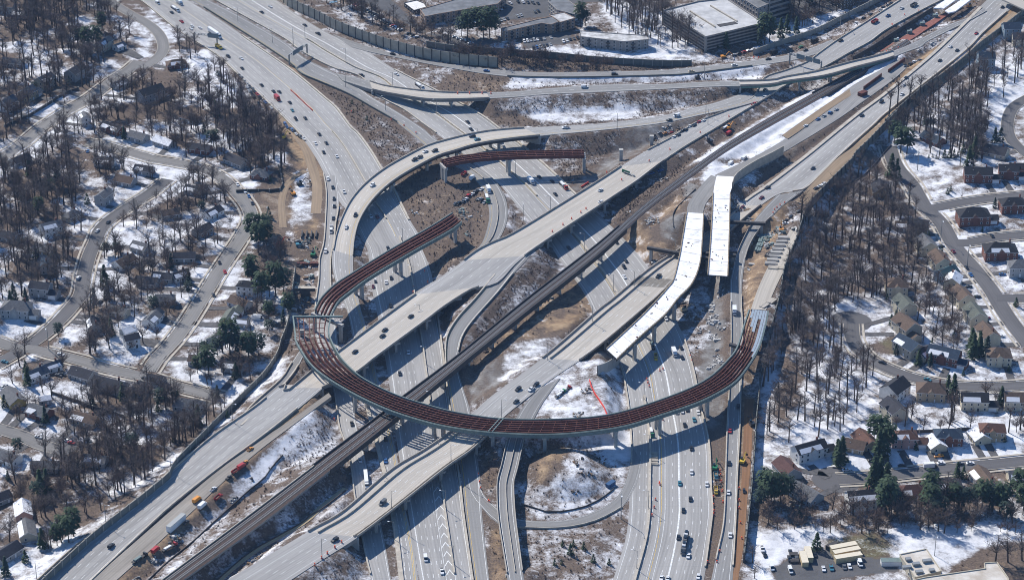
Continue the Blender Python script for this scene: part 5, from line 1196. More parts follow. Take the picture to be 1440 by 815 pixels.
BT = [bare_tree(s_, h, sp_, nl, tw, tm, tall) for s_, h, sp_, nl, tw, tm, tall in ((1,17,5.8,10,13,M_twig,False),(2,20,6.4,11,13,M_twig2,False),(3,22,4.8,9,12,M_twig,True),(4,24,5.0,10,12,M_twig2,True),(5,14,5.4,10,12,M_twig,False),(6,18,5.2,9,12,M_twig2,True),(7,10,4.4,10,12,M_twig,False))]
BTM = [(a.mesh('trunk'), b.mesh('crown')) for a, b in BT]
CT_ = [conifer(11,15,3.2), conifer(12,12,2.6,M_pine2), conifer(13,18,4.6,M_pine,True), conifer(14,9,2.4,M_pine), conifer(15,14,4.8,M_pine2,True)]
CTM = [(a.mesh('trunk'), b.mesh('crown')) for a, b in CT_]
def clear_of_houses(x, y, g=0):
    for hx, hy, r_ in HOUSES:
        if (x-hx)**2+(y-hy)**2 < (r_+g)**2: return False
    return True
REG = [ # polygon (pixels), how many per 1000 m2, variants, where
 ('# -30,-20 150,-20 195,40 160,90 0,160 -30,150', 3.2, (0,1,2,3,5), 'in the snowy wood at the top left corner'),
 ('# 200,20 250,60 330,110 395,190 405,240 330,250 290,150 240,90', 6.0, (0,2,3,5,6), 'along the edge of the top left freeway'),
 ('# 60,120 200,110 290,140 340,240 240,260 100,200 -30,230 -30,160', 3.4, (0,1,2,4,5), 'among the upper western houses'),
 ('# -30,230 100,200 130,300 100,420 -30,460', 4.6, (0,1,2,3,5), 'in the dense western grove'),
 ('# 130,215 240,235 340,260 335,330 250,440 210,500 130,500 110,440 150,330', 3.6, (0,1,4,5,6), 'in the gardens between the two winding streets'),
 ('# 355,330 400,330 405,400 385,500 330,560 250,580 230,550 300,500 340,430', 2.6, (0,4,6,1), 'in the gardens beside the long noise wall'),
 ('# 130,520 260,550 330,560 300,600 190,700 120,745 100,700 60,660 90,600', 4.8, (0,1,2,4,5), 'on the slope above the long noise wall'),
 ('# -30,500 130,520 90,640 120,740 60,810 -30,840', 1.8, (0,1,4,6), 'around the lower left houses'),
 ('# 1090,420 1115,330 1180,250 1270,250 1300,330 1290,420 1180,430 1150,540 1080,620 1064,600', 6.6, (2,3,5,1,4), 'in the tall bare wood on the right'),
 ('# 1060,620 1150,560 1200,480 1240,510 1215,560 1180,610 1110,625', 8.0, (2,3,5), 'at the foot of the tall bare wood'),
 ('# 1150,420 1190,400 1250,400 1200,440 1190,470 1210,520 1180,570 1130,560', 3.0, (2,3,5), 'on the snowy slope by the turning circle'),
 ('# 1235,130 1330,100 1390,100 1385,230 1310,225 1240,215', 7.0, (2,3,3,5), 'on the bank beside the upper right freeway'),
 ('# 1290,380 1345,410 1350,500 1300,500 1285,440', 8.0, (4,6,5), 'in the gardens between the two rows of houses'),
 ('# 1200,560 1440,560 1440,610 1210,610', 3.5, (0,2,5,6), 'behind the row of lower right houses'),
 ('# 1055,690 1440,690 1440,752 1300,752 1060,750', 8.5, (0,4,6,1,6), 'in the dark strip above the snowy field'),
 ('# 1036,740 1060,690 1062,830 1032,830', 14, (4,6,5), 'beside the lower right noise wall'),
 ('# 830,-10 930,-10 940,30 985,75 900,70 860,30', 7.0, (2,3,5), 'in the snowy wood beside the parking garage'),
 ('# 930,20 985,60 985,75 940,70', 7.0, (0,1,5), 'against the wall of the parking garage'),
 ('# 1100,-20 1180,-10 1180,20 1120,45 1110,25', 8.0, (0,2,4), 'near the office tower'),
 ('# 640,75 780,84 870,95 860,102 640,92', 14, (6,4), 'on the bank below the dark noise wall'),
 ('# 440,2 480,20 560,50 640,66 640,60 470,0', 11, (6,4,5), 'behind the beige noise wall'),
 ('# 1340,170 1395,110 1440,60 1440,100 1400,160 1380,240 1350,240', 5, (2,5,4), 'above the bend at the right edge'),
 ('# 1040,320 1070,330 1064,345', 0, (6,), ''),
]
DENS = 2.2
rt = random.Random(21); SPOTS = []
for poly, dens, var, where in REG:
    if not dens: continue
    pl = [P(*q) for q in T(poly)]; xs = [q[0] for q in pl]; ys = [q[1] for q in pl]; area = (max(xs)-min(xs))*(max(ys)-min(ys)); n = int(area/1000*dens*DENS*(2.15 if max(q[0] for q in T(poly)) < 470 else 1))
    pts = np.array([[rt.uniform(min(xs), max(xs)), rt.uniform(min(ys), max(ys))] for _ in range(n)])
    ok = inpoly([(q[0], q[1]) for q in pl], pts[:, 0], pts[:, 1])
    for (x_, y_), o_ in zip(pts, ok):
        if o_ and proj((x_, y_, 0))[0] < 470 and rt.random() > (CL[int((x_-GX0)/GS), int((y_-GY0)/GS)]+.10)/.50: continue
        if not o_ or is_road(x_, y_, 2.5) or not clear_of_houses(x_, y_, -1.0): continue
        SPOTS.append((x_, y_, hz(x_, y_), rt.choice(var), rt.uniform(.6, 1.25), rt.uniform(0, 6.28), where))
HAND = '# 1253,100 1262,98 1275,92 1290,86 1303,92 1240,150 1256,140 1270,120 1310,120 1330,125 1347,120 1395,160 1400,188 w 915,690 w 980,700 # 1411,790 1187,690 D 700,660 740,700 780,650 u 370,500 n 640,20'
for x_, y_ in T('# 1250,165 1262,150 1277,150 1292,145 1306,150 1320,150 1338,150 1352,158 1300,175 1345,185 1362,180 1395,98 1412,95'):
    q = G(x_, y_); SPOTS.append((q[0], q[1], q[2], rt.choice((2,3)), 1.25, rt.uniform(0,6.28), 'on the bank beside the upper right freeway'))
for x_, y_ in T('w 905,700 985,700 1075,690'): q = G(x_, y_); SPOTS.append((q[0], q[1], q[2], 1, 1.15, rt.uniform(0,6.28), 'on the brown grass in the lower right corner'))
for x_, y_ in T('D 740,720 780,740 700,690 # 28,515 35,498 63,640 128,500 126,497 150,480'): q = G(x_, y_); SPOTS.append((q[0], q[1], q[2], 1, 1.1, rt.uniform(0,6.28), 'around the lower left houses'))
SPOTS.sort(key=lambda q: (q[0])**2+(q[1]+CAM_D)**2)
for k, (x_, y_, z_, v_, s_, a_, where) in enumerate(SPOTS[:290]):
    root = empty('bare_tree', (x_, y_, z_), a_); root.scale = (s_, s_, s_)
    tall = v_ in (2,3,5)
    tag(root, f"{'tall slender' if tall else 'broad spreading'} leafless tree standing {where}", 'tree', f"{'tall slender' if tall else 'broad'} bare trees {where}")
    link('trunk', BTM[v_][0], root); link('crown', BTM[v_][1], root)
def merged(name, items, lib):
    """many plants as ONE mesh: items (variant, x, y, z, scale, angle), lib = MBs"""
    V, F, Mi = [], [], []; mats = []; base = 0; cache = []
    for mb in lib:
        mi = []
        for m in mb.mats:
            if m not in mats: mats.append(m)
            mi.append(mats.index(m))
        tris = []; tm = []
        for f, q in zip(mb.f, mb.m):
            for j in range(1, len(f)-1): tris.append((f[0], f[j], f[j+1])); tm.append(mi[q])
        cache.append((np.array(mb.v), np.array(tris), np.array(tm)))
    for v_, x_, y_, z_, s_, a_ in items:
        vv, tt, mm = cache[v_]; c, s2 = math.cos(a_), math.sin(a_)
        q = np.empty_like(vv); q[:, 0] = (vv[:, 0]*c-vv[:, 1]*s2)*s_+x_; q[:, 1] = (vv[:, 0]*s2+vv[:, 1]*c)*s_+y_; q[:, 2] = vv[:, 2]*s_+z_
        V.append(q); F.append(tt+base); Mi.append(mm); base += len(vv)
    if not V: return None
    V = np.vstack(V).astype(np.float32); F = np.vstack(F).astype(np.int32); Mi = np.concatenate(Mi).astype(np.int32)
    me = bpy.data.meshes.new(name); me.vertices.add(len(V)); me.vertices.foreach_set('co', V.ravel()); me.loops.add(F.size); me.loops.foreach_set('vertex_index', F.ravel())
    me.polygons.add(len(F)); me.polygons.foreach_set('loop_start', np.arange(0, F.size, 3)); me.polygons.foreach_set('loop_total', np.full(len(F), 3)); me.polygons.foreach_set('material_index', Mi)
    for m in mats: me.materials.append(m)
    me.update(); me.validate(); o = bpy.data.objects.new(name, me); COL.objects.link(o); return o
lib = []
for a, b in BT:
    m_ = MB(); m_.v = a.v+b.v; m_.f = list(a.f)+[tuple(i+len(a.v) for i in f) for f in b.f]; m_.mats = list(a.mats)
    mm = list(a.m)
    for q in b.m: mm.append(m_.mi(b.mats[q]))
    m_.m = mm; lib.append(m_)
o = merged('distant_trees', [(v_, x_, y_, z_, s_, a_) for x_, y_, z_, v_, s_, a_, w_ in SPOTS[290:]], lib)
tag(o, 'mass of leafless trees across the farther neighbourhoods and woods', 'trees', None, 'stuff')
# evergreens, each placed from the photo: pixels of the foot, variant, scale
EV = """A 560,330,2,1.3 A 620,310,2,1.2 A 500,300,4,1.2 A 440,540,3,.9 A 650,200,2,1.0 A 860,540,3,.6 A 395,420,1,.5 C 680,180,4,.8 C 740,175,4,.7 C 670,370,0,1.1 C 685,450,1,1.0 C 90,460,1,1.1 C 165,470,1,.9 C 230,200,1,1.0 C 710,690,0,.9 C 600,470,1,.9 G 440,210,4,1.0 G 470,205,2,.8 G 700,800,2,1.2 G 760,790,2,1.1 G 800,760,4,1.0 I 700,360,2,1.3 I 760,470,2,1.3 I 850,440,2,1.5 I 900,420,4,1.5 I 930,560,2,1.0 I 900,600,1,.8 I 740,140,2,1.2 I 790,110,2,1.1
J 425,220,2,1.3 J 560,80,2,1.5 J 620,100,4,1.3 J 680,120,2,1.2 J 480,90,4,1.0 J 600,230,1,1.0 J 740,90,4,1.2 J 480,360,1,.8 J 120,420,4,1.0 J 400,100,4,.9 E 400,560,2,.95 E 365,600,2,.85 E 440,580,2,1.0 E 470,540,2,1.1 E 270,610,0,.9 E 260,260,0,1.1 E 300,240,0,1.0 E 240,300,4,.9 D 590,400,1,.7 D 30,420,1,.8 E 40,790,1,1.1
x 80,245,2,1.5 x 180,250,2,1.5 x 220,240,2,1.6 x 40,230,4,1.3 x 140,230,2,1.5 x 255,225,4,1.3 x 800,170,2,1.3 p 1050,250,0,1.3 p 1030,290,1,1.0 q 70,280,2,1.6 q 170,240,0,1.2 q 210,210,0,1.1 q 270,210,0,1.0 q 350,70,2,1.4 q 100,270,2,1.3 p 820,310,0,1.0 p 760,310,1,.9 x 830,165,4,1.1
s 240,400,0,1.3 s 275,410,0,1.1 s 300,250,2,1.3 s 340,260,2,1.3 s 260,190,2,1.1 s 900,185,1,1.1 s 935,185,1,1.1 s 735,340,0,1.2 s 770,280,0,1.2 s 790,190,1,1.1 s 700,250,3,.9 s 640,280,3,.8 s 610,280,3,.8 s 580,280,3,.8 s 480,280,3,.35 s 505,278,3,.35 s 530,285,3,.4 s 480,95,4,.6 s 500,90,4,.6 s 460,95,4,.6 s 600,510,3,.6 s 620,490,3,.5 s 900,600,1,.7 s 665,272,3,.5 s 820,750,3,.5
t 300,370,1,.5 t 215,455,3,.5 t 240,620,1,.7 t 270,560,3,.5 t 750,790,0,1.2 t 800,800,0,1.1 t 850,790,1,1.0 t 770,490,3,.8 t 480,70,3,.6 t 560,160,3,.6 t 1035,500,3,.8 t 640,690,3,.5 t 500,730,3,.4 u 270,85,1,.7 u 415,150,0,.8 u 490,150,1,.8 u 635,360,0,1.2 u 600,340,0,1.0 u 760,110,0,1.3 u 800,100,0,1.1 u 990,190,3,.5 u 700,215,3,.5 u 130,640,2,1.1 u 170,660,2,1.2 u 190,740,0,1.4 u 160,730,0,1.3 u 220,700,2,1.1 u 960,635,3,.7 u 400,690,3,.6 u 940,400,0,.9
v 200,340,2,1.3 v 160,300,2,1.2 v 260,330,2,1.2 v 310,290,4,1.1 v 490,620,3,1.3 v 630,90,0,1.2 v 650,60,0,1.2 v 850,230,0,1.5 v 890,240,0,1.5 v 930,260,0,1.4 v 870,190,0,1.2 v 380,420,1,.7 v 950,330,2,1.1 v 920,400,4,1.1 v 130,360,4,1.0 v 620,50,0,1.0 w 200,400,2,1.4 w 230,380,4,1.3 w 490,330,2,1.3 w 480,400,2,1.2 w 520,440,4,1.1 w 660,170,0,.8 w 700,170,3,1.0 w 690,370,4,1.1 w 740,370,4,1.1 w 640,360,2,1.0 w 820,370,2,1.2 w 880,380,4,1.2 w 930,390,2,1.2 w 1060,320,2,1.3 w 1000,260,3,1.0 w 970,440,4,1.0 w 790,330,4,1.0 w 560,420,4,1.0 w 1080,400,2,1.2
n 735,650,3,.8 n 635,720,3,.5 n 685,600,3,.5 n 680,715,3,.4 n 880,700,3,.6 n 980,715,3,.5 n 820,620,3,.6 n 755,600,3,.5 b 430,660,3,.4 b 497,670,3,.35 b 525,765,3,.5 b 480,550,3,.3"""
nm_ = {0:'pointed dark conifer', 1:'blue green conifer', 2:'broad dark pine', 3:'small bushy evergreen', 4:'rounded evergreen'}
nk_ = {0:'conifer_tree', 1:'conifer_tree', 2:'pine_tree', 3:'evergreen_bush', 4:'evergreen_tree'}
ZE = dict(ZW, x='beside the apartment parking', p='around the parking garage', q='below the office tower', n='on the scrub island under the loop road', b='on the brown bank between the top freeways')
cur = None
for w_ in EV.split():
    if w_ in TILE: cur = w_; continue
    X_, Y_, v_, s_ = w_.split(','); v_ = int(v_); s_ = float(s_)*.92; px, py = TILE[cur][0]+float(X_)/4.53, TILE[cur][1]+float(Y_)/4.53
    q = G(px, py); root = empty(nk_[v_], tuple(q), rt.uniform(0,6.28)); root.scale = (s_, s_, s_); root['category'] = 'evergreen'; root['group'] = 'evergreens '+ZE.get(cur, 'near the junction')
    link('trunk', CTM[v_][0], root); link('crown', CTM[v_][1], root)
    later(root, nm_[v_], ZE.get(cur, 'near the junction'), q)
_n = 0
while _n < 46:
    x_, y_ = rt.uniform(5, 440), rt.uniform(60, 800); q = G(x_, y_)
    if inpoly(INTER, np.array([x_]), np.array([y_]))[0] or is_road(q[0], q[1], 2) or not clear_of_houses(q[0], q[1], 0): continue
    v_ = rt.choice((0,1,2,3,3,4,4)); s_ = rt.uniform(.5, .95); root = empty(nk_[v_], tuple(q), rt.uniform(0,6.28)); root.scale = (s_, s_, s_); root['category'] = 'evergreen'; root['group'] = 'evergreens of the western gardens'
    link('trunk', CTM[v_][0], root); link('crown', CTM[v_][1], root); later(root, nm_[v_], 'scattered in the western gardens', q); _n += 1
# brush: low twiggy shrubs, nobody could count them
rb = random.Random(5); BL = []
for sd in range(5):
    mb = MB(); rg = random.Random(sd+50)
    for j in range(26):
        a = rg.uniform(0,6.28); rr_ = rg.uniform(0,.9); s_ = (math.cos(a)*rr_*.6, math.sin(a)*rr_*.6, -.1); hh = rg.uniform(.7,2.2)
        tri(mb, s_, (s_[0]+rg.uniform(-.9,.9), s_[1]+rg.uniform(-.9,.9), hh), .16, M_brush if sd != 2 else M_twig, rg)
    BL.append(mb)
items = []
BW = blur(COV['b'], 1)
cand = np.argwhere((BW > .3) & (near > 1.5))
rs = np.random.RandomState(9); vis = cand[rs.rand(len(cand)) < 1]
for i, j in vis:
    px, py = PXX[i, j], PYY[i, j]
    if not (-20 < px < 1460 and -20 < py < 840): continue
    b_ = BW[i, j]; p_ = .16*b_**1.6 if not inpoly(INTER, np.array([px]), np.array([py]))[0] else .9*b_**2
    if rs.rand() < p_:
        x_, y_ = GX0+i*GS+rs.uniform(-1,1), GY0+j*GS+rs.uniform(-1,1)
        items.append((rs.randint(5), x_, y_, hz(x_, y_), rs.uniform(.25,1.0), rs.uniform(0,6.28)))
o = merged('brush', items, BL); tag(o, 'low brown brush and weeds covering the banks', 'brush', None, 'stuff')
print('trees', len(SPOTS), 'brush', len(items))
# ------------------------------------------------------------------ vehicles
CARC = dict(dk=('black',(.018,.02,.025)), gy=('grey',(.12,.125,.13)), w=('white',(.78,.78,.78)), sv=('silver',(.42,.43,.44)), rd=('red',(.42,.03,.03)), mr=('maroon',(.16,.02,.03)), bl=('blue',(.03,.12,.32)), te=('teal',(.05,.20,.26)), or_=('orange',(.75,.30,.04)), ye=('yellow',(.70,.48,.05)), gn=('green',(.03,.22,.09)), tn=('tan',(.5,.4,.26)))
def paint(c): return mat('paint_'+CARC[c][0], CARC[c][1], .35, 0, spec=.5)
WHB = MB(); WHB.tube((0,-.12,.33), (0,.12,.33), .34, .34, M_black, 8); WHM = WHB.mesh('wheel')
BWB = MB(); BWB.tube((0,-.18,.5), (0,.18,.5), .5, .5, M_black, 8); BWM = BWB.mesh('wheel')
VL = {}
def loft(mb, prof, w, m, wtop=None):
    """side profile (x, z) swept across the width"""
    n = len(prof); i = len(mb.v); zt = max(z for _, z in prof)
    for s_ in (-1, 1):
        for x, z in prof: mb.v.append((x, s_*(w/2)*(1-(.16 if wtop and z > wtop else 0)), z))
    k = mb.mi(m)
    mb.f.append(tuple(range(i, i+n))); mb.m.append(k); mb.f.append(tuple(range(i+2*n-1, i+n-1, -1))); mb.m.append(k)
    for a in range(n):
        b = (a+1) % n; mb.f.append((i+a, i+n+a, i+n+b, i+b)); mb.m.append(k)
def vehicle_meshes(kind, c):
    if (kind, c) in VL: return VL[(kind, c)]
    p_ = paint(c); out = []; wh = []
    def part(name, f):
        mb = MB(); f(mb); out.append((name, mb.mesh(name)))
    if kind in ('sedan','suv','van','pickup'):
        L_ = dict(sedan=4.8, suv=4.9, van=5.6, pickup=5.7)[kind]; h = L_/2
        low = .95 if kind == 'sedan' else 1.1
        body = [(-h,.35),(-h,low*.92),(-h+.15,low),(h-1.2,low),(h-.1,low*.82),(h,.55),(h-.05,.35)]
        def fb(mb):
            loft(mb, body, 1.86, p_)
            if kind == 'sedan': loft(mb, [(-1.0,low),(-.75,1.43),(.35,1.43),(.6,low)], 1.5, p_)
            elif kind == 'suv': loft(mb, [(-2.25,low),(-2.1,1.78),(.35,1.78),(.7,low)], 1.62, p_)
            elif kind == 'van': loft(mb, [(-2.75,low),(-2.7,2.25),(1.0,2.25),(1.75,low)], 1.8, p_)
            else: loft(mb, [(-.6,low),(-.5,1.8),(.75,1.8),(1.2,low)], 1.62, p_); mb.box((-1.75,0,low-.02), (1.9,1.5,.06), M_dark)
        part('body', fb)
        def fg(mb):
            if kind == 'sedan': loft(mb, [(-1.7,low),(-1.02,1.40),(.50,1.40),(1.15,low)], 1.56, M_glass)
            elif kind == 'suv': loft(mb, [(-2.32,low+.12),(-2.2,1.66),(.5,1.66),(1.1,low)], 1.68, M_glass)
            elif kind == 'van': loft(mb, [(.5,low+.2),(.5,2.1),(1.12,2.1),(1.95,low)], 1.84, M_glass)
            else: loft(mb, [(-.72,low+.1),(-.6,1.70),(.9,1.70),(1.5,low)], 1.68, M_glass)
        part('windows', fg)
        wh = [(x, y, WHM) for x in (-h+.95, h-.95) for y in (-.86, .86)]
    elif kind == 'boxtruck':
        part('cab', lambda mb: loft(mb, [(2.2,.5),(2.2,2.3),(3.3,2.3),(3.9,1.4),(4.0,.5)], 2.2, p_))
        part('windscreen', lambda mb: loft(mb, [(2.9,1.45),(2.9,2.2),(3.36,2.2),(3.88,1.45)], 2.24, M_glass))
        part('cargo_box', lambda mb: mb.box((-1.0,0,.85), (6.2,2.5,2.6), M_white if c in ('w','bl','gy') else p_))
        part('chassis', lambda mb: mb.box((-.2,0,.45), (7.8,1.2,.4), M_dark)); wh = [(x, y, BWM) for x in (-2.8, 3.0) for y in (-1.05, 1.05)]
    elif kind == 'dumptruck':
        part('cab', lambda mb: loft(mb, [(2.0,.6),(2.0,2.6),(3.0,2.6),(3.3,1.7),(4.3,1.6),(4.4,.6)], 2.3, p_))
        part('windscreen', lambda mb: loft(mb, [(2.7,1.75),(2.7,2.5),(3.06,2.5),(3.32,1.75)], 2.34, M_glass))
        def fd(mb):
            for y in (-1.2, 1.2): mb.box((-1.2,y,1.1), (5.6,.12,1.3), p_)
            for x in (-4.0, 1.6): mb.box((x,0,1.1), (.12,2.4,1.3), p_)
            mb.box((-1.2,0,1.05), (5.6,2.4,.5), MATS['dirt'] if 'dirt' in MATS else mat('dirt', (.2,.14,.09), .95, .3, 1))
        part('tipper', fd); part('chassis', lambda mb: mb.box((0,0,.5), (8.2,1.1,.5), M_dark)); wh = [(x, y, BWM) for x in (-3.2,-1.9,3.2) for y in (-1.05, 1.05)]
    elif kind == 'flatbed':
        part('cab', lambda mb: loft(mb, [(4.6,.6),(4.6,2.7),(5.8,2.7),(6.2,1.6),(7.0,1.5),(7.1,.6)], 2.4, p_))
        part('windscreen', lambda mb: loft(mb, [(5.5,1.7),(5.5,2.6),(5.85,2.6),(6.2,1.7)], 2.44, M_glass))
        part('bed', lambda mb: mb.box((-1,0,1.1), (10.6,2.4,.25), M_dark)); part('load', lambda mb: mb.box((-1.5,0,1.35), (6,1.8,.9), M_white if c != 'dk' else M_steelg))
        wh = [(x, y, BWM) for x in (-5,-3.7,3.5,5.9) for y in (-1.05, 1.05)]
    elif kind == 'semi':
        part('cab', lambda mb: loft(mb, [(6.2,.6),(6.2,3.5),(8.0,3.5),(8.4,1.9),(9.6,1.7),(9.7,.6)], 2.5, p_))
        part('windscreen', lambda mb: loft(mb, [(7.6,2.0),(7.6,3.0),(8.15,3.0),(8.45,2.0)], 2.54, M_glass))
        part('trailer', lambda mb: mb.box((-2.4,0,1.2), (16,2.6,2.9), M_white)); part('chassis', lambda mb: mb.box((0,0,.6), (18,1.1,.5), M_dark))
        wh = [(x, y, BWM) for x in (-8.6,-7.3,4.6,5.9,8.8) for y in (-1.1, 1.1)]
    elif kind == 'carrier':
        part('cab', lambda mb: loft(mb, [(8,.6),(8,3.3),(9.6,3.3),(10,1.8),(10.8,1.6),(10.9,.6)], 2.5, p_))
        part('upper_deck', lambda mb: (mb.box((-1,0,2.5), (17,2.5,.2), M_dark), [mb.box((x,y,.9), (.2,.2,1.7), M_dark) for x in (-9,-3,3,7) for y in (-1.15,1.15)]))
        for j, (x, cc) in enumerate(((-7,'w'),(-1.5,'gy'),(4,'w'))):
            part('carried_car', lambda mb, x=x, cc=cc: (mb.box((x,0,2.75), (4.6,1.8,.8), paint(cc)), mb.box((x-.3,0,3.55), (2.2,1.5,.55), M_glass)))
        part('lower_deck', lambda mb: mb.box((-1,0,.7), (17,2.5,.25), M_dark)); wh = [(x, y, BWM) for x in (-7,-5.7,7,8.3) for y in (-1.1, 1.1)]
    VL[(kind, c)] = (out, wh); return VL[(kind, c)]
KN = dict(sedan='car', suv='SUV', van='van', pickup='pickup truck', boxtruck='box truck', dumptruck='dump truck', flatbed='flatbed truck', semi='semi truck', carrier='car transporter')
KO = dict(sedan='car', suv='car', van='van', pickup='pickup_truck', boxtruck='box_truck', dumptruck='dump_truck', flatbed='flatbed_truck', semi='semi_truck', carrier='car_transporter')
def vehicle(kind, c, loc, rz, where, group, state='', parts=True, hor=False, sc=1.0):
    out, wh = vehicle_meshes(kind, c); root = empty(KO[kind], tuple(loc), rz); root.scale = (sc, sc, sc); root['category'] = {'sedan':'car','suv':'car'}.get(kind, KN[kind].split()[-1] if kind != 'carrier' else 'truck'); root['group'] = group
    for nm, me in out: link(nm, me, root)
    for x, y, me in wh: link('wheel', me, root, (x, y, 0))
    later(root, f"{CARC[c][0]} {KN[kind]}{state}", where, loc, hor); return root
def on_road(key, px, py, kind, c, flip=False):
    r = ROADS[key]; best = None
    for _ in range(2):
        i = r.at(px, py) if best is None else best; z = r.C[i][2]; p_ = P(px, py+1, z); d = np.hypot(r.C[:, 0]-p_[0], r.C[:, 1]-p_[1]); best = int(np.argmin(d))
    z = r.C[best][2]; p_ = P(px, py+1.0, z+.02); a = r.dirat(best)
    if flip: a += math.pi
    vehicle(kind, c, (p_[0], p_[1], z+.05), a, 'on the '+r.road, 'vehicles driving on the '+r.road)
VEH = """west b: a 280,20,v,w 498,165,s,w 492,182,s,w 550,177,s,w 432,138,p,rd 370,80,s,dk 420,22,b,w 390,58,f,w 645,222,S,w 668,302,D,ye 730,360,u,dk 812,372,s,w 818,435,s,dk 942,542,s,dk 1018,582,s,dk 1055,585,s,dk 1042,632,b,rd c 72,33,u,dk 133,28,s,dk 222,130,s,dk 197,188,s,w 267,186,s,dk 250,245,s,dk 333,270,s,w 378,495,p,w b 50,703,s,te 35,653,s,dk c 550,653,s,w 592,655,s,mr e 660,130,s,dk 702,255,u,dk 680,320,s,dk 647,347,s,w 678,495,s,dk g 735,203,s,dk 790,70,s,w o 718,680,v,w 822,760,p,w g 645,760,s,bl 645,622,s,dk
ramp_west b: c 277,415,u,w 308,468,s,dk 315,540,s,dk 317,588,s,dk 312,665,s,dk 297,720,p,w 298,748,v,w e 262,150,u,w g 430,523,s,dk
curved_flyover f: d 885,88,p,w 322,162,s,te 290,143,u,dk 52,235,u,dk c 897,240,s,w 828,292,u,dk 862,275,p,gy 560,453,u,w 452,645,u,dk 393,720,s,w i 505,375,v,w 458,402,s,dk g 483,755,s,w
centre_freeway f: b 130,160,s,dk 215,215,p,dk 490,480,p,dk 713,472,s,w 860,550,f,w a 998,42,s,w 943,78,s,dk d 262,52,s,dk 283,98,s,dk 488,208,s,w 718,402,s,dk 665,435,b,w 800,430,s,dk 870,458,f,rd 820,512,s,dk f 905,128,s,dk j 183,575,s,dk 170,612,u,dk 172,675,s,w 122,455,s,dk l 436,215,p,w 490,440,b,w 535,402,s,dk 540,463,s,dk m 505,85,s,w 540,80,s,w 572,70,s,dk 643,90,s,w 617,135,s,te 557,168,s,dk 600,318,s,dk 600,468,s,w 525,540,s,te 593,640,s,dk 548,712,s,dk 697,545,s,w # 954,755,s,dk 963,764,C,gy 968,781,s,w 982,810,s,w 930,812,s,w 939,813,s,w
side_ramp b: d 385,540,f,gn 395,490,b,w
wall_ramp f: b 690,343,s,dk x 200,450,s,bl 1015,473,u,dk i 110,110,u,dk 600,92,s,tn 873,52,s,w q 92,375,s,dk 328,318,s,dk
north_flyover f: x 825,555,v,w
long_overpass f: e 805,563,s,dk 640,650,s,dk 625,688,s,dk 450,788,s,dk j 20,122,s,w 22,197,s,w E 708,598,u,dk i 998,300,p,rd 1072,210,s,w 1068,257,s,w q 72,573,u,dk 68,618,s,w 5,658,s,rd 553,257,p,dk 855,100,p,bl 770,140,D,rd 943,52,s,w r 385,35,D,gy
second_overpass f: k 830,75,s,dk 540,197,s,dk 502,262,s,mr 380,323,s,mr q 968,495,s,dk 953,540,s,w 943,600,s,w 813,648,u,dk 688,735,s,dk r 783,212,s,rd 950,45,s,dk 617,297,s,w 660,320,s,dk 550,385,s,dk j 390,670,p,dk h 583,303,u,dk 570,382,s,dk 667,303,p,w 697,275,u,dk o 445,325,v,gy 140,560,u,dk
east_ramp f: l 873,175,b,w m 897,50,s,dk 845,205,s,rd 840,412,s,dk 835,598,s,w # 1027,752,s,w"""
KC = dict(s='sedan', u='suv', p='pickup', v='van', b='boxtruck', D='dumptruck', f='flatbed', S='semi', C='carrier')
for ln in VEH.split('\n'):
    key, rest = ln.split(' b: ') if ' b: ' in ln else ln.split(' f: '); cur = None
    for w_ in rest.split():
        if w_ in TILE or w_ == '#': cur = w_; continue
        X_, Y_, k_, c = w_.split(','); X_, Y_ = float(X_), float(Y_)
        if cur != '#': X_, Y_ = TILE[cur][0]+X_/4.53, TILE[cur][1]+Y_/4.53
        on_road(key, X_, Y_, KC[k_], c, flip=(key in ('long_overpass','second_overpass') and rnd.random() < .0))
def parked(s, dx, dy, where, group, hor=False, ground=True, state=' parked', sc=1.0):
    cur = None
    for w_ in s.split():
        if w_ in TILE or w_ == '#': cur = w_; continue
        X_, Y_, k_, c = w_.split(','); X_, Y_ = float(X_), float(Y_)
        if cur != '#': X_, Y_ = TILE[cur][0]+X_/4.53, TILE[cur][1]+Y_/4.53
        p_ = G(X_, Y_+1); q = G(X_+dx*8, Y_+1+dy*8); vehicle(KC[k_], c, (p_[0], p_[1], p_[2]+.15), math.atan2(q[1]-p_[1], q[0]-p_[0])+rnd.uniform(-.06,.06), where, group, state, hor=hor, sc=sc)
cs = ['dk','dk','gy','w','sv','dk','w','bl','dk','gy','rd','sv','dk','w']
def row(a, b, n, dx, dy, where, group, skip=.1, hor=True, jit=0):
    (x0, y0), = T(a); (x1, y1), = T(b); out = []
    for k in range(n):
        if rnd.random() < skip: continue
        f = k/(n-1); out.append(f"{x0+(x1-x0)*f+rnd.uniform(-jit,jit):.1f},{y0+(y1-y0)*f+rnd.uniform(-jit,jit):.1f},{rnd.choice('sssu')},{rnd.choice(cs)}")
    parked('# '+' '.join(out), dx, dy, where, group, hor)
row('b 435,20', 'b 605,108', 12, 1, -.30, 'in the top lot long row', 'cars parked at the apartment lot')
row('b 625,128', 'b 735,190', 8, 1, -.30, 'in the top lot lower row', 'cars parked at the apartment lot')
row('b 770,205', 'b 840,235', 4, 1, -.2, 'at the top lot wall end', 'cars parked at the apartment lot')
row('x 250,85', 'x 350,20', 6, 1, .5, 'in the angled apartment bays', 'cars parked behind the apartments', .2)
row('x 290,130', 'x 530,70', 12, .6, .6, 'in the middle apartment bays', 'cars parked behind the apartments', .25)
row('x 400,10', 'x 560,25', 6, .6, .6, 'in the upper apartment bays', 'cars parked behind the apartments', .2)
row('x 440,265', 'x 610,240', 9, .5, .9, 'in the row nearest the long apartments', 'cars parked below the long apartment block', .1)
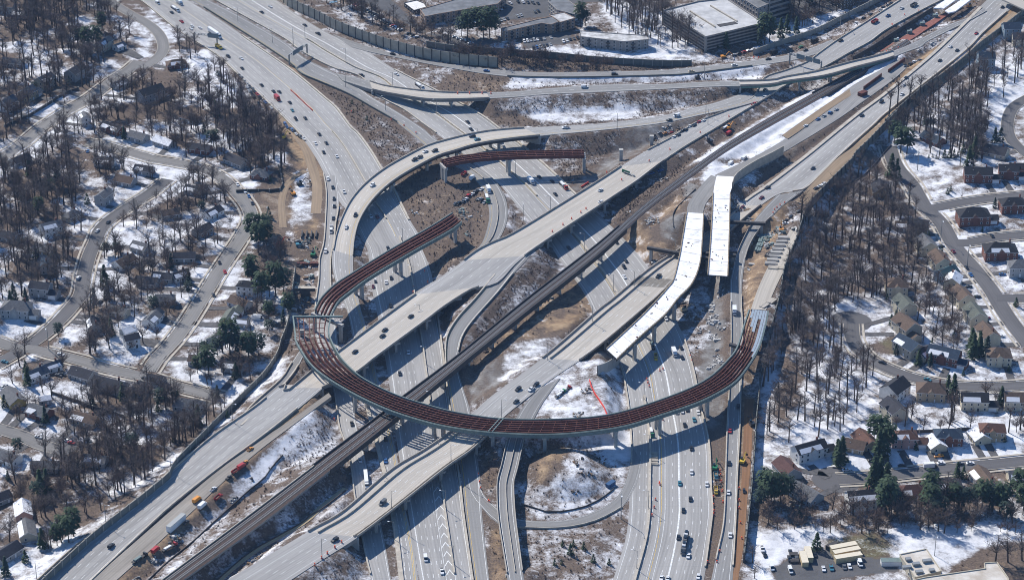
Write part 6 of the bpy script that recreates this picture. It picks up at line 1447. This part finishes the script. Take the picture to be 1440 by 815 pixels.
row('x 500,308', 'x 650,275', 8, .5, .9, 'in the row by the dark noise wall', 'cars parked below the long apartment block', .1)
row('x 0,235', 'x 100,275', 5, 1, -.1, 'under the pine trees by the apartments', 'cars parked under the pines', .1)
row('x 690,265', 'x 780,240', 5, .5, .9, 'near the short apartment wing', 'cars parked near the short wing', .2)
row('p 870,350', 'p 1060,295', 7, 1, -.3, 'below the parking garage', 'cars parked below the garage', .2)
row('a 800,480', 'a 1000,690', 13, .7, .8, 'in the site row beside the freeway', 'site vehicles beside the freeway', .05, False, .8)
row('a 850,555', 'a 1000,790', 12, .5, .9, 'in the site row under the trees', 'site vehicles beside the freeway', .2, False, 1.0)
row('c 5,70', 'c 120,160', 9, .7, .8, 'in the site row by the dirt track', 'site vehicles beside the freeway', .1, False, 1.0)
row('d 190,575', 'd 350,480', 9, .6, -.5, 'on gravel inside the frontage ramp bend', 'site vehicles on the gravel', .1, True, 1.5)
row('d 320,540', 'd 370,560', 4, .6, -.5, 'on snow inside the frontage ramp bend', 'site vehicles on the gravel', .1, True, 1.5)
row('i 480,515', 'i 700,385', 9, .8, -.5, 'in the wedge between flyover and overpass', 'site vehicles in the wedge', .15, True, 2)
row('i 215,795', 'i 400,715', 7, .9, -.3, 'on the snow by the overpass sign', 'site vehicles beside the overpass sign', .1, True, 2)
row('q 330,803', 'q 525,700', 6, .8, -.5, 'along the tan strip beside the rails', 'site vehicles beside the rails', .1)
row('k 375,105', 'k 620,-10', 8, .8, -.5, 'above the curved retaining wall', 'site vehicles above the retaining wall', .05)
row('r 330,430', 'r 420,380', 4, .8, -.4, 'by the dark red steel panels', 'site vehicles by the steel panels', .1, True, 1)
row('k 850,205', 'k 900,175', 3, .8, -.4, 'on the dirt by the right noise wall', 'site vehicles by the right noise wall', 0)
row('q 650,150', 'q 880,30', 10, .8, -.5, 'in the snowy yard beside the pale wall', 'site vehicles in the snowy yard', .1, True, 1.5)
parked('G 607,450,s,w 655,495,s,w 680,525,s,bl 702,570,s,dk 665,740,s,dk I 492,222,s,dk 455,430,s,dk 527,282,s,rd', .35, .9, 'along the long suburban street', 'cars along the long suburban street')
parked('C 500,322,u,w B 690,690,s,dk 620,745,s,w 560,240,s,bl 700,235,s,dk C 640,475,s,dk', .5, -.6, 'on the winding suburban street', 'cars on the winding street')
parked('D 388,82,s,w 245,608,s,w 410,622,s,w 432,632,s,w 455,645,s,rd 560,630,s,gy 270,540,s,dk 375,215,s,gy 400,210,s,dk 15,295,s,w 40,285,s,sv 30,130,s,te 925,235,s,dk', 1, .25, 'near the lower left houses', 'cars near the lower left houses')
parked('t 637,152,s,mr 720,255,s,dk 748,300,s,bl 885,55,s,dk', .5, .7, 'along the diagonal street on the right', 'cars along the diagonal street')
parked('t 950,298,s,bl 560,120,s,dk 735,375,s,dk 790,440,s,dk 850,575,s,mr 940,690,s,w', 1, -.1, 'in a driveway off the diagonal street', 'cars in driveways')
parked('u 185,135,s,dk 473,243,s,te', 1, .3, 'on the curved street on the right', 'cars on the curved street')
parked('u 680,780,s,dk 745,775,s,w 560,775,s,w 490,800,b,gy 545,730,p,or_ 310,790,s,dk 120,755,s,dk v 680,115,s,w', 1, -.1, 'outside the lower right houses', 'cars outside the lower right houses')
parked('v 145,620,p,w 160,655,s,dk 205,738,v,w 323,755,v,w 535,745,s,w 585,740,p,te 668,735,s,gy 700,730,s,w 768,712,v,w 478,655,s,dk 318,682,p,dk 365,680,s,gy 325,640,s,dk w 35,705,p,w', .25, .9, 'in the container lot', 'cars in the container lot')
parked('q 128,340,b,dk 388,265,b,dk 300,300,s,gn k 655,435,s,w 745,350,s,dk 690,390,s,dk 660,415,p,dk n 0,0,s,dk'.replace(' n 0,0,s,dk',''), .8, -.4, 'beside the work zone barriers', 'vehicles beside the work zone')
parked('l 350,390,f,dk 372,465,D,ye e 580,343,s,dk 565,375,p,mr o 340,188,S,w m 345,215,f,gn 755,495,D,te 755,590,D,ye 935,590,u,dk R'.replace(' R',''), .15, .95, 'in the closed strip between carriageways', 'work vehicles between the carriageways', sc=.8)
parked('# 332,663,D,rd 307,700,D,rd 340,657,b,rd 277,704,b,or_ 238,770,f,rd 219,774,b,rd i 935,655,b,w 850,690,b,w 838,490,b,rd 468,483,p,rd 395,480,s,sv i 430,485,s,or_ h 880,315,f,rd 850,340,f,gn d 238,385,D,rd 290,412,b,w i 820,450,f,or_', .8, -.55, 'on the construction ground', 'construction trucks on the dirt', sc=.78)
# ------------------------------------------------------------------ excavators, containers, stacks, cabins
def excavator(px, py, c, rz, where):
    p_ = G(px, py); root = empty('excavator', tuple(p_), rz); root['category'] = 'excavator'; m_ = paint(c)
    for y in (-1.2, 1.2): mb = MB(); mb.box((0,y,0), (4.2,.6,.9), M_dark); mb.build('track', root)
    mb = MB(); mb.box((-.6,0,1.0), (3.4,2.7,1.3), m_); mb.box((.6,.7,2.3), (1.6,1.1,1.1), M_glass); mb.build('cab', root)
    mb = MB(); mb.tube((1,-.3,1.8), (4.2,-.3,5.0), .35, .28, m_, 4); mb.tube((4.2,-.3,5.0), (7.4,-.3,2.2), .28, .2, m_, 4); mb.build('boom', root)
    mb = MB(); mb.box((7.5,-.3,1.0), (1.0,1.1,1.1), M_dark, top=(.6,1)); mb.build('bucket', root)
    later(root, f"{CARC[c][0]} excavator", where, p_); root['group'] = 'excavators on the building sites'
for s_, c, a, w_ in (('c 100,455','dk',.5,'in the snow beside the dirt track'),('c 55,515','or_',2,'in the snow beside the dirt track'),('i 835,460','or_',.7,'between railway and overpass'),('i 715,545','dk',2.4,'between railway and overpass'),('m 925,410','ye',1.2,'on the brown dirt strip east of the ramp'),('m 985,170','dk',1.8,'on the brown dirt strip east of the ramp'),('p 805,370','or_',.3,'below the parking garage'),
        ('k 628,480','or_',1.5,'in the stacks of materials by the east ramp'),('l 555,170','tn',.4,'beside the pit under the curved white deck'),('G 900,160','ye',1.0,'at the top of the muddy yard'),('e 185,180','gn',1.3,'among the foundations left of the ramp'),('e 95,120','te',.2,'among the foundations left of the ramp'),('I 880,110','rd',.8,'by the trees at the muddy yard'),('r 740,50','or_',.6,'beside the station yard'),('i 640,140','dk',.2,'on the snowy bank at the top'),('m 750,450','gn',1.4,'in the work strip beside the lower freeway')):
    (x_, y_), = T(s_); excavator(x_, y_, c, a, w_)
def boxthing(name, cat, label, s, d, m, rz=None, dirpx=None, z=None, top=None, group=None, roof=None):
    (x_, y_), = T(s); p_ = G(x_, y_)
    if dirpx: q = G(x_+dirpx[0]*8, y_+dirpx[1]*8); rz = math.atan2(q[1]-p_[1], q[0]-p_[0])
    root = empty(name, tuple(p_), rz or 0); tag(root, label, cat, group); mb = MB(); mb.box((0,0,-.2), (d[0],d[1],d[2]+.2), m, top=top); mb.build('body', root)
    mb = MB(); mb.box((0,0,d[2]), (d[0]+.2,d[1]+.2,.15), roof or m); mb.build('roof', root)
    mb = MB(); mb.box((d[0]/2+.06,0,.1), (.1,d[1]*.8,d[2]*.8), M_dark); mb.build('door', root); return root
tanw = mat('trailer_tan', (.55,.43,.25), .6, .06, .5); tanr = mat('trailer_roof', (.70,.62,.48), .7, .05, .5)
for s_, lab, dp in (('v 660,625','uppermost of three long tan site trailers',(1,-.22)),('v 680,655','middle one of three long tan site trailers',(1,-.22)),('v 690,690','lowest of three long tan site trailers with open side',(1,-.2)),('v 408,700','tan trailer standing end on, the longer of a pair',(-.3,-1)),('v 438,670','short tan trailer standing end on beside a longer one',(-.3,-1))):
    boxthing('site_trailer', 'trailer', lab, s_, (15 if 'three' in lab else 11, 3.4, 3.3), tanw, dirpx=dp, roof=tanr)
boxthing('storage_container', 'container', 'dark storage container behind the long tan trailers', 'v 588,612', (7,2.6,2.6), M_dark, dirpx=(1,-.5))
boxthing('shipping_container', 'container', 'long white trailer body standing in the lower left truck yard', '# 248,739', (15,2.7,3.6), M_white, dirpx=(1,-.88), roof=M_pole)
boxthing('steel_container', 'container', 'rust red box container beside the orange loader at the right', 'q 692,610', (7,4,3), M_rust, dirpx=(1,-.4))
boxthing('site_office', 'cabin', 'white walled open top container of materials by the tan roofed building', 'w 240,715', (11,4,2.8), M_white, dirpx=(1,-.03), roof=M_steelg)
boxthing('dumpster', 'skip', 'blue skip on the snowy terrace below the mound', 'n 990,215', (6,2.6,2.2), mat('skip_blue', (.03,.09,.2), .6, .1), dirpx=(1,-.6))
boxthing('storage_shed', 'shed', 'small white shed in the snowy garden beside the brick house', 'I 730,580', (6,3.5,2.4), M_white, dirpx=(1,.05))
boxthing('storage_shed', 'shed', 'snow capped shed by the fence of the lower right houses', 'u 690,560', (6,2.6,2.2), M_white, dirpx=(1,-.05))
def steel_wall(label, s0, s1, h, m):
    (a, b), (c, d) = T(s0)[0], T(s1)[0]; p_, q = G(a, b), G(c, d); ctr = (p_+q)/2; mb = MB(); mb.box((0,0,0), (float(np.linalg.norm(q-p_)), .6, h), m, math.atan2(q[1]-p_[1], q[0]-p_[0])); o = mb.build('sheet_steel_wall'); o.location = tuple(ctr); tag(o, label, 'steel wall')
steel_wall('long dark red steel panel beside the snow strip, nearer the station', 'r 222,465', 'r 325,398', 3.4, M_rust); steel_wall('dark red steel panel standing behind the orange loader', 'r 65,575', 'r 178,495', 3.2, M_rust)
# stacked materials: bundles beside the ramp, each a thing
def stack(s, n, d, m, label, where, dx, dy):
    pts = T(s); 
    for k in range(n):
        f = k/max(n-1, 1); x_ = pts[0][0]*(1-f)+pts[-1][0]*f; y_ = pts[0][1]*(1-f)+pts[-1][1]*f; p_ = G(x_, y_); q = G(x_+dx*8, y_+dy*8)
        mb = MB()
        for j in range(3): mb.box((0, (j-1)*d[1]*.34, 0), (d[0]*rnd.uniform(.85,1), d[1]*.3, d[2]*rnd.uniform(.7,1)), m)
        mb.box((0,0,d[2]*.1), (d[0]*.9, d[1]*.9, d[2]*.3), m); o = mb.build('material_stack'); o.location = tuple(p_); o.rotation_euler = (0,0,math.atan2(q[1]-p_[1], q[0]-p_[0])); tag(o, None, 'stack', label+'s '+where); later(o, label, where, p_)
stack('k 640,525 560,690', 8, (8,3.2,1.6), M_pier, 'stack of concrete beams', 'beside the tall bare wood', 1, .05)
stack('k 575,715 620,715', 2, (7,4,1.4), M_barrier, 'stack of pale slabs', 'above the steel arc end', 1, .1)
stack('k 510,520 480,600', 4, (6,4,1.6), M_steelg, 'blue grey bundle of formwork', 'in the snow by the east ramp', .4, -.9)
stack('m 360,355 365,420', 4, (4.5,2.2,1.3), M_barrier, 'bundle of pale pipes', 'in the strip below the arc', 1, .05)
stack('# 1064,438 1085,425', 3, (7,4,1.2), M_deck, 'pale formwork pile', 'at the east end of the arc', 1, -.6)
stack('e 105,240 190,240', 3, (3,5,2.4), M_rust, 'rust coloured sheet pile group', 'left of the ramp', 0, 1)
stack('v 345,660 350,700', 2, (5,3,1.6), M_dark, 'dark heap of materials', 'in the container lot', 1, 0)
# foundations and pier under construction left of the ramp
mb = MB(); a, b = P(415,405,7), P(443,405,7); c = (a+b)/2; mb.box((c[0],c[1],5.5), (np.linalg.norm(b-a),3.2,2.0), M_dark, 0); mb.box((c[0],c[1],-1), (6,3,6.6), M_dark); mb.box((c[0],c[1],7.5), (np.linalg.norm(b-a)+.4,3.4,.2), M_barrier); tag(mb.build('bridge_pier'), 'dark new hammerhead pier standing left of the ramp above the arc', 'pier')
for s_, h, lab in (('i 345,570', 7, 'short white pier stub on the gravel wedge'), ('i 150,665', 8, 'slim pale pier standing alone at the edge of the gravel wedge'), ('e 115,690', 4, 'low pier by the wide end of the steel arc')):
    (x_, y_), = T(s_); p_ = G(x_, y_); mb = MB(); mb.box((0,0,-.5), (2.4,2.4,h), M_pier); mb.box((0,0,h-.5), (3,2.8,1.2), M_pier); o = mb.build('bridge_pier'); o.location = tuple(p_); tag(o, lab, 'pier')
for k in range(4):
    (x_, y_), = T(f'e {112+k*30},50'); p_ = G(x_, y_); mb = MB(); mb.box((0,0,-.5), (.9,9,2.2), M_dark); o = mb.build('foundation_beam'); o.location = tuple(p_); tag(o, None, 'foundation beam', 'foundation beams'); later(o, 'dark foundation beam in the pit', 'left of the ramp', p_, True)
for s_, lab, d in (('c 305,400', '', 0),): pass
# ------------------------------------------------------------------ lamp posts, sign gantries, cones
PB = MB(); PB.tube((0,0,-1), (0,0,12), .22, .12, M_pole, 6); PM_ = PB.mesh('pole')
AB = MB(); AB.tube((0,0,11.8), (0,-2.6,12.5), .09, .07, M_pole, 4); AB.box((0,-2.9,12.4), (.5,1.0,.2), M_white); AM_ = AB.mesh('lamp_arm')
def lamp(p_, rz, where, grp, s=1.0, double=False):
    root = empty('lamp_post', tuple(p_), rz); root.scale = (s, s, s); root['category'] = 'lamp post'; root['group'] = grp; link('pole', PM_, root); link('lamp_arm', AM_, root)
    if double: link('lamp_arm', AM_, root, None, math.pi)
    later(root, 'slim grey lamp post', where, p_)
def lamps(key, f, a, b, gap, side, where, off=1.0):
    r = ROADS[key]; t0, t1 = sorted((r.len[r.at(*a)], r.len[r.at(*b)])); t = t0+5
    while t < t1:
        q = r.fr(t, f); i = int(np.interp(t, r.len, np.arange(r.n))); lamp((q[0], q[1], q[2]), r.dirat(i)+side, where, 'lamp posts '+where); t += gap
lamps('centre_freeway', .385, (430,60), (880,430), 62, 0, 'in the upper freeway median')
lamps('west', .68, (575,330), (655,800), 55, 0, 'on the barrier beside the chevron lanes')
lamps('curved_flyover', 0, (515,560), (560,815), 50, 0, 'between the lower left carriageways')
lamps('long_overpass', 0, (90,820), (400,560), 60, 0, 'along the approach by the noise wall')
lamps('second_overpass', .94, (700,590), (400,800), 58, math.pi, 'on the outer edge of the second overpass')
lamps('second_overpass', .2, (960,350), (760,510), 55, 0, 'on the shoulder of the second overpass')
lamps('centre_freeway', .23, (900,560), (895,815), 60, 0, 'beside the snow lined barrier')
lamps('side_ramp', .5, (330,25), (560,170), 55, 0, 'along the frontage road')
lamps('curved_flyover', 1, (990,165), (800,190), 75, 0, 'on the flat part of the curved flyover')
lamps('long_overpass', .5, (1000,190), (1060,150), 200, 0, 'by the overpass merge')
for s_, w_ in (('n 1057,425','at the bend of the loop road'),('p 682,500','beside the snowy bank at the top'),('w 517,660','on the snowy field'),('G 803,700','in the muddy yard'),('s 408,360','by the hillside lane'),('t 555,90','at the diagonal street corner'),('t 725,245','at the diagonal street bend'),('C 312,780','at the street fork'),('D 285,730','at the dead-end street'),('q 548,200','by the snowy freeway shoulder'),('d 615,680','in the median above the overpass'),('b 57,298','by the sign gantry'),('q 315,520','in front of the green ramp bridge')):
    (x_, y_), = T(s_); lamp(G(x_, y_), 0, w_, 'lamp posts '+w_, 1.35 if w_[:2] in ('at','be','by') else 1.1)
M_sign = mat('sign_back', (.16,.20,.22), .6, .1); M_signg = mat('sign_green', (.02,.16,.08), .5, .05)
def gantry(label, s0, s1, h, panels, back=True):
    (a, b), (c, d) = T(s0)[0], T(s1)[0]; p_, q = G(a, b), G(c, d); L_ = float(np.linalg.norm((q-p_)[:2])); root = empty('sign_gantry', tuple(p_), math.atan2(q[1]-p_[1], q[0]-p_[0])); tag(root, label, 'sign gantry')
    for x in (0, L_): mb = MB(); mb.box((x,0,-.5), (.9,.9,h+1.5), M_pole); mb.build('post', root)
    mb = MB(); mb.box((L_/2,0,h), (L_,.9,.3), M_pole); mb.box((L_/2,0,h+1.3), (L_,.9,.2), M_pole)
    for k in range(int(L_/2.5)): mb.box((k*2.5+1.2,0,h), (.25,.8,1.4), M_pole)
    mb.build('truss', root)
    for f, w_ in panels: mb = MB(); mb.box((L_*f,-.7,h-1.2), (w_,.25,3.8), M_sign if back else M_signg); mb.build('sign_panel', root)
gantry('sign gantry with a long dark panel over the frontage road at the top', 'b 32,415', 'b 145,345', 7.5, [(.45,14)])
gantry('sign gantry crossing the diagonal freeway at the top right', 'q 228,405', 'q 428,455', 7.5, [(.35,7),(.62,6),(.86,6)])
gantry('cantilever sign over the freeway beside the top left semi truck', 'a 515,275', 'a 660,290', 7.5, [(.85,9)])
gantry('green backed sign on a post at the edge of the overpass by the parked trucks', 'j 235,100', 'j 170,60', 7, [(.9,7)], False)
CB = MB(); CB.tube((0,0,0), (0,0,1.15), .42, .28, M_orange, 8); CB.tube((0,0,.45), (0,0,.65), .40, .37, M_white, 8, False); CM_ = CB.mesh('traffic_barrel')
def cones(s, where, key=None, n=None, sc=1.25):
    pts = T(s)
    if n: a, b = pts[0], pts[-1]; pts = [(a[0]+(b[0]-a[0])*k/(n-1), a[1]+(b[1]-a[1])*k/(n-1)) for k in range(n)]
    for x_, y_ in pts:
        if key: r = ROADS[key]; z = r.C[r.at(x_, y_)][2]; p_ = P(x_, y_, z)
        else: p_ = G(x_, y_)
        o = link('traffic_barrel', CM_, None, tuple(p_)); o.scale = (sc, sc, sc); tag(o, f'orange traffic barrel {where}', 'traffic barrel', 'orange barrels '+where)
cones('b 42,578 178,706', 'in the dense line across the top left freeway', 'west', 24, 1.0)
cones('d 1015,607 982,630 923,670 868,707 800,752 i 60,740 155,785 330,665 462,592 655,485 838,382', 'along the edge lane of the diagonal overpass', 'long_overpass')
cones('o 183,575 140,608 92,645 55,675 12,720', 'along the outer lane of the second overpass', 'second_overpass')
cones('m 370,645 362,695 348,745 398,550 395,540 # 932,590', 'beside the lower right freeway shoulder', 'centre_freeway')
cones('m 903,575 903,650 903,698 # 1041,735 1043,757', 'on the tan shoulder east of the ramp')
cones('m 740,680 738,630 742,720 740,740 795,590 790,530 785,490 800,660 780,465 # 1012,775 1008,790 995,790', 'in the work strip between the two lower right roads')
cones('e 893,280 912,350 820,415 822,385', 'beside the lanes above the diagonal overpass')
cones('l 315,605 322,628 330,650 398,550 418,540 590,460 600,490', 'under the steel arc between the carriageways')
cones('n 148,145 155,195 162,235 212,315 220,320', 'around the small brown island beside the exit bridge')
cones('k 650,300 620,315 600,330 585,345 575,365', 'curving along the gore of the east ramp')
cones('x 15,597 92,597 172,597 228,597', 'on the far edge of the north flyover', 'north_flyover')
cones('q 0,370 30,372 880,160 885,165 960,100 1050,75 845,335 870,325 920,310', 'along the top right work zone')
cones('e 343,325 # 470,590', 'near the foot of the curved flyover')
cones('b 680,765 762,803 c 838,125 # 494,158', 'along the frontage road edge')
# ------------------------------------------------------------------ rubble and site litter (uncountable)
M_rub = [mat('rubble_grey', (.26,.25,.24), .9, .3, 1), mat('rubble_pale', (.55,.53,.50), .9, .2, 1), mat('rubble_brown', (.20,.13,.08), .9, .3, 1), M_dark, M_steelg]
def rubble(s, n, smin, smax, label, mats=(0,1,2,3)):
    poly = T(s); xs = [q[0] for q in poly]; ys = [q[1] for q in poly]; mb = MB(); c = 0; tr_ = 0; n = int(n*1.6); cen = [(rnd.uniform(min(xs), max(xs)), rnd.uniform(min(ys), max(ys))) for _ in range(max(3, n//14))]
    while c < n and tr_ < n*30:
        tr_ += 1; c0 = rnd.choice(cen); x_, y_ = c0[0]+rnd.gauss(0, 4), c0[1]+rnd.gauss(0, 3)
        if not inpoly(poly, np.array([x_]), np.array([y_]))[0]: continue
        p_ = G(x_, y_)
        if is_road(p_[0], p_[1], 1): continue
        s_ = smin*.6+(smax-smin*.6)*rnd.random()**2; mb.box((p_[0], p_[1], p_[2]-.2), (s_*rnd.uniform(.6,2.4), s_*rnd.uniform(.5,1), s_*rnd.uniform(.35,.9)), M_rub[rnd.choice(mats)], rnd.uniform(0,3.1), top=(rnd.uniform(.5,1), rnd.uniform(.5,1))); c += 1
    if c: tag(mb.build('rubble'), label, 'rubble', None, 'stuff')
for a in (('# 995,430 1008,420 1010,510 996,520', 90, .8, 2.2, 'heaps of pale rubble along the grey roadbed', (0,1,1)), ('# 790,520 832,485 836,498 790,545', 60, .8, 2.2, 'timber and rubble beside the second overpass', (1,2,3,1)), ('# 1075,330 1110,300 1125,330 1095,400 1080,420', 120, .8, 2.4, 'site litter along the right noise wall', (0,1,3,4)),
    ('# 395,160 418,165 440,225 428,230', 60, .7, 1.8, 'site litter beside the dirt track'), ('# 412,330 452,330 448,440 410,440', 130, .8, 2.6, 'site litter among the new foundations', (0,1,2,3,4)), ('# 340,790 430,735 440,742 370,815', 60, .6, 1.8, 'dark litter beside the lower work strip', (3,2,0)),
    ('# 900,190 990,160 1000,175 900,235', 60, .7, 2, 'site litter in the gravel wedge'), ('# 740,560 790,540 860,545 870,590 750,600', 70, .6, 1.6, 'litter on the snowy site platform'), ('# 1048,300 1075,290 1065,350 1048,400', 50, .8, 2.0, 'litter in the snow beside the east ramp', (1,4,0)),
    ('# 1046,575 1058,570 1045,690 1040,690', 40, .5, 1.4, 'lumps in the brown dirt strip', (2,3,1)), ('# 885,245 955,225 960,245 880,275', 50, .7, 1.8, 'litter beside the overpass sign', (0,1,3)), ('# 1010,620 1018,620 1012,740 1006,740', 60, .7, 1.6, 'dark litter in the work strip', (3,0,2)),
    ('# 1200,135 1240,110 1250,118 1200,150', 40, .6, 1.6, 'litter beside the steel panels', (0,1)), ('# 1110,190 1175,140 1185,150 1120,205', 60, .7, 2, 'grey heaps in the strip beside the freeway', (0,3,1)), ('# 1265,70 1340,45 1345,55 1280,95', 70, .7, 1.8, 'pale litter in the snow by the ramp', (1,1,0))):
    rubble(*a)


rubble('# 1060,430 1095,350 1112,330 1120,345 1100,395 1080,432', 110, .8, 2.6, 'formwork and litter on the unfinished ramp bed', (1,1,0,4,3))
rubble('# 300,700 360,650 372,662 320,715', 26, .6, 1.6, 'pale bits beside the orange truck', (1,0,3))
rubble('# 560,290 600,300 590,340 562,330', 30, .6, 1.8, 'litter on the dirt island by the steel branch', (1,0,2))
rubble('# 640,290 672,262 680,300 660,335 645,320', 60, .6, 2.0, 'stones and litter on the gravel inside the ramp bend', (1,0,3,4))
rubble('# 770,625 860,640 850,690 760,700', 60, .5, 1.6, 'stones on the snowy mound', (0,2,3))
rubble('# 665,470 760,420 800,400 760,460 690,520', 50, .6, 2.0, 'boulders on the bank under the viaduct', (0,2,3))
rubble('# 880,300 920,290 950,330 900,400 880,380', 60, .6, 1.8, 'litter on the brown knoll by the railway', (0,2,1))
rubble('# 1010,400 1020,400 1018,560 1000,560', 70, .6, 1.8, 'pale rubble on the grey roadbed edge', (0,1,1))
rubble('# 960,420 990,400 990,470 975,520 955,470', 70, .6, 1.8, 'snowy rubble in the pit by the freeway', (0,2,1,3))
rubble('# 215,770 330,672 380,640 385,650 330,700 230,785', 90, .5, 1.9, 'machines parts and litter along the lower left work strip', (3,1,0,2,4))
rubble('# 150,815 215,775 225,785 175,830', 40, .5, 1.6, 'litter at the lower end of the work strip', (2,0,1))
parked('# 300,688,p,w 322,672,p,dk 345,650,s,or_ 285,712,b,w 262,735,p,dk 352,632,p,or_ 196,786,f,dk', .8, -.6, 'on the lower left work strip', 'small vehicles on the lower left work strip', sc=.85)
finish_labels()

for o_ in COL.objects:
    if o_.get('label') and len(o_['label'].split()) > 16: o_['label'] = o_['label'].replace('along the', 'on the').replace(' in the photo', ''); pass
# ------------------------------------------------------------------ haze in the air between
hz_m = bpy.data.materials.new('haze'); hz_m.use_nodes = True; _n = hz_m.node_tree; _n.nodes.clear()
_o = _n.nodes.new('ShaderNodeOutputMaterial'); _v = _n.nodes.new('ShaderNodeVolumePrincipled'); _v.inputs['Color'].default_value = (.42, .64, 1.0, 1); _v.inputs['Density'].default_value = .00003; _v.inputs['Anisotropy'].default_value = .0
_n.links.new(_v.outputs[0], _o.inputs['Volume'])
hb = MB(); hb.box((0, 0, -2), (24000, 26000, CAM_H+60), hz_m)
tag(hb.build('haze'), kind='stuff')
